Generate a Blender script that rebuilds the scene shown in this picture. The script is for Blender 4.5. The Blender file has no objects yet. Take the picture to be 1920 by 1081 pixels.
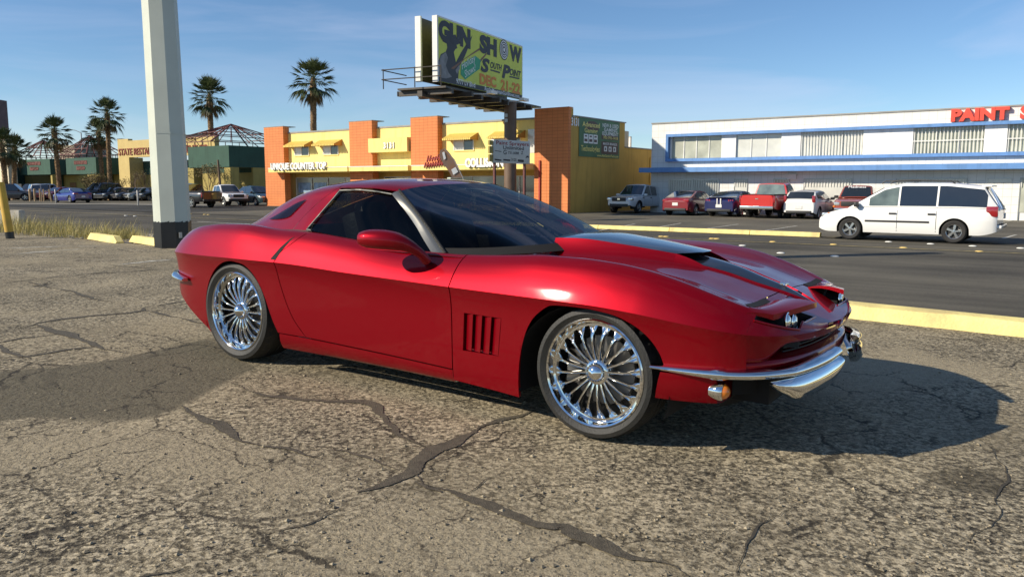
import bpy, bmesh, math, random
import numpy as np
from mathutils import Vector, Matrix, Euler
random.seed(7); rng = np.random.default_rng(7)
sc = bpy.context.scene
COL = sc.collection
# ------------------------------------------------------------------ camera
F_PX, CAM_H, ROLL, YH = 1500.0, 1.22, math.radians(.15), 351.0
_p = math.atan((540.5 - YH) / F_PX)
cF = np.array([0, math.cos(_p), -math.sin(_p)]); _r = np.array([1., 0, 0]); _u = np.cross(_r, cF)
cR = math.cos(ROLL) * _r + math.sin(ROLL) * _u
cU = -math.sin(ROLL) * _r + math.cos(ROLL) * _u
cC = np.array([0, 0, CAM_H])
cam_d = bpy.data.cameras.new('camera'); cam = bpy.data.objects.new('camera', cam_d); COL.objects.link(cam)
cam_d.sensor_width = 36; cam_d.lens = F_PX / 1920 * 36; cam_d.clip_start = .05; cam_d.clip_end = 5000
cam.matrix_world = Matrix(((cR[0], cU[0], -cF[0], 0), (cR[1], cU[1], -cF[1], 0), (cR[2], cU[2], -cF[2], CAM_H), (0, 0, 0, 1)))
sc.camera = cam
# ------------------------------------------------------------------ sky, sun, exposure
SUN_AZ = math.radians(197)      # direction towards the sun, counter-clockwise from +x
SUN_EL = math.radians(29.5)
w = bpy.data.worlds.new('World'); sc.world = w; w.use_nodes = True
wn = w.node_tree.nodes; wl = w.node_tree.links; wn.clear()
sky = wn.new('ShaderNodeTexSky'); sky.sky_type = 'NISHITA'; sky.sun_disc = False
sky.sun_elevation = SUN_EL; sky.sun_rotation = math.pi / 2 - SUN_AZ
sky.altitude = 3000; sky.air_density = 1.25; sky.dust_density = 0.0; sky.ozone_density = 3.6
tc = wn.new('ShaderNodeTexCoord'); mp = wn.new('ShaderNodeMapping'); mp.inputs['Scale'].default_value = (1.0, 1.6, 7.5)
mp.inputs['Rotation'].default_value = (0, math.radians(-7), 0)
nz = wn.new('ShaderNodeTexNoise'); nz.inputs['Scale'].default_value = 1.9; nz.inputs['Detail'].default_value = 7; nz.inputs['Roughness'].default_value = .55
nz.inputs['Distortion'].default_value = .6
rmp = wn.new('ShaderNodeValToRGB'); rmp.color_ramp.elements[0].position = .46; rmp.color_ramp.elements[1].position = .82
rmp.color_ramp.elements[1].color = (.34, .34, .34, 1)
mixc = wn.new('ShaderNodeMix'); mixc.data_type = 'RGBA'; mixc.inputs['B'].default_value = (6.6, 6.7, 8.2, 1)
bg = wn.new('ShaderNodeBackground'); bg.inputs['Strength'].default_value = .104
wo = wn.new('ShaderNodeOutputWorld')
wl.new(tc.outputs['Generated'], mp.inputs['Vector']); wl.new(mp.outputs['Vector'], nz.inputs['Vector'])
wl.new(nz.outputs['Fac'], rmp.inputs['Fac']); wl.new(rmp.outputs['Color'], mixc.inputs['Factor'])
wl.new(sky.outputs['Color'], mixc.inputs['A']); hsv = wn.new('ShaderNodeHueSaturation'); hsv.inputs['Saturation'].default_value = 1.08; wl.new(mixc.outputs['Result'], hsv.inputs['Color']); wl.new(hsv.outputs['Color'], bg.inputs['Color']); wl.new(bg.outputs['Background'], wo.inputs['Surface'])
sl = bpy.data.lights.new('sun', 'SUN'); sun = bpy.data.objects.new('sun', sl); COL.objects.link(sun)
sl.energy = 5.0; sl.angle = math.radians(.55); sl.color = (1.0, .90, .74)
_sd = Vector((math.cos(SUN_AZ) * math.cos(SUN_EL), math.sin(SUN_AZ) * math.cos(SUN_EL), math.sin(SUN_EL)))
sun.rotation_euler = _sd.to_track_quat('Z', 'Y').to_euler(); sun.location = (-30, 0, 30)
vs = sc.view_settings; vs.view_transform = 'Standard'; vs.look = 'None'; vs.exposure = .28; vs.gamma = 1
sc.render.film_transparent = False
# ------------------------------------------------------------------ pixel helpers (1920x1081 photo pixels)
TH = math.radians(36.5)
E_ = np.array([math.cos(TH), -math.sin(TH)]); N_ = np.array([math.sin(TH), math.cos(TH)])   # along / across the road
def ray(px, py): return cF + cR * (px - 960) / F_PX - cU * (py - 540.5) / F_PX
def on_z(px, py, z):
    d = ray(px, py); k = (z - cC[2]) / d[2]; return cC + k * d
def on_t(px, py, t):
    d = ray(px, py); k = t / (d[:2] @ N_); q = cC + k * d; return float(q[:2] @ E_), float(q[2])
def on_s(px, py, s):
    d = ray(px, py); k = s / (d[:2] @ E_); q = cC + k * d; return float(q[:2] @ N_), float(q[2])
def st(s, t, z=0.): 
    p = s * E_ + t * N_; return (float(p[0]), float(p[1]), float(z))
def to_st(p): return float(p[0] * E_[0] + p[1] * E_[1]), float(p[0] * N_[0] + p[1] * N_[1])
# ------------------------------------------------------------------ materials
def nodes(name):
    m = bpy.data.materials.new(name); m.use_nodes = True
    nt = m.node_tree; return m, nt, nt.nodes['Principled BSDF'], nt.nodes.new, nt.links.new
def setp(b, **k):
    for a, v in k.items():
        a = {'base': 'Base Color', 'rough': 'Roughness', 'metal': 'Metallic', 'coat': 'Coat Weight', 'coatr': 'Coat Roughness', 'spec': 'Specular IOR Level',
             'trans': 'Transmission Weight', 'emit': 'Emission Color', 'emits': 'Emission Strength', 'alpha': 'Alpha'}[a]
        b.inputs[a].default_value = (*v, 1) if isinstance(v, (tuple, list)) else v
MATS = {}
def plain(name, base, rough=.5, metal=0., coat=0., var=.12, scale=6., bump=0., bscale=60., spec=.5, dirt=None, streak=0.):
    """plain colour broken by low-contrast noise, optional bump and dirt tint"""
    if name in MATS: return MATS[name]
    m, nt, b, N, L = nodes(name); setp(b, rough=rough, metal=metal, coat=coat, spec=spec)
    t = N('ShaderNodeTexCoord'); n = N('ShaderNodeTexNoise'); n.inputs['Scale'].default_value = scale; n.inputs['Detail'].default_value = 6
    L(t.outputs['Object'], n.inputs['Vector'])
    r = N('ShaderNodeValToRGB'); r.color_ramp.elements[0].position = .3; r.color_ramp.elements[1].position = .7
    d = dirt or tuple(c * (1 - var) for c in base)
    r.color_ramp.elements[0].color = (*d, 1); r.color_ramp.elements[1].color = (*[min(1, c * (1 + var * .4)) for c in base], 1)
    L(n.outputs['Fac'], r.inputs['Fac']); colo = r.outputs['Color']
    if streak:                                   # rain streaks and grime running down a wall
        mp_ = N('ShaderNodeMapping'); mp_.inputs['Scale'].default_value = (2.2, 2.2, .22); L(t.outputs['Object'], mp_.inputs['Vector'])
        sn = N('ShaderNodeTexNoise'); sn.inputs['Scale'].default_value = 1.4; sn.inputs['Detail'].default_value = 7; sn.inputs['Roughness'].default_value = .68; L(mp_.outputs['Vector'], sn.inputs['Vector'])
        sr = N('ShaderNodeMapRange'); sr.inputs['From Min'].default_value = .5; sr.inputs['From Max'].default_value = .78; sr.inputs['To Min'].default_value = 1; sr.inputs['To Max'].default_value = 1 - streak; L(sn.outputs['Fac'], sr.inputs['Value'])
        sm_ = N('ShaderNodeMix'); sm_.data_type = 'RGBA'; sm_.blend_type = 'MULTIPLY'; sm_.inputs['Factor'].default_value = 1; L(colo, sm_.inputs['A']); L(sr.outputs['Result'], sm_.inputs['B']); colo = sm_.outputs['Result']
    L(colo, b.inputs['Base Color'])
    if bump:
        n2 = N('ShaderNodeTexNoise'); n2.inputs['Scale'].default_value = bscale; n2.inputs['Detail'].default_value = 4
        L(t.outputs['Object'], n2.inputs['Vector'])
        bp = N('ShaderNodeBump'); bp.inputs['Strength'].default_value = bump; bp.inputs['Distance'].default_value = .02
        L(n2.outputs['Fac'], bp.inputs['Height']); L(bp.outputs['Normal'], b.inputs['Normal'])
    MATS[name] = m; return m
def blocks(name, base, mortar, bw, bh, rough=.8, var=.06, moff=0.):
    """concrete-block wall in the road frame: u = along the wall, v = height (metres, object coordinates are world)"""
    m, nt, b, N, L = nodes(name); setp(b, rough=rough)
    t = N('ShaderNodeTexCoord'); vr = N('ShaderNodeVectorRotate'); vr.rotation_type = 'Z_AXIS'; vr.inputs['Angle'].default_value = TH
    L(t.outputs['Object'], vr.inputs['Vector'])
    sp = N('ShaderNodeSeparateXYZ'); L(vr.outputs['Vector'], sp.inputs['Vector'])
    ad = N('ShaderNodeMath'); ad.operation = 'ADD'; L(sp.outputs['X'], ad.inputs[0]); L(sp.outputs['Y'], ad.inputs[1])
    cb = N('ShaderNodeCombineXYZ'); L(ad.outputs[0], cb.inputs['X']); L(sp.outputs['Z'], cb.inputs['Y'])
    br = N('ShaderNodeTexBrick'); br.offset = moff; br.inputs['Scale'].default_value = 1; br.inputs['Brick Width'].default_value = bw; br.inputs['Row Height'].default_value = bh
    br.inputs['Mortar Size'].default_value = .012; br.inputs['Mortar Smooth'].default_value = .3
    br.inputs['Color1'].default_value = (*base, 1); br.inputs['Color2'].default_value = (*[c * (1 - var) for c in base], 1); br.inputs['Mortar'].default_value = (*mortar, 1)
    L(cb.outputs['Vector'], br.inputs['Vector'])
    n = N('ShaderNodeTexNoise'); n.inputs['Scale'].default_value = 1.3; n.inputs['Detail'].default_value = 6; L(t.outputs['Object'], n.inputs['Vector'])
    mx = N('ShaderNodeMix'); mx.data_type = 'RGBA'; mx.blend_type = 'MULTIPLY'; mx.inputs['Factor'].default_value = .35
    L(br.outputs['Color'], mx.inputs['A']); L(n.outputs['Color'], mx.inputs['B'])
    g = N('ShaderNodeHueSaturation'); g.inputs['Value'].default_value = 1.25; L(mx.outputs['Result'], g.inputs['Color'])
    mx2 = N('ShaderNodeMix'); mx2.data_type = 'RGBA'; mx2.inputs['Factor'].default_value = .25; L(br.outputs['Color'], mx2.inputs['A']); 
    bw_ = N('ShaderNodeRGBToBW'); L(n.outputs['Color'], bw_.inputs['Color'])
    mul = N('ShaderNodeMix'); mul.data_type = 'RGBA'; mul.blend_type = 'MULTIPLY'; mul.inputs['Factor'].default_value = .3
    L(br.outputs['Color'], mul.inputs['A']); L(bw_.outputs['Val'], mul.inputs['B']); L(mul.outputs['Result'], b.inputs['Base Color'])
    bp = N('ShaderNodeBump'); bp.inputs['Strength'].default_value = .5; bp.inputs['Distance'].default_value = .01; bp.invert = True
    L(br.outputs['Fac'], bp.inputs['Height']); L(bp.outputs['Normal'], b.inputs['Normal'])
    MATS[name] = m; return m
def paint(name, base, metal=.0, rough=.35, flake=0., coat=1.):
    """car paint: base + clear coat, slight orange peel and dust"""
    if name in MATS: return MATS[name]
    m, nt, b, N, L = nodes(name); setp(b, base=base, rough=rough, metal=metal, coat=coat, coatr=.03)
    t = N('ShaderNodeTexCoord')
    if flake:
        n = N('ShaderNodeTexNoise'); n.inputs['Scale'].default_value = 900; L(t.outputs['Object'], n.inputs['Vector'])
        r = N('ShaderNodeMapRange'); r.inputs['To Min'].default_value = rough - .06; r.inputs['To Max'].default_value = rough + .08
        L(n.outputs['Fac'], r.inputs['Value']); L(r.outputs['Result'], b.inputs['Roughness'])
    d = N('ShaderNodeTexNoise'); d.inputs['Scale'].default_value = 2.5; d.inputs['Detail'].default_value = 8; L(t.outputs['Object'], d.inputs['Vector'])
    r2 = N('ShaderNodeMapRange'); r2.inputs['From Min'].default_value = .35; r2.inputs['From Max'].default_value = .75; r2.inputs['To Min'].default_value = .02; r2.inputs['To Max'].default_value = .07
    L(d.outputs['Fac'], r2.inputs['Value']); L(r2.outputs['Result'], b.inputs['Coat Roughness'])
    MATS[name] = m; return m
def tint_glass(name, tint, fres=1.45, rough=.01, refl=1.):
    if name in MATS: return MATS[name]
    m = bpy.data.materials.new(name); m.use_nodes = True; nt = m.node_tree; nt.nodes.clear(); N = nt.nodes.new; L = nt.links.new
    o = N('ShaderNodeOutputMaterial'); mx = N('ShaderNodeMixShader'); tr = N('ShaderNodeBsdfTransparent'); gl = N('ShaderNodeBsdfGlossy'); fr = N('ShaderNodeFresnel')
    tr.inputs['Color'].default_value = (*tint, 1); gl.inputs['Roughness'].default_value = rough; fr.inputs['IOR'].default_value = fres
    mu_ = N('ShaderNodeMath'); mu_.operation = 'MULTIPLY'; mu_.inputs[1].default_value = refl; L(fr.outputs[0], mu_.inputs[0]); L(mu_.outputs[0], mx.inputs[0]); L(tr.outputs[0], mx.inputs[1]); L(gl.outputs[0], mx.inputs[2]); L(mx.outputs[0], o.inputs['Surface'])
    MATS[name] = m; return m
# ------------------------------------------------------------------ mesh helpers
class MB:
    """collects faces; build() links them as ONE mesh object"""
    def __init__(s): s.v = []; s.f = []; s.m = []; s.n = []
    def add(s, v, f, mi=0, n=None):
        o = len(s.v); s.v += [tuple(map(float, p)) for p in v]; s.f += [tuple(o + i for i in q) for q in f]; s.m += [mi] * len(f)
        s.n += [tuple(map(float, p)) for p in n] if n is not None else [None] * len(v); return s
    def box(s, c, d, mi=0, rz=0., M=None):
        x, y, z = d[0] / 2, d[1] / 2, d[2] / 2
        v = [(-x, -y, -z), (x, -y, -z), (x, y, -z), (-x, y, -z), (-x, -y, z), (x, -y, z), (x, y, z), (-x, y, z)]
        R = M if M is not None else Matrix.Rotation(rz, 3, 'Z')
        v = [tuple(R @ Vector(p) + Vector(c)) for p in v]
        return s.add(v, [(3, 2, 1, 0), (4, 5, 6, 7), (0, 1, 5, 4), (1, 2, 6, 5), (2, 3, 7, 6), (3, 0, 4, 7)], mi)
    def bst(s, s0, s1, t0, t1, z0, z1, mi=0):
        v = [st(a, b, z) for z in (z0, z1) for a, b in ((s0, t0), (s1, t0), (s1, t1), (s0, t1))]
        return s.add(v, [(3, 2, 1, 0), (4, 5, 6, 7), (0, 1, 5, 4), (1, 2, 6, 5), (2, 3, 7, 6), (3, 0, 4, 7)], mi)
    def bar(s, a, b, w, h=None, mi=0):
        a, b = Vector(a), Vector(b); d = b - a
        q = d.to_track_quat('Z', 'Y').to_matrix()
        return s.box((a + b) / 2, (w, h or w, d.length), mi, M=q)
    def tube(s, pts, r, n=8, mi=0, cap=True):
        pts = [Vector(p) for p in pts]; rs = r if isinstance(r, (list, tuple)) else [r] * len(pts); v = []; f = []
        up = None
        for i, p in enumerate(pts):
            d = (pts[min(i + 1, len(pts) - 1)] - pts[max(i - 1, 0)]).normalized()
            if up is None: up = d.orthogonal().normalized()
            up = (up - d * up.dot(d)); up = up.normalized() if up.length > 1e-6 else d.orthogonal().normalized()
            sd = d.cross(up)
            for k in range(n):
                a = 2 * math.pi * k / n; v.append(p + (up * math.cos(a) + sd * math.sin(a)) * rs[i])
        for i in range(len(pts) - 1):
            for k in range(n): f.append((i * n + k, i * n + (k + 1) % n, (i + 1) * n + (k + 1) % n, (i + 1) * n + k))
        if cap: f += [tuple(range(n - 1, -1, -1)), tuple((len(pts) - 1) * n + k for k in range(n))]
        return s.add(v, f, mi)
    def lathe(s, prof, n=24, mi=0, M=None, close=False):
        """profile (r, h) revolved about local z"""
        v = []; f = []; k = len(prof)
        for i in range(n):
            a = 2 * math.pi * i / n
            for r, h in prof:
                p = Vector((r * math.cos(a), r * math.sin(a), h)); v.append(M @ p if M is not None else p)
        for i in range(n):
            j = (i + 1) % n
            for q in range(k - (0 if close else 1)):
                q2 = (q + 1) % k; f.append((i * k + q, j * k + q, j * k + q2, i * k + q2))
        return s.add(v, f, mi)
    def grid(s, P, mi=0, n=None, flip=False):
        P = np.asarray(P); a, b = P.shape[:2]; f = []
        for i in range(a - 1):
            for j in range(b - 1):
                q = (i * b + j, i * b + j + 1, (i + 1) * b + j + 1, (i + 1) * b + j); f.append(q[::-1] if flip else q)
        return s.add(P.reshape(-1, 3), f, mi, None if n is None else np.asarray(n).reshape(-1, 3))
    def poly(s, pts, mi=0): return s.add(pts, [tuple(range(len(pts)))], mi)
    def prism(s, pts, d, mi=0):
        """planar outline extruded by vector d"""
        n = len(pts); d = Vector(d); v = [Vector(p) for p in pts] + [Vector(p) + d for p in pts]
        f = [tuple(range(n - 1, -1, -1)), tuple(range(n, 2 * n))] + [(i, (i + 1) % n, n + (i + 1) % n, n + i) for i in range(n)]
        return s.add(v, f, mi)
    def mesh(s, name, mats, smooth=None):
        if any(x is not None for x in s.n):          # wind faces to agree with their analytic normals
            V = np.array(s.v)
            for i, q in enumerate(s.f):
                ns = [s.n[k] for k in q if s.n[k] is not None]
                if ns:
                    a, b = V[q[2]] - V[q[0]], V[q[3 % len(q)]] - V[q[1]]
                    if np.dot(np.cross(a, b), np.sum(ns, 0)) < 0: s.f[i] = q[::-1]
        me = bpy.data.meshes.new(name); me.from_pydata(s.v, [], s.f)
        for m in (mats if isinstance(mats, (list, tuple)) else [mats]): me.materials.append(m)
        me.polygons.foreach_set('material_index', s.m)
        if smooth is not None:
            me.shade_smooth()
            if smooth < 180: me.set_sharp_from_angle(angle=math.radians(smooth))
        if any(x is not None for x in s.n):
            me.shade_smooth(); me.normals_split_custom_set_from_vertices([x or (0, 0, 0) for x in s.n])
        me.update(); return me
    def build(s, name, mats, parent=None, smooth=None, bevel=0.):
        o = bpy.data.objects.new(name, s.mesh(name, mats, smooth)); COL.objects.link(o); o.parent = parent
        if bevel:
            bm = bmesh.new(); bm.from_mesh(o.data)
            bmesh.ops.remove_doubles(bm, verts=bm.verts, dist=1e-5)
            es = [e for e in bm.edges if len(e.link_faces) == 2 and e.calc_face_angle(0) > .5]
            bmesh.ops.bevel(bm, geom=es, offset=bevel, segments=2, affect='EDGES', profile=.6)
            bm.to_mesh(o.data); bm.free(); o.data.shade_smooth(); o.data.set_sharp_from_angle(angle=math.radians(40))
        return o
def place(name, me, parent=None, M=None):
    o = bpy.data.objects.new(name, me); COL.objects.link(o); o.parent = parent
    if M is not None: o.matrix_local = M
    return o
def thing(name, label, cat, loc=(0, 0, 0), rz=0., group=None):
    o = bpy.data.objects.new(name, None); COL.objects.link(o); o.empty_display_size = .2; o.location = loc; o.rotation_euler = (0, 0, rz)
    return tag(o, label, cat, group)
def tag(o, label, cat=None, group=None):
    o['label'] = label
    if cat: o['category'] = cat
    if group: o['group'] = group
    return o
def struct(o, label=None):
    o['kind'] = 'structure'
    if label: o['label'] = label
    return o
def copy_tree(o, parent=None):
    c = o.copy(); COL.objects.link(c); c.parent = parent
    for ch in list(o.children): copy_tree(ch, c)
    return c
_font_cache = {}
def text_mesh(name, body, mat, size, depth=.0, width=None, parent=None, M=None, bold=0., shear=0., align='LEFT', space=1.):
    """built-in font turned into a mesh; width squeezes or stretches to a length in metres"""
    cu = bpy.data.curves.new('t', 'FONT'); cu.body = body; cu.size = 1; cu.extrude = depth / 2 / size if depth else 0; cu.offset = bold; cu.shear = shear; cu.space_character = space; cu.resolution_u = 3
    to = bpy.data.objects.new('t', cu); COL.objects.link(to)
    me = bpy.data.meshes.new_from_object(to.evaluated_get(bpy.context.evaluated_depsgraph_get()))
    bpy.data.objects.remove(to); bpy.data.curves.remove(cu)
    co = np.empty(len(me.vertices) * 3); me.vertices.foreach_get('co', co); co = co.reshape(-1, 3)
    x0, x1 = co[:, 0].min(), co[:, 0].max(); y0, y1 = co[:, 1].min(), co[:, 1].max()
    k = size / .7; kx = (width / (x1 - x0)) if width else k
    co[:, 0] = (co[:, 0] - (x0 if align == 'LEFT' else (x0 + x1) / 2)) * kx; co[:, 1] *= k; co[:, 2] *= size
    me.vertices.foreach_set('co', co.ravel()); me.materials.append(mat); me.update()
    me.name = name; return place(name, me, parent, M)
def wall_M(s, t, z, flip=False):
    """matrix for print on a wall facing the camera side: x along +s, y up, z towards -t"""
    x, y, zz = st(s, t, z)
    return Matrix(((E_[0], 0, -N_[0], x), (E_[1], 0, -N_[1], y), (0, 1, 0, zz), (0, 0, 0, 1)))
def pchip(xs, ys):
    xs = np.asarray(xs, float); ys = np.asarray(ys, float); h = np.diff(xs); d = np.diff(ys) / h; m = np.zeros_like(ys)
    m[0] = d[0]; m[-1] = d[-1]
    for i in range(1, len(xs) - 1):
        if d[i - 1] * d[i] > 0:
            w1, w2 = 2 * h[i] + h[i - 1], h[i] + 2 * h[i - 1]; m[i] = (w1 + w2) / (w1 / d[i - 1] + w2 / d[i])
    def f(x):
        x = np.clip(np.asarray(x, float), xs[0], xs[-1]); i = np.clip(np.searchsorted(xs, x) - 1, 0, len(xs) - 2)
        t = (x - xs[i]) / h[i]; t2, t3 = t * t, t * t * t
        return (2 * t3 - 3 * t2 + 1) * ys[i] + (t3 - 2 * t2 + t) * h[i] * m[i] + (-2 * t3 + 3 * t2) * ys[i + 1] + (t3 - t2) * h[i] * m[i + 1]
    return f
def curve3(pts, n):
    """smooth curve through points, n samples, arc-length"""
    pts = np.asarray(pts, float); u = np.r_[0, np.cumsum(np.linalg.norm(np.diff(pts, axis=0), axis=1))]
    fs = [pchip(u, pts[:, k]) for k in range(pts.shape[1])]
    uu = np.linspace(0, u[-1], max(n * 4, 60)); P = np.stack([f(uu) for f in fs], -1)
    a = np.r_[0, np.cumsum(np.linalg.norm(np.diff(P, axis=0), axis=1))]
    return np.stack([np.interp(np.linspace(0, a[-1], n), a, P[:, k]) for k in range(P.shape[1])], -1)
def line(pts, n):
    pts = np.asarray(pts, float); a = np.r_[0, np.cumsum(np.linalg.norm(np.diff(pts, axis=0), axis=1))]
    return np.stack([np.interp(np.linspace(0, a[-1], n), a, pts[:, k]) for k in range(pts.shape[1])], -1)
def coons(L, R, B, T):
    """left/right run bottom->top (m), bottom/top run left->right (n); returns [n, m, d]"""
    n, m = len(B), len(L); u = np.linspace(0, 1, n)[:, None, None]; v = np.linspace(0, 1, m)[None, :, None]
    L, R, B, T = L[None], R[None], B[:, None], T[:, None]
    return (1 - u) * L + u * R + (1 - v) * B + v * T - ((1 - u) * (1 - v) * L[:, :1] + u * (1 - v) * R[:, :1] + (1 - u) * v * L[:, -1:] + u * v * R[:, -1:])
# ================================================================== ground
CAR_T = np.array([-.244, 5.371]); CAR_YAW = math.radians(-34.36); CAR_PITCH = math.radians(1.12)
CAR_A = np.array([math.cos(CAR_YAW), math.sin(CAR_YAW)])
def lotz(x, y):
    a = (np.asarray(x) - CAR_T[0]) * CAR_A[0] + (np.asarray(y) - CAR_T[1]) * CAR_A[1]
    return -.11 * np.tanh(math.tan(CAR_PITCH) * a / .11)
def lot_pt(px, py, dz=0.):
    z = 0.
    for _ in range(12):
        q = on_z(px, py, z); z = float(lotz(q[0], q[1]))
    return (q[0], q[1], z + dz)
ROADZ = -.38
def asphalt(name, dark, light, dust, stone, pit=.5, dustamt=.5, bump=.6, pscale=1., cracks=0., attrs=(), streak=0.):
    m, nt, b, N, L = nodes(name); setp(b, rough=.9, spec=.25)
    t = N('ShaderNodeTexCoord')
    v = N('ShaderNodeTexVoronoi'); v.inputs['Scale'].default_value = stone; v.inputs['Randomness'].default_value = 1
    v2 = N('ShaderNodeTexVoronoi'); v2.inputs['Scale'].default_value = stone * 2.7
    L(t.outputs['Object'], v.inputs['Vector']); L(t.outputs['Object'], v2.inputs['Vector'])
    r = N('ShaderNodeValToRGB'); cr = r.color_ramp; cr.elements[0].color = (*dark, 1); cr.elements[1].color = (*light, 1); cr.elements[0].position = .12; cr.elements[1].position = .85
    sp = N('ShaderNodeSeparateColor'); L(v.outputs['Color'], sp.inputs['Color']); L(sp.outputs['Red'], r.inputs['Fac'])
    r2 = N('ShaderNodeValToRGB'); r2.color_ramp.elements[0].color = (*[c * 1.1 for c in dark], 1); r2.color_ramp.elements[1].color = (*[c * .95 for c in light], 1)
    sp2 = N('ShaderNodeSeparateColor'); L(v2.outputs['Color'], sp2.inputs['Color']); L(sp2.outputs['Green'], r2.inputs['Fac'])
    mx = N('ShaderNodeMix'); mx.data_type = 'RGBA'; mx.inputs['Factor'].default_value = .4; L(r.outputs['Color'], mx.inputs['A']); L(r2.outputs['Color'], mx.inputs['B'])
    # dark gaps between the stones
    n = N('ShaderNodeTexNoise'); n.inputs['Scale'].default_value = stone * .55; n.inputs['Detail'].default_value = 5; n.inputs['Roughness'].default_value = .65; L(t.outputs['Object'], n.inputs['Vector'])
    r3 = N('ShaderNodeMapRange'); r3.inputs['From Min'].default_value = .36; r3.inputs['From Max'].default_value = .52; r3.inputs['To Min'].default_value = 1 - pit; r3.inputs['To Max'].default_value = 1
    L(n.outputs['Fac'], r3.inputs['Value'])
    mu = N('ShaderNodeMix'); mu.data_type = 'RGBA'; mu.blend_type = 'MULTIPLY'; mu.inputs['Factor'].default_value = 1; L(mx.outputs['Result'], mu.inputs['A']); L(r3.outputs['Result'], mu.inputs['B'])
    # dust and wear in broad patches
    w1 = N('ShaderNodeTexNoise'); w1.inputs['Scale'].default_value = .55 * pscale; w1.inputs['Detail'].default_value = 7; w1.inputs['Roughness'].default_value = .6; L(t.outputs['Object'], w1.inputs['Vector'])
    r4 = N('ShaderNodeMapRange'); r4.inputs['From Min'].default_value = .4; r4.inputs['From Max'].default_value = .66; r4.inputs['To Max'].default_value = dustamt; L(w1.outputs['Fac'], r4.inputs['Value'])
    md = N('ShaderNodeMix'); md.data_type = 'RGBA'; md.inputs['B'].default_value = (*dust, 1); L(r4.outputs['Result'], md.inputs['Factor']); L(mu.outputs['Result'], md.inputs['A'])
    w2 = N('ShaderNodeTexNoise'); w2.inputs['Scale'].default_value = .9 * pscale; w2.inputs['Detail'].default_value = 5; L(t.outputs['Object'], w2.inputs['Vector'])
    r5 = N('ShaderNodeMapRange'); r5.inputs['From Min'].default_value = .3; r5.inputs['From Max'].default_value = .7; r5.inputs['To Min'].default_value = .72; r5.inputs['To Max'].default_value = 1.15; L(w2.outputs['Fac'], r5.inputs['Value'])
    me = N('ShaderNodeMix'); me.data_type = 'RGBA'; me.blend_type = 'MULTIPLY'; me.inputs['Factor'].default_value = 1; L(md.outputs['Result'], me.inputs['A']); L(r5.outputs['Result'], me.inputs['B'])
    col = me.outputs['Result']; crk = None
    if streak:                                   # tyre tracks and polish running along the road
        vr = N('ShaderNodeVectorRotate'); vr.rotation_type = 'Z_AXIS'; vr.inputs['Angle'].default_value = TH; L(t.outputs['Object'], vr.inputs['Vector'])
        mq = N('ShaderNodeMapping'); mq.inputs['Scale'].default_value = (.035, 1.1, 1); L(vr.outputs['Vector'], mq.inputs['Vector'])
        ns = N('ShaderNodeTexNoise'); ns.inputs['Scale'].default_value = 1; ns.inputs['Detail'].default_value = 5; ns.inputs['Roughness'].default_value = .65; L(mq.outputs['Vector'], ns.inputs['Vector'])
        rs_ = N('ShaderNodeMapRange'); rs_.inputs['From Min'].default_value = .3; rs_.inputs['From Max'].default_value = .7; rs_.inputs['To Min'].default_value = 1 - streak; rs_.inputs['To Max'].default_value = 1 + streak; L(ns.outputs['Fac'], rs_.inputs['Value'])
        ms_ = N('ShaderNodeMix'); ms_.data_type = 'RGBA'; ms_.blend_type = 'MULTIPLY'; ms_.inputs['Factor'].default_value = 1; L(col, ms_.inputs['A']); L(rs_.outputs['Result'], ms_.inputs['B']); col = ms_.outputs['Result']
    if attrs or cracks:
        dn = N('ShaderNodeTexNoise'); dn.inputs['Scale'].default_value = 3.5; dn.inputs['Detail'].default_value = 6; dn.inputs['Roughness'].default_value = .65; L(t.outputs['Object'], dn.inputs['Vector'])
        for an, ac, kk, lo, hi in attrs:          # repair patch, oil, dust: shapes of their own, ragged by noise
            at = N('ShaderNodeAttribute'); at.attribute_name = an
            a1 = N('ShaderNodeMath'); a1.operation = 'MULTIPLY_ADD'; a1.inputs[1].default_value = kk; L(dn.outputs['Fac'], a1.inputs[0]); L(at.outputs['Fac'], a1.inputs[2])
            a2 = N('ShaderNodeMapRange'); a2.inputs['From Min'].default_value = .5 * kk + lo; a2.inputs['From Max'].default_value = .5 * kk + hi; a2.inputs['To Max'].default_value = ac[3]; L(a1.outputs[0], a2.inputs['Value'])
            mm = N('ShaderNodeMix'); mm.data_type = 'RGBA'; L(a2.outputs['Result'], mm.inputs['Factor']); L(col, mm.inputs['A'])
            sc_ = N('ShaderNodeMix'); sc_.data_type = 'RGBA'; sc_.blend_type = 'MULTIPLY'; sc_.inputs['Factor'].default_value = .55; sc_.inputs['A'].default_value = (*ac[:3], 1)
            g_ = N('ShaderNodeMapRange'); g_.inputs['To Min'].default_value = .5; g_.inputs['To Max'].default_value = 1.5; L(sp2.outputs['Green'], g_.inputs['Value']); L(g_.outputs['Result'], sc_.inputs['B']); L(sc_.outputs['Result'], mm.inputs['B']); col = mm.outputs['Result']
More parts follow.
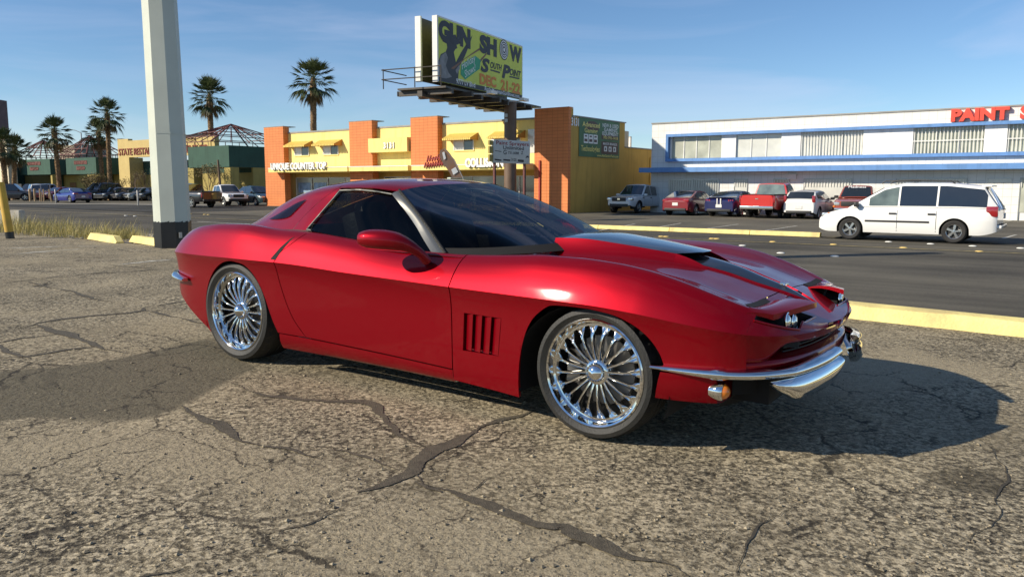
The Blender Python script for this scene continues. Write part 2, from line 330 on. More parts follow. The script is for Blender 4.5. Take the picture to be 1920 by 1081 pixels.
    if cracks:
        vm = N('ShaderNodeVectorMath'); vm.operation = 'MULTIPLY_ADD'; vm.inputs[1].default_value = (.35, .35, 0); L(dn.outputs['Color'], vm.inputs[0]); L(t.outputs['Object'], vm.inputs[2])
        for sc2, wid, th in ((1.25, .012, .44), (3.1, .022, .50)):
            vc = N('ShaderNodeTexVoronoi'); vc.feature = 'DISTANCE_TO_EDGE'; vc.inputs['Scale'].default_value = sc2; L(vm.outputs['Vector'], vc.inputs['Vector'])
            e1 = N('ShaderNodeMapRange'); e1.inputs['From Min'].default_value = wid * .35; e1.inputs['From Max'].default_value = wid; e1.inputs['To Min'].default_value = 1; e1.inputs['To Max'].default_value = 0; L(vc.outputs['Distance'], e1.inputs['Value'])
            mn = N('ShaderNodeTexNoise'); mn.inputs['Scale'].default_value = .8 * sc2; mn.inputs['Detail'].default_value = 4; L(t.outputs['Object'], mn.inputs['Vector'])
            e2 = N('ShaderNodeMapRange'); e2.inputs['From Min'].default_value = th; e2.inputs['From Max'].default_value = th + .10; e2.inputs['To Max'].default_value = cracks; L(mn.outputs['Fac'], e2.inputs['Value'])
            e3 = N('ShaderNodeMath'); e3.operation = 'MULTIPLY'; L(e1.outputs['Result'], e3.inputs[0]); L(e2.outputs['Result'], e3.inputs[1])
            mc = N('ShaderNodeMix'); mc.data_type = 'RGBA'; mc.inputs['B'].default_value = (.03, .025, .018, 1); L(e3.outputs[0], mc.inputs['Factor']); L(col, mc.inputs['A']); col = mc.outputs['Result']; crk = e3
    L(col, b.inputs['Base Color'])
    hs = N('ShaderNodeMath'); hs.operation = 'MULTIPLY'; L(r3.outputs['Result'], hs.inputs[0]); L(sp.outputs['Blue'], hs.inputs[1])
    ha = N('ShaderNodeMath'); ha.operation = 'ADD'; L(hs.outputs[0], ha.inputs[0]); L(n.outputs['Fac'], ha.inputs[1])
    hm = N('ShaderNodeMath'); hm.operation = 'MULTIPLY'; L(ha.outputs[0], hm.inputs[0])
    inv = N('ShaderNodeMath'); inv.operation = 'SUBTRACT'; inv.inputs[0].default_value = 1.1; L(r4.outputs['Result'], inv.inputs[1]); L(inv.outputs[0], hm.inputs[1])
    bp = N('ShaderNodeBump'); bp.inputs['Strength'].default_value = bump; bp.inputs['Distance'].default_value = .008
    L(hm.outputs[0], bp.inputs['Height']); L(bp.outputs['Normal'], b.inputs['Normal'])
    MATS[name] = m; return m
m_lot = asphalt('worn lot asphalt', (.062, .050, .031), (.63, .535, .365), (.34, .28, .175), 62, pit=.86, dustamt=.55, bump=1.0, cracks=.85, attrs=(('patch', (.125, .108, .072, .92), .35, .35, .62), ('dusty', (.335, .28, .185, .80), .5, .25, .75), ('oil', (.06, .05, .032, .72), .4, .25, .8)))
m_patch = asphalt('patch asphalt', (.10, .087, .062), (.185, .16, .115), (.24, .205, .14), 130, pit=.3, dustamt=.5, bump=.35)
m_road = asphalt('road asphalt', (.055, .050, .039), (.118, .106, .082), (.145, .13, .096), 60, pit=.3, dustamt=.6, bump=.25, pscale=.4, streak=.38)
m_road2 = asphalt('dark asphalt', (.032, .031, .028), (.06, .058, .05), (.085, .08, .068), 60, pit=.3, dustamt=.5, bump=.2, pscale=.3, streak=.25)
m_far = asphalt('far lot asphalt', (.082, .074, .057), (.16, .145, .11), (.20, .178, .13), 50, pit=.3, dustamt=.7, bump=.2, pscale=.4)
m_gravel = asphalt('verge gravel', (.10, .08, .055), (.42, .36, .27), (.30, .25, .17), 38, pit=.6, dustamt=.6, bump=1.)
m_desert = asphalt('desert ground', (.14, .115, .08), (.26, .22, .16), (.3, .25, .17), 20, pit=.3, dustamt=.6, bump=.2, pscale=.1)
m_tar = plain('crack sealer', (.098, .082, .055), .85, var=.4, scale=30, bump=.4, bscale=160)
m_crack = plain('open crack', (.055, .046, .032), .95, var=.3, scale=30)
m_kerby = plain('yellow kerb paint', (.88, .74, .27), .75, var=.2, scale=3.2, bump=.4, bscale=40, dirt=(.62, .48, .20))
m_conc = plain('pale concrete', (.52, .48, .40), .85, var=.25, scale=5, bump=.3)
m_line = plain('worn white paint', (.62, .60, .52), .8, var=.5, scale=9, dirt=(.22, .2, .16))
m_yline = plain('worn yellow paint', (.46, .36, .12), .8, var=.5, scale=6, dirt=(.13, .115, .075))

def sheet(name, ss, ts, zf, mat, label):
    P = np.array([[(*st(a, b)[:2], 0) for b in ts] for a in ss]); P[..., 2] = zf(P[..., 0], P[..., 1], np.array(ss)[:, None], np.array(ts)[None])
    o = MB().grid(P, flip=False).build(name, mat, smooth=60); return struct(o, label)
S_, G_ = [], []
o = MB().grid(np.array([[(x, y, -.55) for y in (-2500, 2500)] for x in (-2500, 2500)])[:, ::-1]).build('ground', m_desert); struct(o, 'flat desert ground reaching the horizon')
lot_s = np.r_[np.linspace(-70, -14, 29), np.linspace(-13.5, 6, 261), np.linspace(7, 60, 24)]
lot_t = np.r_[np.linspace(-60, -4, 20), np.linspace(-3.7, 8.15, 160)]
def _lz(x, y, s, t): return lotz(x, y)
sheet('parking_lot', lot_s, lot_t, _lz, m_lot, 'sun bleached cracked asphalt parking lot')
def v_end(s): return np.interp(s, [-16, -5], [14.6, 11.3])
def _vz(x, y, s, t):
    w_ = v_end(s) - 8.15; k = np.clip((t - 8.15) / (w_ - .15), 0, 1); k = k * k * (3 - 2 * k)
    nse = (np.sin(s * 1.7 + t * 2.1) * .02 + np.sin(s * 4.1 - t * 3.3) * .012) * np.clip(np.minimum(t - 8.15, v_end(s) - .2 - t), 0, 1)
    return lotz(x, y) * (1 - k) + (ROADZ + .006) * k + nse - .02 * (1 - k)
vs__ = np.linspace(-70, 60, 240); P = []
for a in vs__:
    e_ = float(v_end(a)) + .12 * math.sin(a * 1.9) + .07 * math.sin(a * 5.3); row = []
    for b in np.linspace(8.15, e_, 16): x, y, _ = st(a, b); row.append((x, y, float(_vz(x, y, a, b))))
    P.append(row)
struct(MB().grid(np.array(P)).build('gravel_verge', m_gravel, smooth=60), 'strip of gravel and dirt between lot and road')
sheet('road', np.linspace(-160, 120, 20), np.linspace(10.6, 27.1, 6), lambda x, y, s, t: x * 0 + ROADZ, m_road, 'wide grey asphalt road')
sheet('far_parking_lot', np.linspace(-200, 120, 20), np.linspace(27.09, 190, 12), lambda x, y, s, t: x * 0 + ROADZ + .012 + .0 * t, m_far, 'asphalt parking lots across the road')
# dark side street on the left
MB().poly([st(-160, 26.9, ROADZ + .018), st(-46, 26.9, ROADZ + .018), st(-46, 40.6, ROADZ + .018), st(-57, 40.8, ROADZ + .018), st(-71.5, 35.6, ROADZ + .018), st(-78, 29.9, ROADZ + .018), st(-160, 29.0, ROADZ + .018)]).build('side_street', m_road2)
struct(bpy.data.objects['side_street'], 'darker asphalt side street')
MB().poly([st(-57, 40.85, ROADZ + .022), st(-57.4, 41.7, ROADZ + .022), st(-72, 36.8, ROADZ + .022), st(-79, 30.9, ROADZ + .022), st(-160, 29.9, ROADZ + .022), st(-160, 29.05, ROADZ + .022), st(-78, 29.95, ROADZ + .022), st(-71.5, 35.65, ROADZ + .022)]).build('pavement', m_conc)
struct(bpy.data.objects['pavement'], 'pale concrete pavement along the side street')

# ---- asphalt patch, crack seal bands, open cracks (real thin layers on the lot)
lot_o = bpy.data.objects['parking_lot']
def drape(pts, n=6):
    return [lot_pt(*p) for p in line(np.array(pts, float), n)]
def ribbon(pts, width, mat, name, lift=.004, jit=.35, seed=0):
    r = random.Random(seed); Q = np.array([lot_pt(*p) for p in pts]); tot = np.linalg.norm(np.diff(Q, axis=0), axis=1).sum()
    n = max(8, int(tot / .014)); C = curve3(Q[:, :2], n); v = []; ph = [r.uniform(0, 9) for _ in range(4)]
    for i in range(n):
        d = C[min(i + 1, n - 1)] - C[max(i - 1, 0)]; d = d / (np.linalg.norm(d) + 1e-9); nn = np.array([-d[1], d[0]])
        a = i * .014
        wob = .035 * math.sin(a * 5 + ph[0]) * .6 + .02 * math.sin(a * 13 + ph[1]) + .012 * math.sin(a * 31 + ph[2]) + r.uniform(-.006, .006)
        if width < .02: wob *= .8
        ww = width * (1 + jit * math.sin(a * 4 + ph[2]) + jit * .7 * math.sin(a * 11 + ph[3]) + r.uniform(-.25, .25) * jit)
        ww *= min(1, .1 + i / 28, .1 + (n - 1 - i) / 28)
        for sg in (-1, 1):
            p = C[i] + nn * (wob * .5 + sg * max(ww, .003) / 2); v.append((p[0], p[1], float(lotz(p[0], p[1])) + lift))
    f = [(2 * i, 2 * i + 2, 2 * i + 3, 2 * i + 1) for i in range(n - 1)]
    # consistent upward winding
    return MB().add(v, [q[::-1] for q in f]).build(name, mat, lot_o)
SEAL = [([(425,717),(460,730),(505,742),(550,747),(625,751),(680,754),(710,772),(725,795),(740,810),(780,827),(815,837)], .055),
 ([(330,762),(370,780),(410,797),(450,820),(490,835),(530,841),(565,850),(590,856),(610,847)], .06), ([(610,847),(645,846),(675,852),(715,867),(745,882)], .035),
 ([(1010,768),(960,782),(930,790),(900,807),(860,825),(820,842),(790,860),(765,882),(720,907),(675,925)], .085),
 ([(625,955),(575,980),(525,997),(475,1012),(440,1027)], .045), ([(340,1066),(250,1085),(180,1110)], .035),
 ([(765,882),(785,905),(840,920),(880,935),(915,950),(960,962),(1010,980),(1060,985),(1070,1000),(1110,1012),(1150,1035),(1200,1047),(1240,1055),(1290,1085)], .06),
 ([(775,905),(800,915),(830,921)], .13),
 ([(0,531),(48,526),(120,517),(216,511),(318,504)], .035), ([(55,528),(96,540),(135,546),(173,560),(212,567)], .05),
 ([(24,617),(65,608),(120,598),(192,591),(265,582),(270,578),(337,567),(385,562)], .05), ([(269,581),(313,591),(349,600),(392,609)], .06),
 ([(67,608),(101,620),(144,634),(192,651),(236,663)], .085), ([(-10,646),(36,635),(108,626)], .05), ([(-10,672),(60,668),(108,658),(185,650)], .05),
 ([(-10,645),(0,651),(29,663),(55,672)], .06), ([(190,494),(240,500),(300,503)], .03)]
for i, (p, wd) in enumerate(SEAL): ribbon(p, wd * .78, m_tar, 'crack_seal', seed=i, jit=.5)
OPEN = [[(1860,840),(1885,875),(1880,910),(1865,935),(1870,970),(1850,995),(1810,1020)], [(1880,910),(1900,903),(1925,901)], [(1390,1078),(1400,1010),(1405,995),(1450,970),(1490,950)], [(1600,617),(1700,626),(1800,636),(1930,643)], [(510,775),(560,760),(600,752)], [(870,935),(905,905),(955,880)]]
for i, p in enumerate(OPEN): ribbon(p, .0055, m_crack, 'open_crack', seed=50 + i, jit=.8, lift=.0035)
# repair patch, dust drift and oil stain: soft-edged masks carried by the lot mesh
def mask(name, polys):
    me = lot_o.data; n = len(me.vertices); co = np.empty(n * 3); me.vertices.foreach_get('co', co); co = co.reshape(-1, 3)[:, :2]; out = np.zeros(n)
    for poly, soft in polys:
        C = np.array([lot_pt(*p)[:2] for p in poly]); ins = np.zeros(n, bool); dist = np.full(n, 9.)
        for (x0, y0), (x1, y1) in zip(C, np.roll(C, -1, 0)):
            c = (y0 > co[:, 1]) != (y1 > co[:, 1]); xi = (x1 - x0) * (co[:, 1] - y0) / (y1 - y0 + 1e-12) + x0; ins ^= c & (co[:, 0] < xi)
            d = np.array([x1 - x0, y1 - y0]); k = np.clip(((co - [x0, y0]) @ d) / (d @ d), 0, 1); dist = np.minimum(dist, np.linalg.norm(co - [x0, y0] - k[:, None] * d, axis=1))
        out = np.maximum(out, np.clip(.5 + np.where(ins, dist, -dist) / (2 * soft), 0, 1))
    a = me.attributes.new(name, 'FLOAT', 'POINT'); a.data.foreach_set('value', out)
mask('patch', [([(480,690),(430,712),(380,740),(330,766),(270,785),(200,790),(120,786),(60,780),(-60,800),(-80,705),(20,694),(110,688),(210,674),(300,655),(395,634),(440,662)], .11)])
mask('dusty', [([(-80,800),(200,800),(420,815),(600,870),(640,930),(520,960),(300,900),(120,880),(-80,900)], .35), ([(620,960),(760,935),(960,985),(1100,1040),(1240,1090),(500,1090)], .25), ([(1300,700),(1700,650),(1900,700),(1500,760)], .3)])
mask('oil', [([(1735,893),(1760,878),(1800,872),(1850,880),(1885,893),(1915,912),(1900,930),(1850,934),(1810,930),(1770,920)], .10), ([(770,905),(800,905),(835,925),(790,925)], .06), ([(1530,872),(1560,866),(1585,880),(1550,890)], .08)])
# faint parking lines at the back of the lot
for i, p in enumerate([[(0,466),(120,462),(215,462)], [(20,477),(90,471),(180,465)], [(215,497),(270,491),(330,486)]]): ribbon(p, .07, m_line, 'parking_line', lift=.003, seed=90 + i, jit=.5)

# ---- yellow kerb along the lot edge
kb = MB(); ss = np.linspace(-6.2, 26, 120); r = random.Random(5); P = []
for a in ss:
    j = r.uniform(-.006, .006); zz = float(lotz(*st(a, 8.2)[:2]))
    P.append([st(a, 8.08 + j, zz - .05), st(a, 8.12 + j, zz + .07 + j), st(a, 8.16, zz + .125 + j), st(a, 8.28, zz + .14 + j * .6), st(a, 8.36, zz + .135), st(a, 8.40, zz - .2)])
kb.grid(np.array(P), flip=True); kb.add(P[0], [(0, 1, 2, 3, 4, 5)]); kb.add(P[-1], [(5, 4, 3, 2, 1, 0)])
tag(kb.build('kerb', m_kerby, smooth=35), 'chipped yellow painted concrete kerb between the lot and the road, next to the red sports car', 'kerb', None)
# far kerb: separate cast lengths
kerbs = thing('kerb', 'long low yellow kerb on the far side of the road ahead of the white minivan', 'kerb', st(-20, 27.15, ROADZ))
s0 = -31.
while s0 < -7.6:
    s1 = min(s0 + 3.02, -7.5); mb = MB()
    Q = []
    for a in np.linspace(s0 + .012, s1 - .012, 4):
        Q.append([tuple(np.array(st(a, 27.12 + d, ROADZ + z)) - np.array(st(-20, 27.15, ROADZ))) for d, z in ((-.02, 0), (.0, .12), (.04, .15), (.16, .15), (.2, .13), (.2, 0))])
    mb.grid(np.array(Q), flip=True).add(Q[0], [(0, 1, 2, 3, 4, 5)]).add(Q[-1], [(5, 4, 3, 2, 1, 0)]); mb.build('kerb_stone', m_kerby, kerbs, smooth=35); s0 = s1
# road lines, markers
def mark(name, a, b, t0, t1, mat, z=ROADZ + .006, par=None):
    o = MB().poly([st(a, t0, z), st(b, t0, z), st(b, t1, z), st(a, t1, z)]).build(name, mat, par); return o
road_o = bpy.data.objects['road']; far_o = bpy.data.objects['far_parking_lot']
mark('lane_line', -60, 40, 23.44, 23.56, m_yline, par=road_o)
mark('lane_line', -33.5, -27.5, 20.9, 21.05, m_line, par=road_o)
mark('edge_line', -60, 40, 26.62, 26.70, m_road2, par=road_o)
m_dotw = plain('white road marker', (.75, .73, .66), .5, var=.1); m_doty = plain('yellow road marker', (.74, .52, .16), .5, var=.1)
mk = MB().lathe([(.0, .022), (.06, .018), (.10, .004), (.105, -.01)], 10).mesh('road_marker', m_dotw, 60); mk2 = MB().lathe([(.0, .022), (.06, .018), (.10, .004), (.105, -.01)], 10).mesh('road_marker', m_doty, 60)
for px, py in [(1565,480),(1464,474),(1666,453),(1745,457),(1824,461),(1914,465),(253,405),(236,404),(1392,460)]:
    q = on_z(px, py, ROADZ + .006); tag(place('road_marker', mk, None, Matrix.Translation(q)), 'small round white raised marker on the road', 'road marker', 'white raised markers on the road')
for px, py in [(1150,440),(1240,443),(1335,447),(1449,453),(1563,458),(1694,464),(1836,471),(1158,440.3),(1249,443.3),(1344,447.3),(350,400.5),(357,400.8),(384,402),(391,402.3)]:
    q = on_z(px, py, ROADZ + .006); tag(place('road_marker', mk2, None, Matrix.Translation(q)), 'small round yellow raised marker along the yellow lane line', 'road marker', 'yellow raised markers on the road')
for a, b in [((1125,433),(1190,420.5)), ((1215,430),(1277,419)), ((1320,430),(1384,421)), ((1435,433),(1494,424)), ((1880,448),(1905,441)), ((1875,418),(1912,411))]:
    p, q = on_z(*a, ROADZ), on_z(*b, ROADZ); d = (q - p)[:2]; d /= np.linalg.norm(d); nn = np.array([-d[1], d[0]]) * .05
    MB().poly([(p[0] + nn[0], p[1] + nn[1], ROADZ + .02), (p[0] - nn[0], p[1] - nn[1], ROADZ + .02), (q[0] - nn[0], q[1] - nn[1], ROADZ + .02), (q[0] + nn[0], q[1] + nn[1], ROADZ + .02)]).build('parking_line', m_line, far_o)
# ================================================================== the red sports car
m_red = paint('candy red paint', (.235, .0005, .0062), metal=.5, rough=.40, flake=1, coat=.85)
m_red.node_tree.nodes['Principled BSDF'].inputs['Specular IOR Level'].default_value = .06
m_red.node_tree.nodes['Principled BSDF'].inputs['Coat IOR'].default_value = 1.36
m_blackp = paint('black stripe paint', (.012, .014, .018), rough=.3)
m_chrome = plain('chrome', (.82, .82, .80), .06, metal=1., var=.04, scale=3)
m_tyre = plain('tyre rubber', (.020, .0195, .017), .62, var=.3, scale=9, bump=.25, bscale=120)
m_dark = plain('dark trim', (.012, .012, .012), .6, var=.2)
m_under = plain('underbody black', (.008, .008, .008), .9, var=.2)
m_seal = plain('grey window seal', (.11, .115, .10), .45, metal=.3, var=.1)
m_pillar = plain('satin pillar metal', (.27, .265, .235), .26, metal=.75, var=.05)
m_glass = tint_glass('tinted glass', (.20, .22, .22), 1.45, refl=.7); m_glass2 = tint_glass('clear windscreen', (.26, .28, .27), 1.30, refl=.26)
m_amber = plain('amber lens', (.80, .22, .02), .12, coat=1., var=.1)
m_lens = plain('headlamp lens', (.72, .72, .68), .08, metal=.75, var=.1)
m_seat = plain('black leather', (.045, .043, .04), .5, var=.2, bump=.2)
m_disc = plain('brake steel', (.20, .19, .175), .4, metal=.9, var=.15)
car = thing('sports_car', 'candy red custom coupe with black hood stripe and chrome wheels on cracked asphalt', 'car', (CAR_T[0], CAR_T[1], .004))
car.rotation_euler = (Matrix.Rotation(CAR_YAW, 3, 'Z') @ Matrix.Rotation(CAR_PITCH, 3, 'Y')).to_euler()
WB = 1.38
Yc = pchip([-2.27,-2.2,-2.1,-1.9,-1.6,-1.35,-1,-.5,0,.5,1,1.38,1.6,1.8,1.95,2.05,2.15,2.22,2.28,2.32,2.335], [.70,.81,.872,.916,.941,.950,.938,.918,.912,.922,.94,.95,.942,.918,.885,.84,.755,.65,.48,.25,0])
Zc = pchip([-2.27,-1.8,-1.3,-.9,-.28,.5,1.35,1.6,1.8,2.0,2.15,2.335], [.70,.706,.714,.716,.698,.687,.683,.668,.645,.62,.60,.585])
Zp = pchip([-2.27,-2.085,-1.858,-1.6,-1.35,-1.04,-.8,-.4,.1,.4,.6,.85,1.05,1.24,1.42,1.59,1.76,1.93,2.05,2.15,2.25,2.335], [.765,.85,.902,.927,.935,.918,.915,.89,.853,.852,.86,.877,.890,.890,.881,.860,.820,.765,.722,.685,.642,.60])
Zv = pchip([-2.27,-2.0,-1.6,-1.2,-.8,-.3,.3,.6,.85,1.2,1.5,1.76,1.93,2.05,2.2,2.335], [.755,.80,.845,.86,.87,.86,.83,.828,.84,.845,.826,.785,.738,.705,.652,.595])
Z0 = pchip([-2.27,-1.9,-1.5,-.8,.0,.5,.85,1.2,1.5,1.76,1.93,2.05,2.2,2.3,2.335], [.76,.80,.83,.85,.83,.84,.865,.872,.852,.803,.752,.718,.660,.612,.592])
VK = np.array([0, .30, .58, .77, .845, .90, .955, 1.0])
def ztop(x, y):
    """height of the upper body at (x, y) - smooth ridge over each wing, sharp crease at v = 1"""
    x = np.asarray(x, float); yc = np.maximum(Yc(x), 1e-4); v = np.clip(np.abs(y) / yc, 0, 1)
    zp, zc, zv, z0 = Zp(x), Zc(x), Zv(x), Z0(x)
    Zk = np.stack([z0, z0 * .55 + zv * .45, zv, zp - .010, zp, zp - .030, zc + .56 * (zp - .030 - zc), zc], -1)
    return _pc(VK, Zk, v)
def _pc(xs, Y, x):
    h = np.diff(xs); d = np.diff(Y, axis=-1) / h; m = np.zeros_like(Y); m[..., 0] = 0; m[..., -1] = d[..., -1] * 1.15
    for i in range(1, len(xs) - 1):
        a, b = d[..., i - 1], d[..., i]; w1, w2 = 2 * h[i] + h[i - 1], h[i] + 2 * h[i - 1]
        ok = a * b > 1e-12; m[..., i] = np.where(ok, (w1 + w2) / (w1 / np.where(ok, a, 1) + w2 / np.where(ok, b, 1)), 0)
    i = np.clip(np.searchsorted(xs, x, side='right') - 1, 0, len(xs) - 2); g = lambda A, k: np.take_along_axis(A, k[..., None], -1)[..., 0]
    t = (x - xs[i]) / h[i]; t2, t3 = t * t, t * t * t
    return (2*t3-3*t2+1)*g(Y,i) + (t3-2*t2+t)*h[i]*g(m,i) + (-2*t3+3*t2)*g(Y,i+1) + (t3-t2)*h[i]*g(m,i+1)
def yside(x, z):
    """half width of the lower body at (x, z), tucking in below the crease"""
    d = np.maximum(Zc(x) - z, 0)
    return Yc(x) - (.030 * (1 - np.exp(-d / .07)) + .055 * d * d + .22 * np.maximum(d - .45, 0) ** 1.5)
def side3(A):
    x, z = A[..., 0], A[..., 1]; P = np.stack([x, -yside(x, z), z], -1); h = .004
    dx = (yside(x + h, z) - yside(x - h, z)) / (2 * h); dz = (yside(x, z + h) - yside(x, z - h)) / (2 * h)
    dz = np.where(z + h > Zc(x), (yside(x, z) - yside(x, z - h)) / h, dz)
    n = np.stack([-dx, -np.ones_like(x), -dz], -1); n /= np.linalg.norm(n, axis=-1, keepdims=True); return P, n
def top3(A):
    x, y = A[..., 0], A[..., 1]; P = np.stack([x, y, ztop(x, y)], -1); h = .004
    yy = np.sign(y) * np.minimum(np.abs(y), Yc(x) - 2 * h)
    xl, xr = np.where(np.abs(yy) > Yc(x - h), x, x - h), np.where(np.abs(yy) > Yc(x + h), x, x + h)
    zx = (ztop(xr, yy) - ztop(xl, yy)) / np.maximum(xr - xl, 1e-6); zy = (ztop(x, yy + h) - ztop(x, yy - h)) / (2 * h)
    n = np.stack([-zx, -zy, np.ones_like(x)], -1); n /= np.linalg.norm(n, axis=-1, keepdims=True); return P, n
def both(mb, P, n, mi=0, flip=False):
    mb.grid(P, mi, n, flip=flip)
    if mb.mirror: mb.grid(P * [1, -1, 1], mi, n * [1, -1, 1], flip=not flip)
def edge_in(mb, P, n, sides, depth=.018, mi=0):
    """rolled-in edge along panel borders, gives shut lines their depth"""
    for s_ in sides:
        c, k = {'l': (P[0], n[0]), 'r': (P[-1], n[-1]), 'b': (P[:, 0], n[:, 0]), 't': (P[:, -1], n[:, -1])}[s_]
        G = np.stack([c, c - k * depth], 0); mb.grid(G, mi); 
        if mb.mirror: mb.grid(G * [1, -1, 1], mi)
GAP = .0035
dr = curve3([(-.735,.905),(-.83,.84),(-.905,.775),(-.934,.716)], 12); drx_up = pchip([.716,.775,.84,.93], [-.934,-.906,-.83,-.735])
drx_lo = pchip([.10,.25,.36,.487,.62,.716], [-.58,-.705,-.809,-.877,-.921,-.934])
ARX, ARR = 1.375, .372; RAX, RAR = -1.345, .375
AZF, AZR = .30, .325
def arch(cx, r, zc, a0, a1, n):
    """wheel arch curve, a little squarer than a circle; angles from +x, anticlockwise"""
    a = np.radians(np.linspace(a0, a1, n)); return np.stack([cx + r * np.cos(a), zc + r * .985 * np.sin(a)], -1)
ARCH_RF = curve3([(-1.345, .694), (-1.26, .683), (-1.19, .652), (-1.116, .585), (-1.034, .455), (-.975, .30), (-.957, .249)], 40)
ARCH_FB = curve3([(.945, .14), (.945, .25), (.955, .39), (.978, .49), (1.03, .572), (1.10, .636), (1.18, .660), (1.28, .664), (1.375, .664)], 40)
ARCH_FF = curve3([(1.375, .664), (1.49, .650), (1.60, .611), (1.684, .55), (1.735, .48), (1.755, .43)], 30)
SILL = .245; BOT = .14
def mkpanel(name, mirror_sides, mat=None):
    mb = MB(); mb.mirror = False; return mb
def side_panel(mb, L, R, B, T, edges=''):
    A = coons(L, R, B, T); P, n = side3(A); both(mb, P, n); edge_in(mb, P, n, edges)
def mirrored(name, fn, mat, smooth=None, parent=None):
    """the same part on the near (right, y<0) and far side"""
    mb = MB(); mb.mirror = False; fn(mb); a = mb.build(name, mat, parent or car, smooth)
    mc = MB(); mc.v = [(x, -y, z) for x, y, z in mb.v]; mc.f = [q[::-1] for q in mb.f]; mc.m = mb.m; mc.n = [None if k is None else (k[0], -k[1], k[2]) for k in mb.n]
    b = mc.build(name, mat, parent or car, smooth); return a, b
nv = 14
def zl(x, z0, z1, n=nv): return np.stack([np.full(n, x), np.linspace(z0, z1, n)], -1)
def crease_line(x0, x1, n, dz=0.): xs = np.linspace(x0, x1, n); return np.stack([xs, Zc(xs) - dz], -1)
# --- lower rear quarter: behind the arch, and arch to door
def f_quarter(mb):
    at = RAX; za = .694
    # tail part: x -2.24 .. arch
    B = arch(RAX, RAR, AZR, 208, 90, 30); n = 30
    bot0 = (-1.70, .155)
    lowx = np.array([[-2.2, .44], [-1.95, .30], [-1.72, .185], [RAX + RAR * math.cos(math.radians(208)), AZR + RAR * .985 * math.sin(math.radians(208))]])
    L = line([(-2.265, .42), (-2.265, Zc(-2.265))], nv); Bc = np.r_[line(np.r_[[(-2.265, .42)], lowx], 12)[:-1], B]
    T = crease_line(-2.265, at, len(Bc)); R = zl(at, za, Zc(at)); side_panel(mb, L, R, Bc, T, 'b')
    # front part
    B1 = ARCH_RF
    x_end = float(drx_lo(SILL)) - GAP
    B1 = np.r_[B1, line([(-.950, SILL + .004), (x_end, SILL + .004)], 14)]
    T1 = crease_line(at, -.934 - GAP, len(B1)); zs = np.linspace(SILL + .004, .716, nv); R1 = np.stack([drx_lo(zs) - GAP, zs], -1); R1[-1] = T1[-1]; R1[0] = B1[-1]
    side_panel(mb, zl(at, za, Zc(at)), R1, B1, T1, 'rb')
    # upper part of the quarter: crease to the deck
    xs = np.linspace(-2.265, -.735, 60); A = []
    for j, v in enumerate(np.linspace(1, .56, 26)):
        A.append(np.stack([xs, -v * Yc(xs)], -1))
    A = np.array(A).transpose(1, 0, 2)
    # bend the front border onto the door shut line
    for j in range(A.shape[1]):
        zz = ztop(A[-1, j, 0], A[-1, j, 1]); xe = min(float(drx_up(np.clip(zz, .716, .93))), -.735) - GAP
        for _ in range(6):
            v = np.linspace(1, .56, 26)[j]; zz = float(ztop(xe, -v * Yc(xe))); xe = .5 * xe + .5 * (float(drx_up(np.clip(zz, .716, .93))) - GAP)
        if np.linspace(1, .56, 26)[j] < .86: xe = max(xe, -.74)
        A[:, j, 0] = -2.265 + (xs + 2.265) * (xe + 2.265) / (-.735 + 2.265); A[:, j, 1] = -np.linspace(1, .56, 26)[j] * Yc(A[:, j, 0])
    P, n = top3(A); mb.grid(P, 0, n, flip=True); edge_in(mb, P, n, 'r')
mirrored('rear_quarter_panel', f_quarter, m_red)
# --- door
def f_door(mb):
    zs = np.linspace(SILL + .004, .7155, 24); L = np.stack([drx_lo(zs) + GAP, zs], -1); L[-1] = (-.934 + GAP, Zc(-.93)); 
    R = zl(.4935 - GAP, SILL - .022, Zc(.49), 24); B = line([L[0], R[0]], 50); T = crease_line(L[-1][0], R[-1][0], 50)
    A = coons(L, R, B, T); P, n = side3(A); mb.grid(P, 0, n); edge_in(mb, P, n, 'lrb')
    vs_ = np.linspace(1, .80, 18); A = np.zeros((50, 18, 2))
    for j, v in enumerate(vs_):
        x0 = -.93
        for _ in range(8): x0 = .5 * x0 + .5 * float(drx_up(np.clip(float(ztop(x0, -v * Yc(x0))), .716, .93)))
        xx = np.linspace(x0 + GAP, .4935 - GAP + .03 * (1 - v) / .2, 50); A[:, j, 0] = xx; A[:, j, 1] = -v * Yc(xx)
    P, n = top3(A); mb.grid(P, 0, n, flip=True); edge_in(mb, P, n, 'lr')
mirrored('door', f_door, m_red)
# --- rocker sill under the door
def f_sill(mb):
    xs = np.linspace(-.945, .4935, 40); zt = np.interp(xs, [-1, -.7, .49], [SILL - .001, SILL - .003, SILL - .029]); rows = []
    for a, out in ((1, -.004), (.985, .0), (.8, .001), (.5, .0), (.2, -.010), (.03, -.022), (0, -.06)):
        z = BOT + (zt - BOT) * a; rows.append(np.stack([xs, -(yside(xs, np.maximum(z, .17)) + out), z], -1))
    mb.grid(np.array(rows))
mirrored('sill', f_sill, m_red, smooth=50)
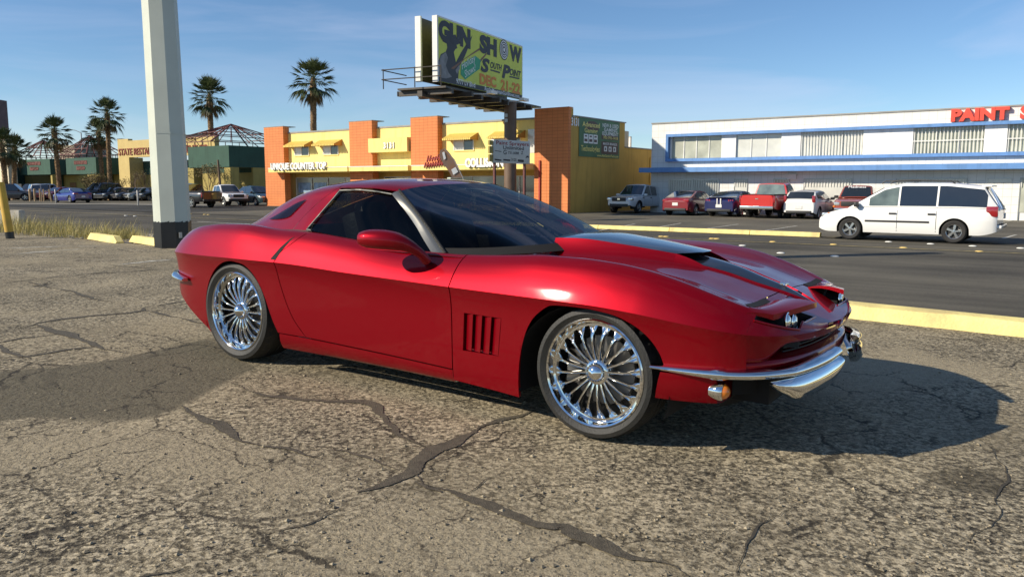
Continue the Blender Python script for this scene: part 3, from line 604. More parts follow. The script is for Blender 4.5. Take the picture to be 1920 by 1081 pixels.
# --- front wing
HOLE = np.array([(.570, .340), (.583, .551), (.838, .551), (.815, .343)])
def f_wing(mb):
    at = ARX; za = .664; x0 = .4935 + GAP
    def put(L, R, B, T, ed=''):
        A = coons(L, R, B, T); P, n = side3(A); mb.grid(P, 0, n); edge_in(mb, P, n, ed)
    mA = [(.560, .157), *HOLE[:2], (.590, float(Zc(.590)))]; mD = [(.805, .148), HOLE[3], HOLE[2], (.846, float(Zc(.846)))]
    put(zl(x0, .16, Zc(x0), 30), line(mA, 30), line([(x0, .16), mA[0]], 6), crease_line(x0, mA[3][0], 6), 'lb')
    put(line([HOLE[1], mA[3]], 8), line([HOLE[2], mD[3]], 8), line([HOLE[1], HOLE[2]], 14), crease_line(mA[3][0], mD[3][0], 14))
    put(line([mA[0], HOLE[0]], 10), line([mD[0], HOLE[3]], 10), line([mA[0], mD[0]], 14), line([HOLE[0], HOLE[3]], 14), 'b')
    B = np.r_[line([mD[0], (.944, .14)], 8), ARCH_FB]
    put(line(mD, 30), zl(at, za, Zc(at), 30), B, crease_line(mD[3][0], at, len(B)), 'b')
    # walls and floor of the louvre pocket
    H3 = np.array([(x, -float(yside(x, z)), z) for x, z in HOLE]); I3 = H3 + [0, .028, 0]
    for k in range(4): a, b = k, (k + 1) % 4; mb.grid(np.array([[H3[a], I3[a]], [H3[b], I3[b]]]))
    mb.add(I3, [(0, 1, 2, 3)])
    # ahead of the arch down to the bumper, round to the nose centre
    zb = .43
    B = np.r_[ARCH_FF, line([(1.755, zb), (2.10, zb)], 20)[1:]]
    T = crease_line(at, 2.10, len(B)); L = zl(at, za, Zc(at), 16); R = zl(2.10, zb, Zc(2.10), 16)
    A = coons(L, R, B, T); P, n = side3(A); mb.grid(P, 0, n); edge_in(mb, P, n, 'b')
    # upper wing: crease up over the ridge to the hood shut line
    vs_ = np.linspace(1, .60, 26); xs = np.r_[np.linspace(.497, 1.9, 56), np.linspace(1.92, 2.10, 12)]; A = np.zeros((len(xs), 26, 2))
    for j, v in enumerate(vs_):
        xx = xs + (.03 * (1 - v) / .2 if v > .78 else .033) * np.clip((.9 - xs) / .4, 0, 1); A[:, j, 0] = xx; A[:, j, 1] = -v * Yc(xx)
    P, n = top3(A); mb.grid(P, 0, n, flip=True); edge_in(mb, P, n, 'l')
mirrored('front_wing', f_wing, m_red)
for k in range(4):
    def f1(mb, k=k):
        pts = []
        for zz, q in ((.549, 1), (.345, 0)):
            xa = np.interp(q, [0, 1], [.571, .584]); xb = np.interp(q, [0, 1], [.814, .837]); a = xa + (xb - xa) * (k + .02) / 4; b = xa + (xb - xa) * (k + .96) / 4
            yA, yB = -float(yside(a, zz)), -float(yside(b, zz)); pts.append([(a, yA + .018, zz), (b, yB + .001, zz), (b, yB + .006, zz), (a, yA + .023, zz)])
        mb.add(pts[0] + pts[1], [(0, 1, 5, 4), (1, 2, 6, 5), (2, 3, 7, 6), (3, 0, 4, 7), (0, 3, 2, 1), (4, 5, 6, 7)])
    mirrored('louvre', f1, m_red)
# --- hood (whole width), tail deck, nose cap
def f_top(x0, x1, v0, n, m):
    mb = MB(); xs = np.linspace(x0, x1, n) if not isinstance(x0, np.ndarray) else x0
    vv = np.linspace(-v0, v0, m); A = np.zeros((len(xs), m, 2)); A[..., 0] = xs[:, None]; A[..., 1] = vv[None] * Yc(xs)[:, None]
    P, nn = top3(A); mb.grid(P, 0, nn); return mb
hood = f_top(.50, 2.035, .594, 70, 49).build('hood', m_red, car)
nose = MB(); nose.mirror = False
NX = np.r_[2.10, np.linspace(2.108, 2.236, 13), np.linspace(2.245, 2.3, 6), np.linspace(2.306, 2.3345, 10)]; NV = np.r_[-1, -.96, np.linspace(-.92, -.42, 13), np.linspace(-.36, .36, 13), np.linspace(.42, .92, 13), .96, 1]
xs = np.linspace(2.0412, 2.1, 6); A = np.zeros((6, 49, 2)); A[..., 0] = xs[:, None]; A[..., 1] = np.linspace(-.594, .594, 49)[None] * Yc(xs)[:, None]; P, nn = top3(A); nose.grid(P, 0, nn)
A = np.zeros((len(NX), len(NV), 2)); A[..., 0] = NX[:, None]; A[..., 1] = NV[None] * Yc(NX)[:, None]; P, nn = top3(A); o0 = len(nose.v); nose.grid(P, 0, nn)
nb_ = len(NV); keep = []                      # leave the two lamp pods open
for fi, q in enumerate(nose.f):
    if q[0] >= o0:
        a = min(k - o0 for k in q); r_, c_ = divmod(a, nb_)
        if 1 <= r_ < 15 and (2 <= c_ < 14 or 28 <= c_ < 40): continue
    keep.append(fi)
nose.f = [nose.f[k] for k in keep]; nose.m = [nose.m[k] for k in keep]
PODS = {-1: P[1:16, 2:15], 1: P[1:16, 28:41]}
def plan_nose(n, off=0., ymax=.80):
    """points (x, y) round the nose from near side to far side, pushed out by off"""
    ys = np.linspace(-ymax, ymax, n); xx = np.linspace(1.9, 2.335, 600); xs_ = np.interp(np.abs(ys), Yc(xx)[::-1], xx[::-1]); C = np.stack([xs_, ys], -1)
    d = np.gradient(C, axis=0); d /= np.linalg.norm(d, axis=1, keepdims=True); return C + np.stack([d[:, 1], -d[:, 0]], -1) * off
YE = float(Yc(2.10)); C = plan_nose(81, 0, YE); sl_h = np.clip((.75 - np.abs(C[:, 1])) / .16, 0, 1); sl_h = sl_h * sl_h * (3 - 2 * sl_h)      # grille slot opens towards the middle; oversized, its black stands in for shade
zlow = np.full(81, .478); ztopn = Zc(C[:, 0]); zlip = zlow + (ztopn - .038 - zlow) * sl_h; G = []
for k, q in enumerate(np.linspace(0, 1, 11) ** 1.5):
    d_ = (ztopn - zlip) * q; tk_ = .030 * (1 - np.exp(-d_ / .07)) + .055 * d_ ** 2; D0 = plan_nose(81, 0, YE); nr = plan_nose(81, 1., YE) - D0; wn_ = np.clip((YE - np.abs(D0[:, 1])) / .16, 0, 1)[:, None]
    D = D0 - tk_[:, None] * (nr * wn_ + np.stack([0 * tk_, np.sign(D0[:, 1])], -1) * (1 - wn_)); G.append(np.c_[D, ztopn + (zlip - ztopn) * q])
D = plan_nose(81, -.10, YE - .02); G.append(np.c_[D, zlip + .006]); nose.grid(np.array(G))
G = []
for z, inn in ((.50, .11), (.479, .034), (.476, .028), (.455, .022), (.43, .026), (.40, .034), (.385, .08)): G.append(np.c_[plan_nose(81, -inn, YE), np.full(81, z)])
nose.grid(np.array(G))
nose.build('nose_panel', m_red, car, smooth=40)
deck = f_top(-2.265, -.84, .555, 50, 41).build('rear_deck', m_red, car)
# tail panel closing the rear
tp = MB(); yy = np.linspace(-.70, .70, 21); tp.grid(np.array([[(-2.265 - .03 * (1 - (y / .70) ** 2), y, z) for y in yy] for z in (.70, .60, .50, .43)])); tp.grid(np.array([[(-2.265 - .03 * (1 - (y / .70) ** 2) * k, y, z) for y in yy] for z, k in ((.70, 1), (.76, 0))])[::-1])
tp.build('tail_panel', m_red, car, smooth=40)
# --- inner dark structure so nothing is see-through
ub = MB()
ub.box((0, 0, .30), (1.72, 1.40, .28)); ub.box((1.38, 0, .42), (.80, .98, .40)); ub.box((-1.35, 0, .42), (.8, .96, .40)); ub.box((1.95, 0, .40), (.42, 1.2, .30)); ub.box((-2.0, 0, .45), (.4, 1.2, .3)); ub.box((-1.3, 0, .66), (1.2, 1.1, .16))
for cx, r_, zz in ((ARX, ARR, AZF), (RAX, RAR, AZR)):
    for sg in (-1, 1):
        a = np.radians(np.linspace(-20, 200, 30)); ra_ = .43 if cx > 0 else .40; rb_ = (.672 - zz) if cx > 0 else (.70 - zz); ub.grid(np.array([[(cx - (.02 if cx > 0 else 0) + ra_ * math.cos(k), sg * y, zz + rb_ * math.sin(k)) for y in (.48, .89)] for k in a]), flip=sg > 0)
ub.build('underbody', m_under, car, smooth=40)
# --- hood scoop (stinger): red flanks, black top, open mouth, black stripe running to the nose
XS = np.linspace(.80, 1.50, 30)
Wt = pchip([.80, 1.1, 1.35, 1.50], [.315, .285, .245, .205]); Wb = pchip([.80, 1.1, 1.4, 1.50], [.44, .40, .315, .265])
Zt = pchip([.80, .95, 1.18, 1.40, 1.50], [.960, .965, .948, .922, .908])
def f_flank(mb):
    rows = []
    for k in np.linspace(0, 1, 9):
        y = -(Wb(XS) + (Wt(XS) - Wb(XS)) * (k ** .55)); zb_ = ztop(XS, -Wb(XS)) - .004; zt_ = Zt(XS) - .018
        rows.append(np.stack([XS, y, zb_ + (zt_ - zb_) * k ** 1.25], -1))
    mb.grid(np.array(rows).transpose(1, 0, 2), flip=True)
    # nose of the flank running out onto the hood
    xe = np.linspace(1.50, 1.68, 12); k = (xe - 1.5) / .18
    rows = []
    for q in np.linspace(0, 1, 9):
        yb = -(.265 - .06 * k); yt = -(.205 - .02 * k); y = yb + (yt - yb) * q ** .55; zb_ = ztop(xe, yb) - .004; zt_ = (Zt(1.5) - .018) * (1 - k) + (ztop(xe, yt) + .004) * k
        rows.append(np.stack([xe, y, zb_ + (zt_ - zb_) * q ** 1.25], -1))
    mb.grid(np.array(rows).transpose(1, 0, 2), flip=True)
mirrored('scoop_flank', f_flank, m_red, smooth=60, parent=hood)
mb = MB(); vv = np.linspace(-1, 1, 17); xf = 1.50 + .10
G = []
for x in np.r_[XS]:
    k = np.clip((x - 1.2) / .3, 0, 1) ** 2; G.append([(x + .11 * k * (1 - v * v), v * float(Wt(x)), float(Zt(x)) - .018 * abs(v) ** 2.4 - .012 * k * (1 - v * v)) for v in vv])
mb.grid(np.array(G)); top_edge = G[-1]
mb.grid(np.array([top_edge, [(x - .03, y, z - .012) for x, y, z in top_edge], [(x - .25, y, z - .02) for x, y, z in top_edge]]))
mb.grid(np.array([[(.80, v * .315, .958 - .018 * abs(v) ** 2.4) for v in vv], [(.79, v * .33, .84) for v in vv]])[::-1])
mb.build('scoop_top', m_blackp, hood, smooth=50)
mb = MB(); xs = np.linspace(1.30, 2.20, 40); Ws = pchip([1.30, 1.5, 1.8, 2.0, 2.12, 2.20], [.180, .172, .130, .088, .045, .004]); Hs = pchip([1.3, 1.5, 1.7, 2.0, 2.2], [.020, .026, .030, .022, .004])
G = [[(x, q * float(Ws(x)), float(ztop(x, q * Ws(x))) + h * float(Hs(x))) for q, h in ((-1.06, -.12), (-1.0, .10), (-.8, .30), (-.5, .60), (-.2, .92), (0, 1), (.2, .92), (.5, .60), (.8, .30), (1, .10), (1.06, -.12))] for x in xs]
mb.grid(np.array(G)); mb.build('hood_stripe', m_blackp, hood, smooth=50)
mb = MB(); G = [[(x, q * (float(Ws(x)) + .012), float(ztop(x, q * (Ws(x) + .012))) + h) for q, h in ((-1.12, -.003), (-1.02, .010), (-.96, .0))] for x in xs[6:]]
mb.grid(np.array(G)); mb.grid(np.array(G)[:, ::-1] * [1, -1, 1]); mb.build('stripe_edge', m_red, hood, smooth=50)
# mouth of the scoop
mb = MB(); G = [[(1.30, v * .18, .80), (1.30, v * .18, .92)] for v in (-1, 1)]; mb.box((1.36, 0, .865), (.02, .40, .10)); mb.build('scoop_mouth', m_under, hood)
# crossed-flag badge at the tip of the stripe, small chrome script
mb = MB(); bx, bz = 2.03, float(ztop(2.03, 0)) + .022
mb.box((bx, .0, bz + .004), (.05, .012, .012), M=Matrix.Rotation(.6, 3, 'Z')); mb.box((bx, .0, bz + .006), (.05, .012, .012), M=Matrix.Rotation(-.6, 3, 'Z')); mb.lathe([(0, .012), (.012, .009), (.014, 0)], 10, M=Matrix.Translation((bx + .008, 0, bz)))
mb.build('badge', m_chrome, hood, bevel=.002)
mb = MB(); mb.box((2.085, -.12, float(ztop(2.085, -.12)) + .004), (.01, .06, .006)); mb.build('badge', m_chrome, hood)
# --- greenhouse
Zr = pchip([-1.98,-1.8,-1.5,-1.2,-.95,-.7,-.45,-.2,.03], [.885,.955,1.085,1.185,1.24,1.262,1.268,1.262,1.243])
Rr = pchip([-1.98,-1.8,-1.5,-1.2,-.9,-.67,-.45,-.235,.05], [.30,.37,.46,.53,.575,.592,.582,.548,.47])
Zq = pchip([-1.98,-1.8,-1.5,-1.2,-.9,-.67,-.45,-.235,.05], [.872,.925,1.02,1.105,1.165,1.190,1.194,1.178,1.15])
Yb = pchip([-1.98,-1.6,-1.3,-1.0,-.8,-.5,0,.33], [.50,.60,.675,.735,.768,.775,.768,.735])
Zb = pchip([-1.98,-1.6,-1.3,-1.0,-.8,-.4,.1,.33], [.84,.885,.90,.915,.920,.89,.852,.838])
def cabin(x, w):
    """greenhouse skin: w = 0 centre line, .62 cant rail, 1 belt"""
    x, w = np.broadcast_arrays(np.asarray(x, float), np.asarray(w, float))
    zc, yr, zr, yb, zb = Zr(x), Rr(x), Zq(x), Yb(x), Zb(x)
    K = np.array([0, .22, .42, .56, .62, .70, .85, 1.0])
    Y = np.stack([0 * yr, yr * .40, yr * .74, yr * .94, yr, yr + (yb - yr) * .22, yr + (yb - yr) * .62, yb], -1)
    Z = np.stack([zc, zc - .10 * (zc - zr), zc - .36 * (zc - zr), zc - .74 * (zc - zr), zr, zr - .22 * (zr - zb), zr - .61 * (zr - zb), zb], -1)
    def lin(V):
        i = np.clip(np.searchsorted(K, w, side='right') - 1, 0, len(K) - 2); h = np.diff(K); d = np.diff(V, axis=-1) / h; m = np.zeros_like(V); m[..., 0] = d[..., 0]; m[..., -1] = d[..., -1]
        for q in range(1, len(K) - 1): m[..., q] = (d[..., q - 1] * h[q] + d[..., q] * h[q - 1]) / (h[q] + h[q - 1])
        if V is Z: m[..., 0] = 0
        g = lambda A, k: np.take_along_axis(A, k[..., None], -1)[..., 0]; t = (w - K[i]) / h[i]; t2, t3 = t * t, t ** 3
        return (2*t3-3*t2+1)*g(V,i) + (t3-2*t2+t)*h[i]*g(m,i) + (-2*t3+3*t2)*g(V,i+1) + (t3-t2)*h[i]*g(m,i+1)
    return np.stack([x, -lin(Y), lin(Z)], -1)
def cab3(A, out=0.):
    x, w = A[..., 0], A[..., 1]; P = cabin(x, w); h = .006
    du = cabin(x + h, w) - cabin(x - h, w); dw = cabin(x, np.minimum(w + h, 1)) - cabin(x, np.maximum(w - h, 0)); n = np.cross(dw, du); n /= np.linalg.norm(n, axis=-1, keepdims=True) + 1e-12
    n = np.where((n[..., 2:3] < 0) & (w[..., None] < .6), -n, n); s_ = np.sign((n[..., 1] * -1)); n = np.where((w[..., None] >= .6) & (n[..., 1:2] > 0), -n, n)
    return P + n * out, n
def W_at(x, z):
    """w on the side of the cabin where the skin reaches height z"""
    ws = np.linspace(.5, 1, 80); zz = cabin(np.full(80, x), ws)[:, 2]; return float(np.interp(-z, -zz, ws))
def hdr(w): return .03 - .265 * np.clip(np.asarray(w) / .62, 0, 1) ** 1.7          # front edge of the roof
# roof panel (red): header back to the hoop seam; hatch further back
def seam(w): return np.interp(w, [0, .62, 1], [-.66, -.70, -1.0])
def mbsym(name, fn, mat, smooth=None, parent=None):
    mb = MB(); mb.mirror = True; fn(mb); return mb.build(name, mat, parent or car, smooth)
def f_roof(mb):
    ws = np.linspace(0, .605, 24); A = np.array([[(h + (s_ - h) * u, w_) for w_, h, s_ in zip(ws, hdr(ws), seam(ws))] for u in np.linspace(0, 1, 30)]); P, n = cab3(A); both(mb, P, n)
roof = mbsym('roof', f_roof, m_red)
# side glass outline in (x, z)
GTR, GTF, GBF, GBR = (-.668, 1.176), (-.25, 1.163), (.22, .848), (-.805, .925)
def side_strip(mb, lo, hi, n, m, out=0.):
    """skin between two (x,z) polylines"""
    a, b = curve3(lo, n), curve3(hi, n); A = np.zeros((n, m, 2))
    for i in range(n):
        for j, q in enumerate(np.linspace(0, 1, m)):
            x = a[i, 0] + (b[i, 0] - a[i, 0]) * q; z = a[i, 1] + (b[i, 1] - a[i, 1]) * q; A[i, j] = (x, W_at(x, z))
    P, n_ = cab3(A, out); mb.grid(P, 0, n_)
mirrored('side_window', lambda mb: side_strip(mb, [GBR, (-.4, .892), (.0, .862), GBF], [GTR, (-.5, 1.181), (-.38, 1.177), GTF], 26, 10, -.006), m_glass)
# hoop / sail panel between side glass and seam, then quarter behind it
def f_hoop(mb):
    A = []
    for q in np.linspace(0, 1, 20):
        z = .915 + (1.19 - .915) * q; x1 = np.interp(z, [.915, 1.176, 1.19], [-.822, -.69, -.68]) ; x0 = np.interp(z, [.90, 1.0, 1.1, 1.19], [-.985, -.93, -.84, -.715])
        A.append([(x, W_at(x, z) if z < 1.188 else .60) for x in np.linspace(x0 + .003, x1, 8)])
    P, n = cab3(np.array(A)); mb.grid(P, 0, n)
mirrored('roof_pillar', f_hoop, m_red)
def f_sail(mb):
    A = []
    for q in np.linspace(0, 1, 30):
        x0 = np.interp(q, [0, 1], [-1.97, -1.97]); w0 = .42 + .58 * q; xs_ = np.linspace(-1.97, 0, 2)
        z1 = None; xe = -.7
        for _ in range(8):
            z1 = float(cabin(xe, w0)[2]); xe = .5 * xe + .5 * float(np.interp(z1, [.90, 1.0, 1.1, 1.19, 1.24], [-.985, -.93, -.84, -.715, -.67]))
        A.append([(x, w0) for x in np.linspace(-1.97, xe - .003, 40)])
    P, n = cab3(np.array(A)); mb.grid(P, 0, n, flip=True)
mirrored('rear_pillar', f_sail, m_red)
mirrored('quarter_window', lambda mb: side_strip(mb, [(-1.40, .958), (-1.25, .966), (-1.12, .985), (-1.09, 1.0)], [(-1.33, .985), (-1.22, 1.035), (-1.10, 1.085), (-1.0, 1.11)], 14, 5, .006), m_glass)
def f_back(mb):
    ws = np.linspace(0, .415, 16); A = np.array([[(s_ - .004 + (-1.97 - s_) * u, w_) for w_, s_ in zip(ws, seam(ws))] for u in np.linspace(0, 1, 30)]); P, n = cab3(A, .002); both(mb, P, n)
mbsym('rear_window', f_back, m_glass)
# window seal: grey bead round the side glass
def f_seal(mb):
    pts = [GBF, (.0, .862), (-.4, .892), GBR, (-.74, 1.05), GTR, (-.5, 1.183), (-.38, 1.179), GTF]
    C = np.r_[line(pts[:4], 24), curve3([GBR, (-.738, 1.05), GTR], 12), curve3([GTR, (-.5, 1.184), (-.38, 1.179), GTF], 16)]
    P, n = cab3(np.array([(x, W_at(x, z)) for x, z in C]), .004); mb.tube(P[22:], .0065, 6)
mirrored('window_seal', f_seal, m_seal, smooth=60)
# windscreen between header and cowl
cw = curve3([(.315, -.738, .836), (.50, -.685, .842), (.72, -.56, .858), (.88, -.36, .874), (.96, 0, .885)], 24)
ws = np.linspace(.605, 0, 24); hd = cabin(hdr(ws), ws)
def f_ws(mb):
    G = []
    for u in np.linspace(0, 1, 20):
        k = math.sin(math.pi * u); G.append(cw + (hd - cw) * u + np.array([.5, 0, .86])[None] * (.036 * k * (1 - (np.linspace(1, 0, 24) ** 4) * .7))[:, None])
    mb.grid(np.array(G), flip=True); mb.grid(np.array(G) * [1, -1, 1])
f = MB(); f_ws(f); f.build('windscreen', m_glass2, car, smooth=180)
# black frit band along the base of the windscreen
f = MB(); G = [cw + (hd - cw) * u + np.array([.5, 0, .86])[None] * (.036 * math.sin(math.pi * u) + .002) for u in (0, .04, .08)]; f.grid(np.array(G), flip=True); f.grid(np.array(G) * [1, -1, 1]); f.build('cowl_trim', m_under, car, smooth=60)
# A-pillar and the satin triangle at its foot
def f_pil(mb):
    n = 20; a = cw[0] + (hd[0] - cw[0]) * np.linspace(0, 1, n)[:, None] + np.array([.5, 0, .86]) * (.036 * .3 * np.sin(np.pi * np.linspace(0, 1, n)))[:, None]
    b = np.array([cab3(np.array((x, W_at(x, z))))[0] for x, z in line([GBF, GTF], n)])
    inner = np.array([(.30, -.690, .845)]) + (hd[0] - np.array([(.30, -.690, .845)])) * np.linspace(0, 1, n)[:, None]
    out = np.array([-.05, -.9, .3]) * .012
    mb.grid(np.stack([a + [.012, .012, .006], a + out * .8, (a * .6 + b * .4) + out * 1.1, b * .9 + a * .1 + out, b], 1), flip=False)
mirrored('windscreen_pillar', f_pil, m_pillar, smooth=60)
mirrored('pillar_gasket', lambda mb: mb.tube([(cw[0] + (hd[0] - cw[0]) * u + np.array([.5, 0, .86]) * .036 * .3 * math.sin(math.pi * u) + np.array([.012, -.004, .012])) for u in np.linspace(0, 1, 12)], .007, 6), m_dark, smooth=60)
# roof lights / clip on top
mb = MB(); mb.box((-.30, .12, 1.272), (.03, .12, .008)); mb.build('roof_badge', m_chrome, car)
# --- cabin inside
it = MB(); it.box((-.1, 0, .45), (1.5, 1.35, .08)); it.box((.56, 0, .72), (.34, 1.25, .20)); it.box((-.88, 0, .70), (.12, 1.3, .5)); it.box((0, -.80, .66), (1.4, .03, .36)); it.box((0, .80, .66), (1.4, .03, .36)); it.box((0, 0, .56), (1.0, .22, .24))
it.build('interior', m_seat, car, bevel=.03)
for sg in (-1, 1):
    s_ = MB(); s_.box((-.22, sg * .37, .56), (.52, .50, .14)); s_.box((-.52, sg * .37, .80), (.14, .50, .50), M=Matrix.Rotation(-.32, 3, 'Y')); s_.box((-.62, sg * .37, 1.04), (.09, .25, .13), M=Matrix.Rotation(-.3, 3, 'Y')); s_.build('seat', m_seat, car, bevel=.04)
sw = MB(); MM = Matrix.Translation((.30, .37, .83)) @ Matrix.Rotation(math.radians(-62), 4, 'Y')
sw.lathe([(.175 + .014 * math.cos(a), .014 * math.sin(a)) for a in np.linspace(0, 2 * math.pi, 9)[:-1]], 28, M=MM, close=True)
for a in (0, 2.2, 4.1): sw.bar(MM @ Vector((0, 0, -.02)), MM @ Vector((.17 * math.cos(a), .17 * math.sin(a), 0)), .03, .012)
sw.lathe([(0, .0), (.05, -.005), (.055, -.03)], 14, M=MM); sw.build('steering_wheel', m_dark, car, smooth=50)
# rear-view mirror inside
MB().box((.06, .02, 1.13), (.03, .22, .06)).build('interior_mirror', m_dark, car, bevel=.01)
# --- door mirrors: pod swept back from a stalk on the door
def f_mir(mb):
    path = curve3([(.295, -.872, .808), (.285, -.90, .842), (.255, -.94, .882), (.20, -.98, .912), (.12, -1.015, .926), (.04, -1.04, .928), (-.02, -1.055, .928)], 16)
    hh = np.interp(np.linspace(0, 1, 16), [0, .15, .35, .5, .7, .9, 1], [.026, .026, .038, .052, .057, .054, .040]); dd = np.interp(np.linspace(0, 1, 16), [0, .15, .35, .5, .7, .92, 1], [.040, .036, .045, .065, .080, .078, .060]); G = []
    for i, p in enumerate(path):
        d = path[min(i + 1, 15)] - path[max(i - 1, 0)]; h = np.array([d[1], -d[0], 0]); h /= np.linalg.norm(h); d /= np.linalg.norm(d); up = np.cross(h, d)
        G.append([p + h * dd[i] * math.copysign(abs(math.cos(a)) ** .8, math.cos(a)) + up * hh[i] * math.copysign(abs(math.sin(a)) ** .8, math.sin(a)) for a in np.linspace(0, 2 * math.pi, 25)])
    mb.grid(np.array(G)); c = path[-1] + (path[-1] - path[-2]) * .35
    mb.grid(np.array([G[-1], [np.array(q) * .55 + c * .45 for q in G[-1]], [c for q in G[-1]]]))
mirrored('door_mirror', f_mir, m_red, smooth=60)
# --- vent slot behind the door
def f_vent(mb):
    A = np.array([[(-.862, -.858), (-.835, -.842)], [(-.915, -.893), (-.885, -.893)], [(-.972, -.930), (-.925, -.932)]]) 
    x, y = A[..., 0], np.sign(A[..., 1]) * np.minimum(np.abs(A[..., 1]), Yc(A[..., 0]) - .006); P, n = top3(np.stack([x, y], -1)); mb.grid(P + n * .0025, 0)
mirrored('side_vent', f_vent, m_under)
# --- bumpers
def blade(mb, off, pts):
    """pts: (y, z_mid, half height, bulge) along the nose plan"""
    C = plan_nose(241, off, .948); ys = C[:, 1]; G = []
    for y, zm, hh, b in pts:
        i = np.argmin(abs(ys - y)); p = C[i]; d = C[min(i + 1, 240)] - C[max(i - 1, 0)]; d /= np.linalg.norm(d); nn = np.array([d[1], -d[0]])
        row = []
        for a, o in ((1, -.035), (1.0, .0), (.55, b), (0, b * 1.25), (-.55, b), (-1.0, .0), (-1., -.03)): row.append((p[0] + nn[0] * o, p[1] + nn[1] * o, zm + hh * a))
        G.append(row)
    mb.grid(np.array(G), flip=True)
    mb.poly(G[0]); mb.poly(G[-1][::-1])
def interp_pts(tab, n):
    T_ = np.array(tab); k = np.linspace(0, 1, len(T_)); return [tuple(np.interp(q, k, T_[:, c]) for c in range(4)) for q in np.linspace(0, 1, n)]
def f_fb(mb):
    # side return along the wing, then round the front
    xs = np.linspace(1.70, 2.02, 14); G = []
    for i, x in enumerate(xs):
        q = i / 13; yy = float(Yc(x)) + .0 - .012 + .016 * q; zm = .425 - .005 * q; hh = .010 + .014 * q
        G.append([(x, -yy + .03, zm + hh), (x, -yy, zm + hh), (x, -yy - .012, zm + hh * .5), (x, -yy - .015, zm), (x, -yy - .012, zm - hh * .5), (x, -yy, zm - hh), (x, -yy + .03, zm - hh)])
    Cn = plan_nose(241, .004, .948); ys = Cn[:, 1]
    for q in np.linspace(0, 1, 30):
        y = -.85 + .66 * q; i = np.argmin(abs(ys - y)); p = Cn[i]; d = Cn[i + 1] - Cn[i - 1]; d /= np.linalg.norm(d); nn = np.array([d[1], -d[0]]); zm = .42 + .045 * q ** 1.3; hh = .019 + .003 * q; b = .014; ex = .045 * min(1, q / .35); up = .006 * min(1, q / .5) * (1 if q < .85 else 1 - (q - .85) / .15 * .6)
        G.append([(p[0] + nn[0] * (o + ex), p[1] + nn[1] * (o + ex), zm + dz) for dz, o in ((hh + up, -.03 - up * .6), (hh, 0), (hh * .5, b * .8), (0, b), (-hh * .5, b * .8), (-hh, 0), (-hh, -.03))])
    mb.grid(np.array(G), flip=True); mb.poly(G[-1][::-1]); mb.poly(G[0])
    # deep lower lobe towards the centre
    G = []
    for q in np.linspace(0, 1, 22):
        y = -.74 + .55 * q; i = np.argmin(abs(ys - y)); p = Cn[i]; d = Cn[i + 1] - Cn[i - 1]; d /= np.linalg.norm(d); nn = np.array([d[1], -d[0]]); qq = max(0, (y + .85) / .64); zt_ = .42 + .045 * qq ** 1.3 - .022
        dep = .118 * min(1, (q / .28 + .05)) ** .75 * (1 if q < .72 else math.sqrt(max(0, 1 - ((q - .72) / .29) ** 2)) * .8 + .2)
        G.append([(p[0] + nn[0] * (o + .042), p[1] + nn[1] * (o + .042), zt_ - dep * k) for k, o in ((0, .006), (.12, .020), (.35, .030), (.6, .030), (.85, .020), (1, .002), (1, -.03))])
    mb.grid(np.array(G), flip=True)
mirrored('front_bumper', f_fb, m_chrome, smooth=45)
def f_rb(mb):
    G = []
    for q in np.linspace(0, 1, 24):
        if q < .5: x = -1.93 - .58 * q; y = float(Yc(max(x, -2.24))) + .012; nx, ny = -.15 - .6 * q, -.95
        else: k = (q - .5) * 2; x = -2.22 - .07 * math.sin(k * 1.57); y = .70 - .42 * k; nx, ny = -1, -.2
        hh = .012 + .022 * min(1, q * 2.2); zm = .515 + .01 * q
        G.append([(x + nx * o, -(y) + ny * o, zm + hh * a) for a, o in ((1, -.03), (1, 0), (.5, .014), (0, .018), (-.5, .014), (-1, 0), (-1, -.03))])
    mb.grid(np.array(G)); mb.poly(G[0]); mb.poly(G[-1])
mirrored('rear_bumper', f_rb, m_chrome, smooth=45)
# --- grille between nose lip and bumper, dark lower valance, red cheek below the bumper with amber lamp
g = MB(); C = plan_nose(41, -.12, .80); g.grid(np.array([np.c_[C, np.full(41, z)] for z in (.58, .30)]), flip=False)
g.build('grille_cavity', m_under, car)  # black backing shows through the oversized slot in place of shaded red
for z in (.535, .517, .499):
    C = plan_nose(41, -.07, .56); MB().tube(np.c_[C, np.full(41, z)], .0045, 6).build('grille_bar', m_dark, car, smooth=60)
def f_cheek(mb):
    G = []
    for k, (z, inn) in enumerate([(.405, .012), (.36, .014), (.31, .022), (.272, .04), (.262, .10)]):
        xs = np.linspace(1.745 - .01 * k, 1.985, 14); G.append(np.stack([xs, -(Yc(xs) - inn - .03 * ((xs - 1.74) / .25) ** 2), np.full(14, z)], -1))
    mb.grid(np.array(G), flip=True); G2 = np.array(G)[:, -1]; mb.grid(np.stack([G2, G2 + [0.0, .30, 0]], 1), flip=True)
mirrored('front_cheek', f_cheek, m_red, smooth=50)
vl = MB(); C = plan_nose(41, -.16, .70); vl.grid(np.array([np.c_[C - [d, 0], np.full(41, z)] for z, d in ((.40, 0), (.30, .03), (.20, .14))])); vl.build('lower_valance', m_dark, car, smooth=50)
def f_ind(mb): pass
for sg in (-1, 1):
    M_ = Matrix.Translation((1.985, sg * .815, .335)) @ Matrix.Rotation(math.radians(90), 4, 'Y')
    MB().lathe([(.034, -.03), (.043, .0), (.044, .028), (.038, .034), (.036, .026)], 20, M=M_).build('indicator_housing', m_chrome, car, smooth=50)
    MB().lathe([(.0, .062), (.016, .058), (.030, .046), (.037, .030)], 20, M=M_).build('indicator_lens', m_amber, car, smooth=60)
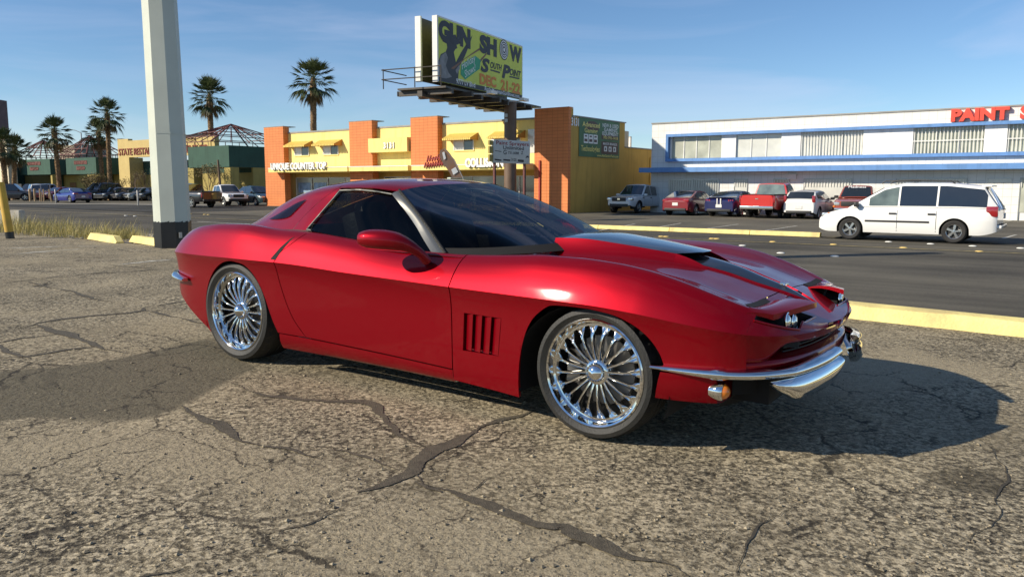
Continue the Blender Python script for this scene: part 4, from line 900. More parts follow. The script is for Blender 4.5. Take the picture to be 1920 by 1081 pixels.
# --- headlamp pods: visor lid over an open recess holding two round lamps
for sg in (-1, 1):
    Q = PODS[sg]; rc = MB(); low = Q - [0, 0, .085]; rc.grid(low)
    for e in (np.s_[0, :], np.s_[-1, :], np.s_[:, 0], np.s_[:, -1]): rc.grid(np.stack([Q[e], low[e]], 0))
    rc.build('headlamp_recess', m_under, car, smooth=40)
    # red bead round the opening
    bd = MB(); out_ = Q[:, 0] if sg < 0 else Q[:, -1]; bd.tube(out_ + [0, 0, .002], .0065, 6); bd.tube(Q[-1] + [0, 0, .001], .005, 6); bd.build('pod_bead', m_red, car, smooth=60)
    G = []
    for k in np.linspace(0, 1, 16):                # k = 0 inner end, 1 outer end
        j_ = (1 - k) * (Q.shape[1] - 1) if sg < 0 else k * (Q.shape[1] - 1); j0 = min(int(j_), Q.shape[1] - 2); fr_ = j_ - j0
        j_ = Q.shape[1] - 1 - j_ if False else j_
        b = Q[0, j0] * (1 - fr_) + Q[0, j0 + 1] * fr_; f_ = Q[-1, j0] * (1 - fr_) + Q[-1, j0 + 1] * fr_
        row = []
        for u in np.linspace(0, 1, 9):
            x = b[0] - .035 + (2.272 - .105 * k ** 1.3 - b[0] + .035) * u; y = b[1] + (f_[1] - b[1]) * u * .45; zs_ = float(ztop(b[0] - .035, b[1]))
            row.append((x, y, (zs_ + .003) * (1 - u) ** 2 + (.712 - .028 * k ** 1.4) * (1 - (1 - u) ** 2) + .012 * math.sin(math.pi * u) * (1 - .4 * k)))
        G.append(row)
    G = np.array(G); th_ = np.array([0, 0, .026]); lid = MB(); lid.grid(G); lid.grid(G - th_ * np.linspace(.3, 1, 9)[None, :, None]); Gb = G - th_ * np.linspace(.3, 1, 9)[None, :, None]
    for e in (np.s_[:, -1], np.s_[0, :], np.s_[-1, :], np.s_[:, 0]): lid.grid(np.stack([G[e], Gb[e]], 0))
    lid.build('headlamp_lid', m_red, car, smooth=35)
    for k, rr_ in ((.78, 9), (.55, 10)):
        j_ = int(round((1 - k) * 12 if sg < 0 else k * 12)); b = Q[rr_, j_]
        M_ = Matrix.Translation((b[0], b[1], b[2] - .014)) @ Matrix.Rotation(math.radians(84), 4, 'Y')
        M_ = M_ @ Matrix.Scale(1.12, 4)
        o = MB().lathe([(.0, .016), (.018, .014), (.032, .006), (.036, 0)], 20, M=M_).build('headlamp', m_lens, car, smooth=60)
        MB().lathe([(.036, -.005), (.040, .0), (.041, .006), (.037, .008)], 20, M=M_).build('headlamp_bezel', m_chrome, o, smooth=60)
        MB().lathe([(.036, -.06), (.039, .0)], 16, M=M_).build('headlamp_body', m_under, o, smooth=60)
    # dark intake slot behind the lid
    sl_ = MB(); S0 = np.array([[(x, sg * v, float(ztop(x, v)) + .0035) for x in (2.035, 2.072)] for v in np.linspace(.36, .66, 8)]); sl_.grid(S0, flip=sg < 0); sl_.build('intake_slot', m_under, car)
# --- wheels
NS = 20
def wheel_meshes(R, W, rl=.277):
    t = MB(); pr = []
    hw = W / 2
    pr = [(rl - .012, hw - .035), (rl + .000, hw - .010), (rl + .012, hw - .002), (rl + (R - rl) * .45, hw + .010), (rl + (R - rl) * .78, hw + .002), (R - .010, hw - .020), (R - .002, hw - .038), (R, hw - .05), (R, hw - .07), (R - .006, hw - .074), (R - .006, hw - .080), (R, hw - .084), (R, .012), (R - .006, .009), (R - .006, -.009), (R, -.012), (R, -hw + .05), (R - .010, -hw + .02), (rl, -hw)]
    t.lathe(pr, 72)
    n = len(pr)
    for i in range(72):              # tread blocks: notch the shoulder
        if i % 2 == 0:
            for q in (5, 6, 7, 16): 
                x, y, z = t.v[i * n + q]; k = (R - .012) / R; t.v[i * n + q] = (x * k, y * k, z)
    tm = t.mesh('tyre', m_tyre, 35)
    r = MB(); r.lathe([(rl + .002, hw - .016), (rl + .003, hw - .004), (rl - .004, hw + .001), (rl - .012, hw - .004), (rl - .017, hw - .018), (rl - .021, hw - .040), (rl - .027, hw - .047), (rl - .036, hw - .047), (rl - .040, hw - .060), (rl - .030, hw - .10), (rl - .03, -hw + .03)], 64)
    r.lathe([(.0, hw - .052), (.062, hw - .052), (.072, hw - .060), (.074, hw - .085)], 32)
    rm = r.mesh('wheel', m_chrome, 30)
    s = MB()                          # one spoke: slim raised bar that forks into a flared foot at the rim
    st_ = [(.058, .0090, .012, -.048), (.10, .0082, .016, -.042), (.15, .0082, .018, -.039), (.185, .0092, .017, -.040), (.205, .0135, .014, -.044), (.222, .0205, .010, -.049), (.236, .026, .006, -.053)]
    G = []
    for rr, wd, hg, zz in st_: G.append([(rr, wd * a, hw + zz + hg * b) for a, b in ((-1, -.9), (-1.0, .2), (-.55, .85), (-.25, .45), (.25, .45), (.55, .85), (1.0, .2), (1, -.9))])
    s.grid(np.array(G)); sm = s.mesh('spoke', m_chrome, 50)
    c = MB(); c.lathe([(.0, hw + .004), (.018, hw + .001), (.034, hw - .008), (.046, hw - .024), (.049, hw - .036), (.062, hw - .040), (.068, hw - .048), (.070, hw - .06)], 36); cm = c.mesh('hub_cap', m_chrome, 50)
    d = MB(); d.lathe([(.02, hw - .115), (.175, hw - .115), (.178, hw - .12), (.178, hw - .14)], 40); dm = d.mesh('brake_disc', m_disc, 40)
    k = MB(); k.box((.150, 0, hw - .115), (.075, .17, .07)); km = k.mesh('brake_caliper', m_disc)
    b = MB(); b.lathe([(.0, hw - .15), (.262, hw - .15)], 24); bm_ = b.mesh('wheel_back', m_under)
    return tm, rm, sm, cm, dm, km, bm_
for nm, R, W, x, yo in (('f', .335, .255, WB, .766), ('r', .344, .30, -WB, .752)):
    ms = wheel_meshes(R, W, .270 if nm == 'f' else .268)
    for sg in (-1, 1):
        M_ = Matrix.Translation((x, sg * yo, R)) @ Matrix.Rotation(math.radians(90) * (1 if sg < 0 else -1), 4, 'X') @ Matrix.Rotation(.13 if nm == 'f' else .02, 4, 'Z')
        wo_ = place('wheel', ms[1], car, M_)
        place('tyre', ms[0], wo_); place('hub_cap', ms[3], wo_); place('brake_disc', ms[4], wo_); place('wheel_back', ms[6], wo_)
        place('brake_caliper', ms[5], wo_, Matrix.Rotation(math.radians(170 if nm == 'f' else 30), 4, 'Z'))
        for i in range(NS): place('spoke', ms[2], wo_, Matrix.Rotation(2 * math.pi * i / NS, 4, 'Z'))
# ================================================================== buildings and signs across the road
GZ = ROADZ + .012
def finish(root, base=None):
    """children were built in world coordinates: move the Empty to the thing's base"""
    V = []
    for c in root.children:
        if c.type == 'MESH': V += [c.matrix_basis @ v.co for v in c.data.vertices]
    V = np.array(V); b = Vector((V[:, 0].mean(), V[:, 1].mean(), V[:, 2].min())) if base is None else Vector(base)
    root.location = b
    for c in root.children: c.matrix_basis = Matrix.Translation(-b) @ c.matrix_basis
    return root
def at_depth(px, py, Y): d = ray(px, py); return cC + d * (Y / d[1])
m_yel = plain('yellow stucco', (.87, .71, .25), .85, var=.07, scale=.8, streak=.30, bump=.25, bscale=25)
m_och = plain('dark ochre wall', (.60, .375, .085), .85, var=.12, scale=.7, streak=.30, bump=.25, bscale=25)  # side wall and shop base colour, darker and browner than the yellow front
m_org = blocks('orange block', (.82, .27, .085), (.52, .15, .045), .40, .203, moff=0.)
m_wht = blocks('white painted block', (.88, .87, .83), (.68, .67, .62), .40, .40, var=.03)
m_wht2 = plain('white render', (.90, .89, .86), .8, var=.05, scale=1., streak=.30)
m_blue = plain('blue trim', (.12, .27, .56), .6, var=.12, scale=2, streak=.30)
m_cap = plain('grey roof flashing', (.30, .29, .26), .6, var=.2, scale=2)
m_pane = plain('window glass dark', (.05, .065, .07), .05, spec=.9, var=.2, scale=.6)
m_paneb = plain('window with pale blind', (.62, .62, .56), .25, coat=.6, var=.12, scale=2)
m_paneg = plain('obscured window', (.46, .47, .38), .3, coat=.5, var=.35, scale=1.2)
m_frame = plain('white window frame', (.74, .73, .68), .5, var=.06)
m_alu = plain('aluminium frame', (.45, .45, .42), .4, metal=.6, var=.1)
m_lett = plain('white sign letters', (.86, .86, .84), .5, var=.04); m_redl = plain('red sign letters', (.74, .07, .04), .5, var=.06); m_blkl = plain('black sign letters', (.03, .03, .032), .6, var=.1)
m_grn = plain('dark green stucco', (.036, .088, .062), .85, var=.15, scale=1., streak=.30, bump=.2, bscale=30)
m_olv = plain('olive yellow stucco', (.37, .29, .085), .85, var=.12, scale=1., streak=.30, bump=.2, bscale=30)
m_wire = plain('rusty red pipe', (.13, .04, .035), .7, var=.2)
m_brown = plain('brown letters', (.21, .045, .02), .7, var=.1)
m_crm = plain('cream stucco', (.70, .60, .42), .85, var=.1, scale=1., streak=.30)
m_door = plain('brown door', (.22, .11, .035), .6, var=.1)
m_steel = plain('dark steel', (.07, .06, .05), .55, metal=.3, var=.25); m_postb = plain('brown painted steel', (.15, .095, .06), .5, var=.2, scale=2)
m_gpost = plain('galvanised post', (.40, .39, .36), .5, metal=.4, var=.2)

# ---------------- orange and yellow shops
ob = thing('shop_building', 'two storey yellow shop building with orange block columns', 'building')
F = 42.5; COLS = [(-56.75, -54.25), (-46.4, -43.95), (-40.05, -37.5), (-29.35, -26.82)]
mb = MB(); mb.bst(-56.4, -27.0, F + .8, 49.2, GZ, 5.50); mb.bst(-56.4, -27.0, F, F + .8, 2.30, 5.50); mb.build('front_wall', m_yel, ob)
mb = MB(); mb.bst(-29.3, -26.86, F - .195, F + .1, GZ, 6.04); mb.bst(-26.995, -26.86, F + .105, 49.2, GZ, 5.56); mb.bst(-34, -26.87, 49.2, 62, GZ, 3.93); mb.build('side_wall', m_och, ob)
mb = MB(); mb.bst(-56.5, -26.8, F - .05, F + .25, 5.502, 5.62); mb.bst(-27.15, -26.78, F + .25, 49.25, 5.562, 5.63); mb.bst(-27.2, -26.80, 49.25, 62.05, 3.932, 4.0); mb.build('roof_flashing', m_cap, ob)
for a, b in COLS:
    c = MB().bst(a, b, F - .5, F - .2 if a > -30 else F + .1, GZ, 6.05).build('column', m_org, ob)
    MB().bst(a - .02, b + .02, F - .52, F + (.0 if a > -30 else .75), 6.052, 6.10).build('column_cap', m_org if a > -30 else m_cap, c)
BAYS = [(-54.25, -46.4), (-43.95, -40.05), (-37.5, -29.35)]
for k, (a, b) in enumerate(BAYS):
    ca, cb = [(-55.2, -45.75), (-45.6, -39.55), (-39.2, -29.4)][k]
    c = MB().bst(ca, cb, F - 1.35, F - .505, 2.36, 2.66).bst(a, b, F - .5, F + .0, 2.36, 2.66).build('canopy', m_yel, ob)
    MB().bst(ca - .02, cb + .02, F - 1.37, F - .02 if False else F - .507, 2.662, 2.72).build('canopy_cap', m_frame, c)
    MB().bst(a, b, F + .6, F + .79, GZ, .12).build('stall_riser', m_och, ob)
    MB().bst(a, b, F + .55, F + .79, 1.98, 2.30).build('transom', m_och, ob)
    n = max(2, int((b - a) / 1.9)); wd = (b - a) / n
    for i in range(n):
        p = MB().bst(a + i * wd + .05, a + (i + 1) * wd - .05, F + .70, F + .74, .125, 1.97).build('shop_window', m_pane if (i + k) % 3 else m_paneg, ob)
        f = MB(); x0, x1 = a + i * wd, a + (i + 1) * wd
        f.bst(x0, x0 + .048, F + .64, F + .755, .125, 1.975); f.bst(x0 + .049, x1 - .001, F + .64, F + .755, 1.92, 1.976); f.build('window_frame', m_frame, p)
    if k == 0:
        for i in range(2):
            pz = MB().bst(a + i * wd + .25, a + (i + 1) * wd - .2, F + .685, F + .698, .75, 1.55); pz.build('window_poster', plain('blue window poster', (.30, .42, .55), .4, var=.5, scale=3), ob)
# upstairs windows under ribbed awnings
def awning(s0, s1, zt, zb, out, par):
    r = MB(); n = 15; wd = (s1 - s0) / n
    for i in range(n):
        a = s0 + i * wd; r.add([st(a + .02, F - .02, zt), st(a + wd - .02, F - .02, zt), st(a + wd - .02 + .0, F - out, zb + .12), st(a + .02, F - out, zb + .12), st(a + .02, F - out, zb), st(a + wd - .02, F - out, zb)], [(3, 2, 1, 0), (5, 2, 3, 4)])
        r.add([st(a + .02, F - .02, zt - .02), st(a + wd - .02, F - .02, zt - .02), st(a + wd - .02 + .0, F - out + .02, zb + .10), st(a + .02, F - out + .02, zb + .10)], [(0, 1, 2, 3)])
    o = r.build('awning', plain('yellow awning slats', (.80, .58, .13), .6, var=.1), par)
    b = MB(); b.add([st(s0, F - .02, zt - .03), st(s1, F - .02, zt - .03), st(s1, F - out + .03, zb + .09), st(s0, F - out + .03, zb + .09)], [(0, 1, 2, 3)]); b.poly([st(s1, F - .01, zt), st(s1, F - out, zb + .1), st(s1, F - out, zb), st(s1, F - .01, zb)]); b.poly([st(s0, F - .01, zt), st(s0, F - out, zb + .1), st(s0, F - out, zb), st(s0, F - .01, zb)])
    b.build('awning_side', plain('brown awning side', (.50, .24, .045), .6), o)
for a, b in [(-53.9, -51.25), (-50.4, -47.75), (-36.8, -34.3), (-32.9, -30.4)]:
    awning(a, b, 4.86, 4.36, .85, ob); c = (a + b) / 2
    for i in range(2):
        p = MB().bst(c - .82 + i * .84, c - .02 + i * .84, F - .02, F - .005, 3.72, 4.44).build('upper_window', m_paneb if i == 0 else m_pane, ob)
    MB().bst(c - .9, c + .9, F - .06, F - .002, 3.64, 3.718).build('window_sill', m_yel, ob)
    
    for x0, x1 in ((c - .9, c - .825), (c + .83, c + .9), (c - .015, c + .015)): MB().bst(x0, x1, F - .05, F - .021, 3.72, 4.46).build('window_post', m_frame, ob)
p = MB().bst(-30.2, -29.42, F - .02, F - .005, 3.4, 4.9).build('upper_window', m_paneb, ob)
sb = MB().bst(-44.15, -40.2, F - .72, F - .003 if False else F - .506, 3.72, 4.73).bst(-43.9, -40.2, F - .505, F - .002, 3.72, 4.73).build('sign_box', m_yel, ob)
text_mesh('street_number', '3131', m_lett, .42, .06, 1.05, ob, wall_M(-42.5, F - .76, 3.98), bold=.02)
def letters(name, body, px0, px1, py, h, t, mat, par, z=None, depth=.12, bold=.02):
    s0, z0 = on_t(px0, py, t); s1, _ = on_t(px1, py, t); return text_mesh(name, body, mat, h, depth, s1 - s0, par, wall_M(s0, t, z if z is not None else z0), bold=bold)
letters('sign_lettering', 'UNIQUE COUNTER TOP', 509, 613, 320, .50, F - 1.45, m_lett, ob, z=2.58, depth=.16, bold=.035)
letters('sign_lettering', 'COLLISION', 873, 945, 313, .52, F - 1.45, m_lett, ob, z=2.55, depth=.16, bold=.05)
# red script logo on the middle canopy: two slanted rows of overlapping strokes
lg = MB(); r = random.Random(2); s0 = on_t(796, 312, F - 1.45)[0]
for row, (za, n, x0) in enumerate([(2.92, 9, .25), (2.52, 11, .0)]):
    for i in range(n):
        a = s0 + x0 + i * .23 + row * .0; h = r.uniform(.28, .42); lg.bar(st(a, F - 1.46, za + .05 * i * .4), st(a + .14, F - 1.46, za + h + .05 * i * .4), .11, .06); lg.bar(st(a + .02, F - 1.46, za + .14 + .02 * i), st(a + .22, F - 1.46, za + .2 + .02 * i), .08, .06)
lg.build('script_logo', plain('dark red letters', (.30, .02, .02), .5, var=.1), ob)
text_mesh('street_number', '3131', m_lett, .48, .03, .86, ob, Matrix(((N_[0], 0, E_[0], st(-26.83, 42.34)[0]), (N_[1], 0, E_[1], st(-26.83, 42.34)[1]), (0, 1, 0, 5.0), (0, 0, 0, 1))), bold=.02)
MB().bst(-28.95, -28.85, F - .60, F - .505, GZ, 2.9).build('conduit', plain('red conduit', (.42, .05, .03), .6), ob)
MB().bst(-26.858, -26.80, 53.0, 53.1, 1.5, 3.4).build('drain_pipe', m_och, ob)
mb = MB(); mb.bst(-27.6, -27.2, 49.6, 50.4, 4.0, 5.1); mb.build('roof_unit', m_crm, ob)
mb = MB(); mb.bst(-33, -29, 54, 57, 4.0, 4.15); mb.bst(-33, -32.8, 54, 54.2, 4.15, 5); mb.bst(-29.2, -29, 54, 54.2, 4.15, 5); mb.bst(-33, -29, 54, 54.2, 4.9, 5.0); mb.build('roof_rack', m_frame, ob)
finish(ob)
# banner on the side wall
bn = thing('wall_banner', 'green banner for new and used gaming equipment on the ochre side wall', 'banner')
def sideM(t, z, off=.03): x, y, zz = st(-26.85 + off, t, z); return Matrix(((N_[0], 0, E_[0], x), (N_[1], 0, E_[1], y), (0, 1, 0, zz), (0, 0, 0, 1)))
bt0, bt1, bz0, bz1 = 43.25, 48.4, 3.15, 5.55; bw, bh = bt1 - bt0, bz1 - bz0
def rect(x0, y0, x1, y1, z=0): return [(x0, y0, z), (x1, y0, z), (x1, y1, z), (x0, y1, z)]
def panel_part(name, polys, mat, par, M, lift):
    mb = MB()
    for p in polys: mb.poly([(a, b, lift) for a, b, *_ in p])
    o = mb.build(name, mat, par); o.matrix_local = M; return o
M0 = sideM(bt0, bz0)
o = MB().box((bw / 2, bh / 2, -.01), (bw, bh, .02)).build('banner_sheet', plain('banner green', (.07, .18, .075), .6, var=.3, scale=1.2), bn); o.matrix_local = M0
ye = plain('banner yellow print', (.85, .74, .22), .6); gy = plain('banner pale print', (.82, .82, .76), .6); dk = plain('banner dark print', (.10, .055, .04), .6, var=.3)
for pts, mt, lf in [(rect(2.75, .25, 5.0, 1.05), dk, .003), (rect(2.75, 1.2, 5.0, 1.5), dk, .003), ([(.7, 1.7), (2.4, 1.7), (2.4, 2.05), (1.9, 2.25), (1.2, 2.25), (.7, 2.05)], dk, .003)] + [(rect(.55 + .59 * i, .85, 1.08 + .59 * i, 1.42), gy, .006) for i in range(3)] + [(rect(3.1 + .6 * i, .42, 3.5 + .6 * i, .75), gy, .006) for i in range(3)] + [(rect(.62 + .59 * i, .95, .98 + .59 * i, 1.12), dk, .009) for i in range(3)] + [(rect(.66 + .59 * i, 1.25, .94 + .59 * i, 1.34), dk, .009) for i in range(3)] + [(rect(3.2 + .6 * i, .5, 3.35 + .6 * i, .66), dk, .009) for i in range(3)]:
    panel_part('banner_print', [pts], mt, bn, M0, lf)
for body, x, y, h, wd, mt in [('Advanced', .35, 1.88, .30, 2.15, ye), ('Gaming', .62, 1.52, .28, 1.6, ye), ('Technologies', .22, .36, .34, 2.3, ye), ('NEW & USED', 2.85, 1.98, .24, 2.1, gy), ('GAMING', 3.05, 1.72, .22, 1.75, gy), ('EQUIPMENT', 2.85, 1.46, .23, 2.1, gy), ('702-792-1418', 2.95, 1.24, .17, 1.95, ye), ('MAJOR BRANDS', 2.95, .84, .16, 1.85, gy), ('www.AdvGamingTech.com', 2.2, .06, .15, 2.8, ye)]:
    text_mesh('banner_text', body, mt, h, 0, wd, bn, M0 @ Matrix.Translation((x, y, .012)), bold=.02)
finish(bn)

# ---------------- white and blue paint shop
wbld = thing('paint_shop', 'long white two storey block building with blue trim and red lettering', 'building')
W_ = 47.5; A0, A1 = -23.95, 16.
mb = MB(); mb.bst(A0, A1, W_ + .35, 62, GZ, 5.26); mb.bst(A0, A1, W_, W_ + .348, GZ, 2.15); mb.bst(A0, A1, W_, W_ + .348, 2.15, 2.86); mb.bst(A0, A1, W_, W_ + .348, 4.40, 5.26); mb.bst(A0, -22.85, W_, W_ + .348, 2.861, 4.399)
mb.build('block_wall', m_wht, wbld)
MB().bst(A0 - .04, A1, W_ - .05, W_ + .4, 5.262, 5.34).build('roof_flashing', m_cap, wbld)
tb = MB(); tb.bst(-22.85, A1, W_ - .26, W_ - .003, 4.40, 4.57); tb.bst(-22.85, A1, W_ - .26, W_ - .003, 2.86, 3.04); tb.bst(-22.85, -22.68, W_ - .26, W_ - .003, 3.042, 4.398); tb.build('blue_trim', m_blue, wbld)
MB().bst(-24.3, A1, W_ - 1.02, W_ - .004, 2.18, 2.47).build('canopy', m_blue, wbld)
UP = [(-22.6, -19.25, 4, 0), (-18.35, -15.6, 3, 0), (-14.5, -11.1, 3, 1), (-8.6, -5.3, 3, 2), (-4.3, -1.0, 3, 2), (1.0, 4.2, 3, 2), (6, 9.4, 3, 2)]
prev = -22.66
for a, b, n, kind in UP + [(A1, A1, 0, 0)]: MB().bst(prev, a, W_ + .02, W_ + .345, 3.042, 4.398).build('upper_wall_panel', m_wht2, wbld); prev = b
for a, b, n, kind in UP:
    wd = (b - a) / n; 
    for i in range(n):
        p = MB().bst(a + i * wd + .03, a + (i + 1) * wd - .03, W_ + .16, W_ + .18, 3.05, 4.39).build('upper_window', [m_paneg, m_paneb, m_paneg][0 if kind == 0 and a < -19 else (1 if kind < 2 else 2)], wbld)
        MB().bst(a + i * wd - .028, a + i * wd + .028, W_ + .12, W_ + .2, 3.045, 4.395).build('window_mullion', m_frame, p)
    if kind:
        g_ = MB(); nb = int((b - a) / .17)
        for i in range(nb): g_.bst(a + .05 + i * (b - a) / nb, a + .085 + i * (b - a) / nb, W_ + .05, W_ + .075, 3.05, 4.39)
        if kind == 2: g_.bst(a, b, W_ + .04, W_ + .049, 3.68, 3.73)
        g_.build('security_bars', m_frame, wbld)
LO = [(-22.65, -21.0, m_alu), (-20.95, -19.3, m_alu), (-18.35, -17.5, m_paneb), (-15.95, -15.0, m_paneg), (-14.2, -11.55, m_paneb), (-9.3, -5.9, m_paneb), (-3.6, -2.0, m_paneg), (1, 4.5, m_paneb)]
for a, b, mt in LO:
    p = MB().bst(a + .05, b - .05, W_ - .03, W_ - .004, .05 if mt is not m_alu else GZ, 1.70).build('lower_window', mt, wbld)
    fr = MB(); fr.bst(a, a + .048, W_ - .06, W_ - .003, GZ, 1.76); fr.bst(b - .048, b, W_ - .06, W_ - .003, GZ, 1.76); fr.bst(a + .049, b - .049, W_ - .06, W_ - .003, 1.702, 1.758); fr.build('window_frame', m_alu, p)
    nb = int((b - a) / .16); g_ = MB()
    for i in range(nb): g_.bst(a + .07 + i * (b - a - .1) / nb, a + .10 + i * (b - a - .1) / nb, W_ - .10, W_ - .075, 1.3 if mt is not m_alu else GZ + .02, 1.69)
    g_.build('vertical_slats', m_frame if mt is not m_alu else m_alu, p)
mb = MB(); mb.bst(-15.1, -14.6, W_ - .2, W_ - .004, 1.72, 2.02); mb.build('wall_lamp', m_frame, wbld)
MB().bst(-5.0, -3.95, W_ - .06, W_ - .004, 1.52, 1.72).build('wall_sign', m_paneb, wbld)
letters('sign_lettering', 'PAINT', 1783, 1892, 226, .56, W_ - .14, m_redl, wbld, z=4.67, depth=.24, bold=.06)
s_, _ = on_t(1912, 222, W_ - .14); text_mesh('sign_lettering', 'S', m_redl, .56, .24, .52, wbld, wall_M(s_, W_ - .14, 4.67), bold=.06)
finish(wbld)

# ---------------- state restaurant equipment building: green and olive
gb = thing('restaurant_equipment_building', 'green and olive stucco store with pyramid pipe frames on its roof', 'building')
G0 = 55.
def S(px, py, t): return on_t(px, py, t)
def gbox(mb, x0, y0, x1, y1, t0, t1):
    a, z1 = S(x0, y0, t0); b, z0 = S(x1, y1, t0); mb.bst(a, b, t0, t1, z0, z1); return a, b, z0, z1
mb = MB(); a_, b_, z0_, z1_ = gbox(mb, -40, 296, 497, 296 + 1, G0 + 2, G0 + 16) if False else (0, 0, 0, 0)
sl_, zt_ = S(-60, 300, G0 + 3); sr_, _ = S(500, 300, G0 + 3)
mb = MB(); mb.bst(sl_, sr_, G0 + 3, G0 + 25, GZ, 2.85); mb.build('olive_wall', m_olv, gb)
mb = MB(); mb.bst(sl_, sr_, G0 + 3.02, G0 + 25, 2.852, 4.55); mb.build('green_wall', m_grn, gb)
# parapet that carries the name
pa, pz1 = S(220, 263, G0 + 1); pb, _ = S(402, 258, G0 + 1); _, pz0 = S(220, 296, G0 + 1)
mb = MB(); mb.bst(pa, pb, G0 + 1, G0 + 1.6, pz0, pz1 - .15); mb.bst(pa, S(241, 280, G0 + 1)[0], G0 + 1.0, G0 + 2.9, GZ, pz0 - .003); mb.bst(pa, S(241, 280, G0 + 1)[0], G0 + 1, G0 + 1.6, pz1 - .148, pz1 + .1); mb.build('name_parapet', plain('mustard parapet', (.54, .41, .16), .85, var=.1, scale=1.), gb)
n1 = S(223, 292, G0 + .95); n2 = S(276, 292, G0 + .95)
text_mesh('sign_lettering', 'STATE RESTAURANT EQUIPMENT CO.', m_brown, .85, .08, S(392, 274, G0 + .95)[0] - n1[0], gb, wall_M(n1[0], G0 + .95, pz0 + .32), bold=.02)
mb = MB(); w0 = S(244, 297, G0 + 2.95)[0]; w1 = S(345, 297, G0 + 2.95)[0]; mb.bst(w0, w1, G0 + 2.96, G0 + 2.99, 2.75, 4.5); mb.build('green_panel', m_grn, gb)
for px in (259, 320): 
    a = S(px, 300, G0 + 2.9)[0]; MB().bst(a, a + .35, G0 + 2.7, G0 + 2.95, GZ, 4.6).build('pilaster', m_blkl, gb)
# billboard strip behind
a, z1 = S(330, 254, G0 + 12); b, z0 = S(404, 263, G0 + 12); MB().bst(a, b, G0 + 12, G0 + 12.4, z0 - .6, z1).build('roof_sign', m_blkl, gb); text_mesh('roof_sign_text', 'comninis', m_lett, .75, 0, 5.2, gb, wall_M(S(338, 261, G0 + 12)[0], G0 + 11.97, z0 - .1))
# sign blocks with shaded returns and pyramid frames
def pyramid(cs, ct, half_s, half_t, z0, zp, par):
    mb = MB(); ap = st(cs, ct, zp); R_ = .09
    ring = [(cs - half_s, ct - half_t), (cs + half_s, ct - half_t), (cs + half_s, ct + half_t), (cs - half_s, ct + half_t)]
    for k in range(4):
        (a, b), (c, d) = ring[k], ring[(k + 1) % 4]
        for q in np.linspace(0, 1, 6)[:-1]: mb.tube([st(a + (c - a) * q, b + (d - b) * q, z0), ap], R_ if q == 0 else R_ * .6, 4, cap=False)
        for h in (0, .3, .55, .8): 
            f_ = lambda u, v: st(cs + (u - cs) * (1 - h), ct + (v - ct) * (1 - h), z0 + (zp - z0) * h); mb.tube([f_(a, b), f_(c, d)], R_ * .7, 4, cap=False)
        for q in np.linspace(0, 1, 8): mb.tube([st(a + (c - a) * q, b + (d - b) * q, z0 - .6), st(a + (c - a) * q, b + (d - b) * q, z0)], R_ * .5, 4, cap=False)
    mb.build('pyramid_frame', m_wire, par)
BL = [(352, 276, 430, 313, 1, 433, 233), (35, 300, 95, 327, 0, 80, 263), (123, 297, 181, 326, 0, 168, 255)]
for x0, y0, x1, y1, big, apx, apy in BL:
    tt = G0 - (3 if big else 1); a, z1 = S(x0, y0, tt); b, z0 = S(x1, y1, tt); _, zp = S(apx, apy, tt + 5)
    dp = 13 if big else 6
    MB().bst(a, b, tt, tt + dp, z0, z1).build('green_fascia', m_grn, gb)
    ps_, pz_ = on_t(apx, apy, tt + dp / 2); pyramid(ps_, tt + dp / 2, (b - a) / 2 + (1.5 if big else .3), dp / 2 - .2, z1 + .55, pz_, gb)
    if big:
        for q in (0.10, 1.0): MB().bst(a + (b - a) * q - (1.1 if q else .0), a + (b - a) * q + (0 if q else .9), tt + .1, tt + 1.2, GZ, z0 - .003).build('porch_column', m_olv, gb)
        MB().bst(b - .3, b - .004, tt + 3, tt + dp, GZ, z0 - .003).build('porch_wall', m_olv, gb)
    else:
        MB().bst(b - .5, b - .004, tt + .2, tt + 1., GZ, z0 - .003).build('porch_column', m_olv, gb)
        for i, (bd, q) in enumerate([('BOULEVARD', .62), ('SPORTS', .28)] if x0 < 50 else [('THINK', .60), ('AHEAD', .26)]):
            zz = z0 + (z1 - z0) * q; r = random.Random(i); k = MB(); wd = (b - a) * (.42 if i == 0 else .27); c0 = a + (b - a) * .5 - wd / 2
            for j in range(14 if i == 0 else 9):      # worn raised letters, no longer legible
                xx = c0 + wd * j / (14 if i == 0 else 9); k.bst(xx, xx + .16, tt - .06, tt - .004, zz, zz + .5); k.bst(xx + .165, xx + .34, tt - .06, tt - .004, zz + r.choice([0, .2, .38]), zz + .12 + r.choice([.0, .2, .38]))
            k.build('worn_lettering', plain('faded red letters', (.15, .05, .04), .8), gb)
for px in (28, 32, 104, 185, 197):
    a = S(px, 330, G0 + 2)[0]; MB().bst(a, a + .45, G0 + 1.9, G0 + 2.9, GZ, 4.75).build('buttress', m_grn, gb)
a = S(130, 340, G0 + 2.9)[0]; MB().bst(a, a + 1.9, G0 + 2.93, G0 + 2.98, GZ, 1.75).build('shop_door', m_door, gb)
finish(gb)
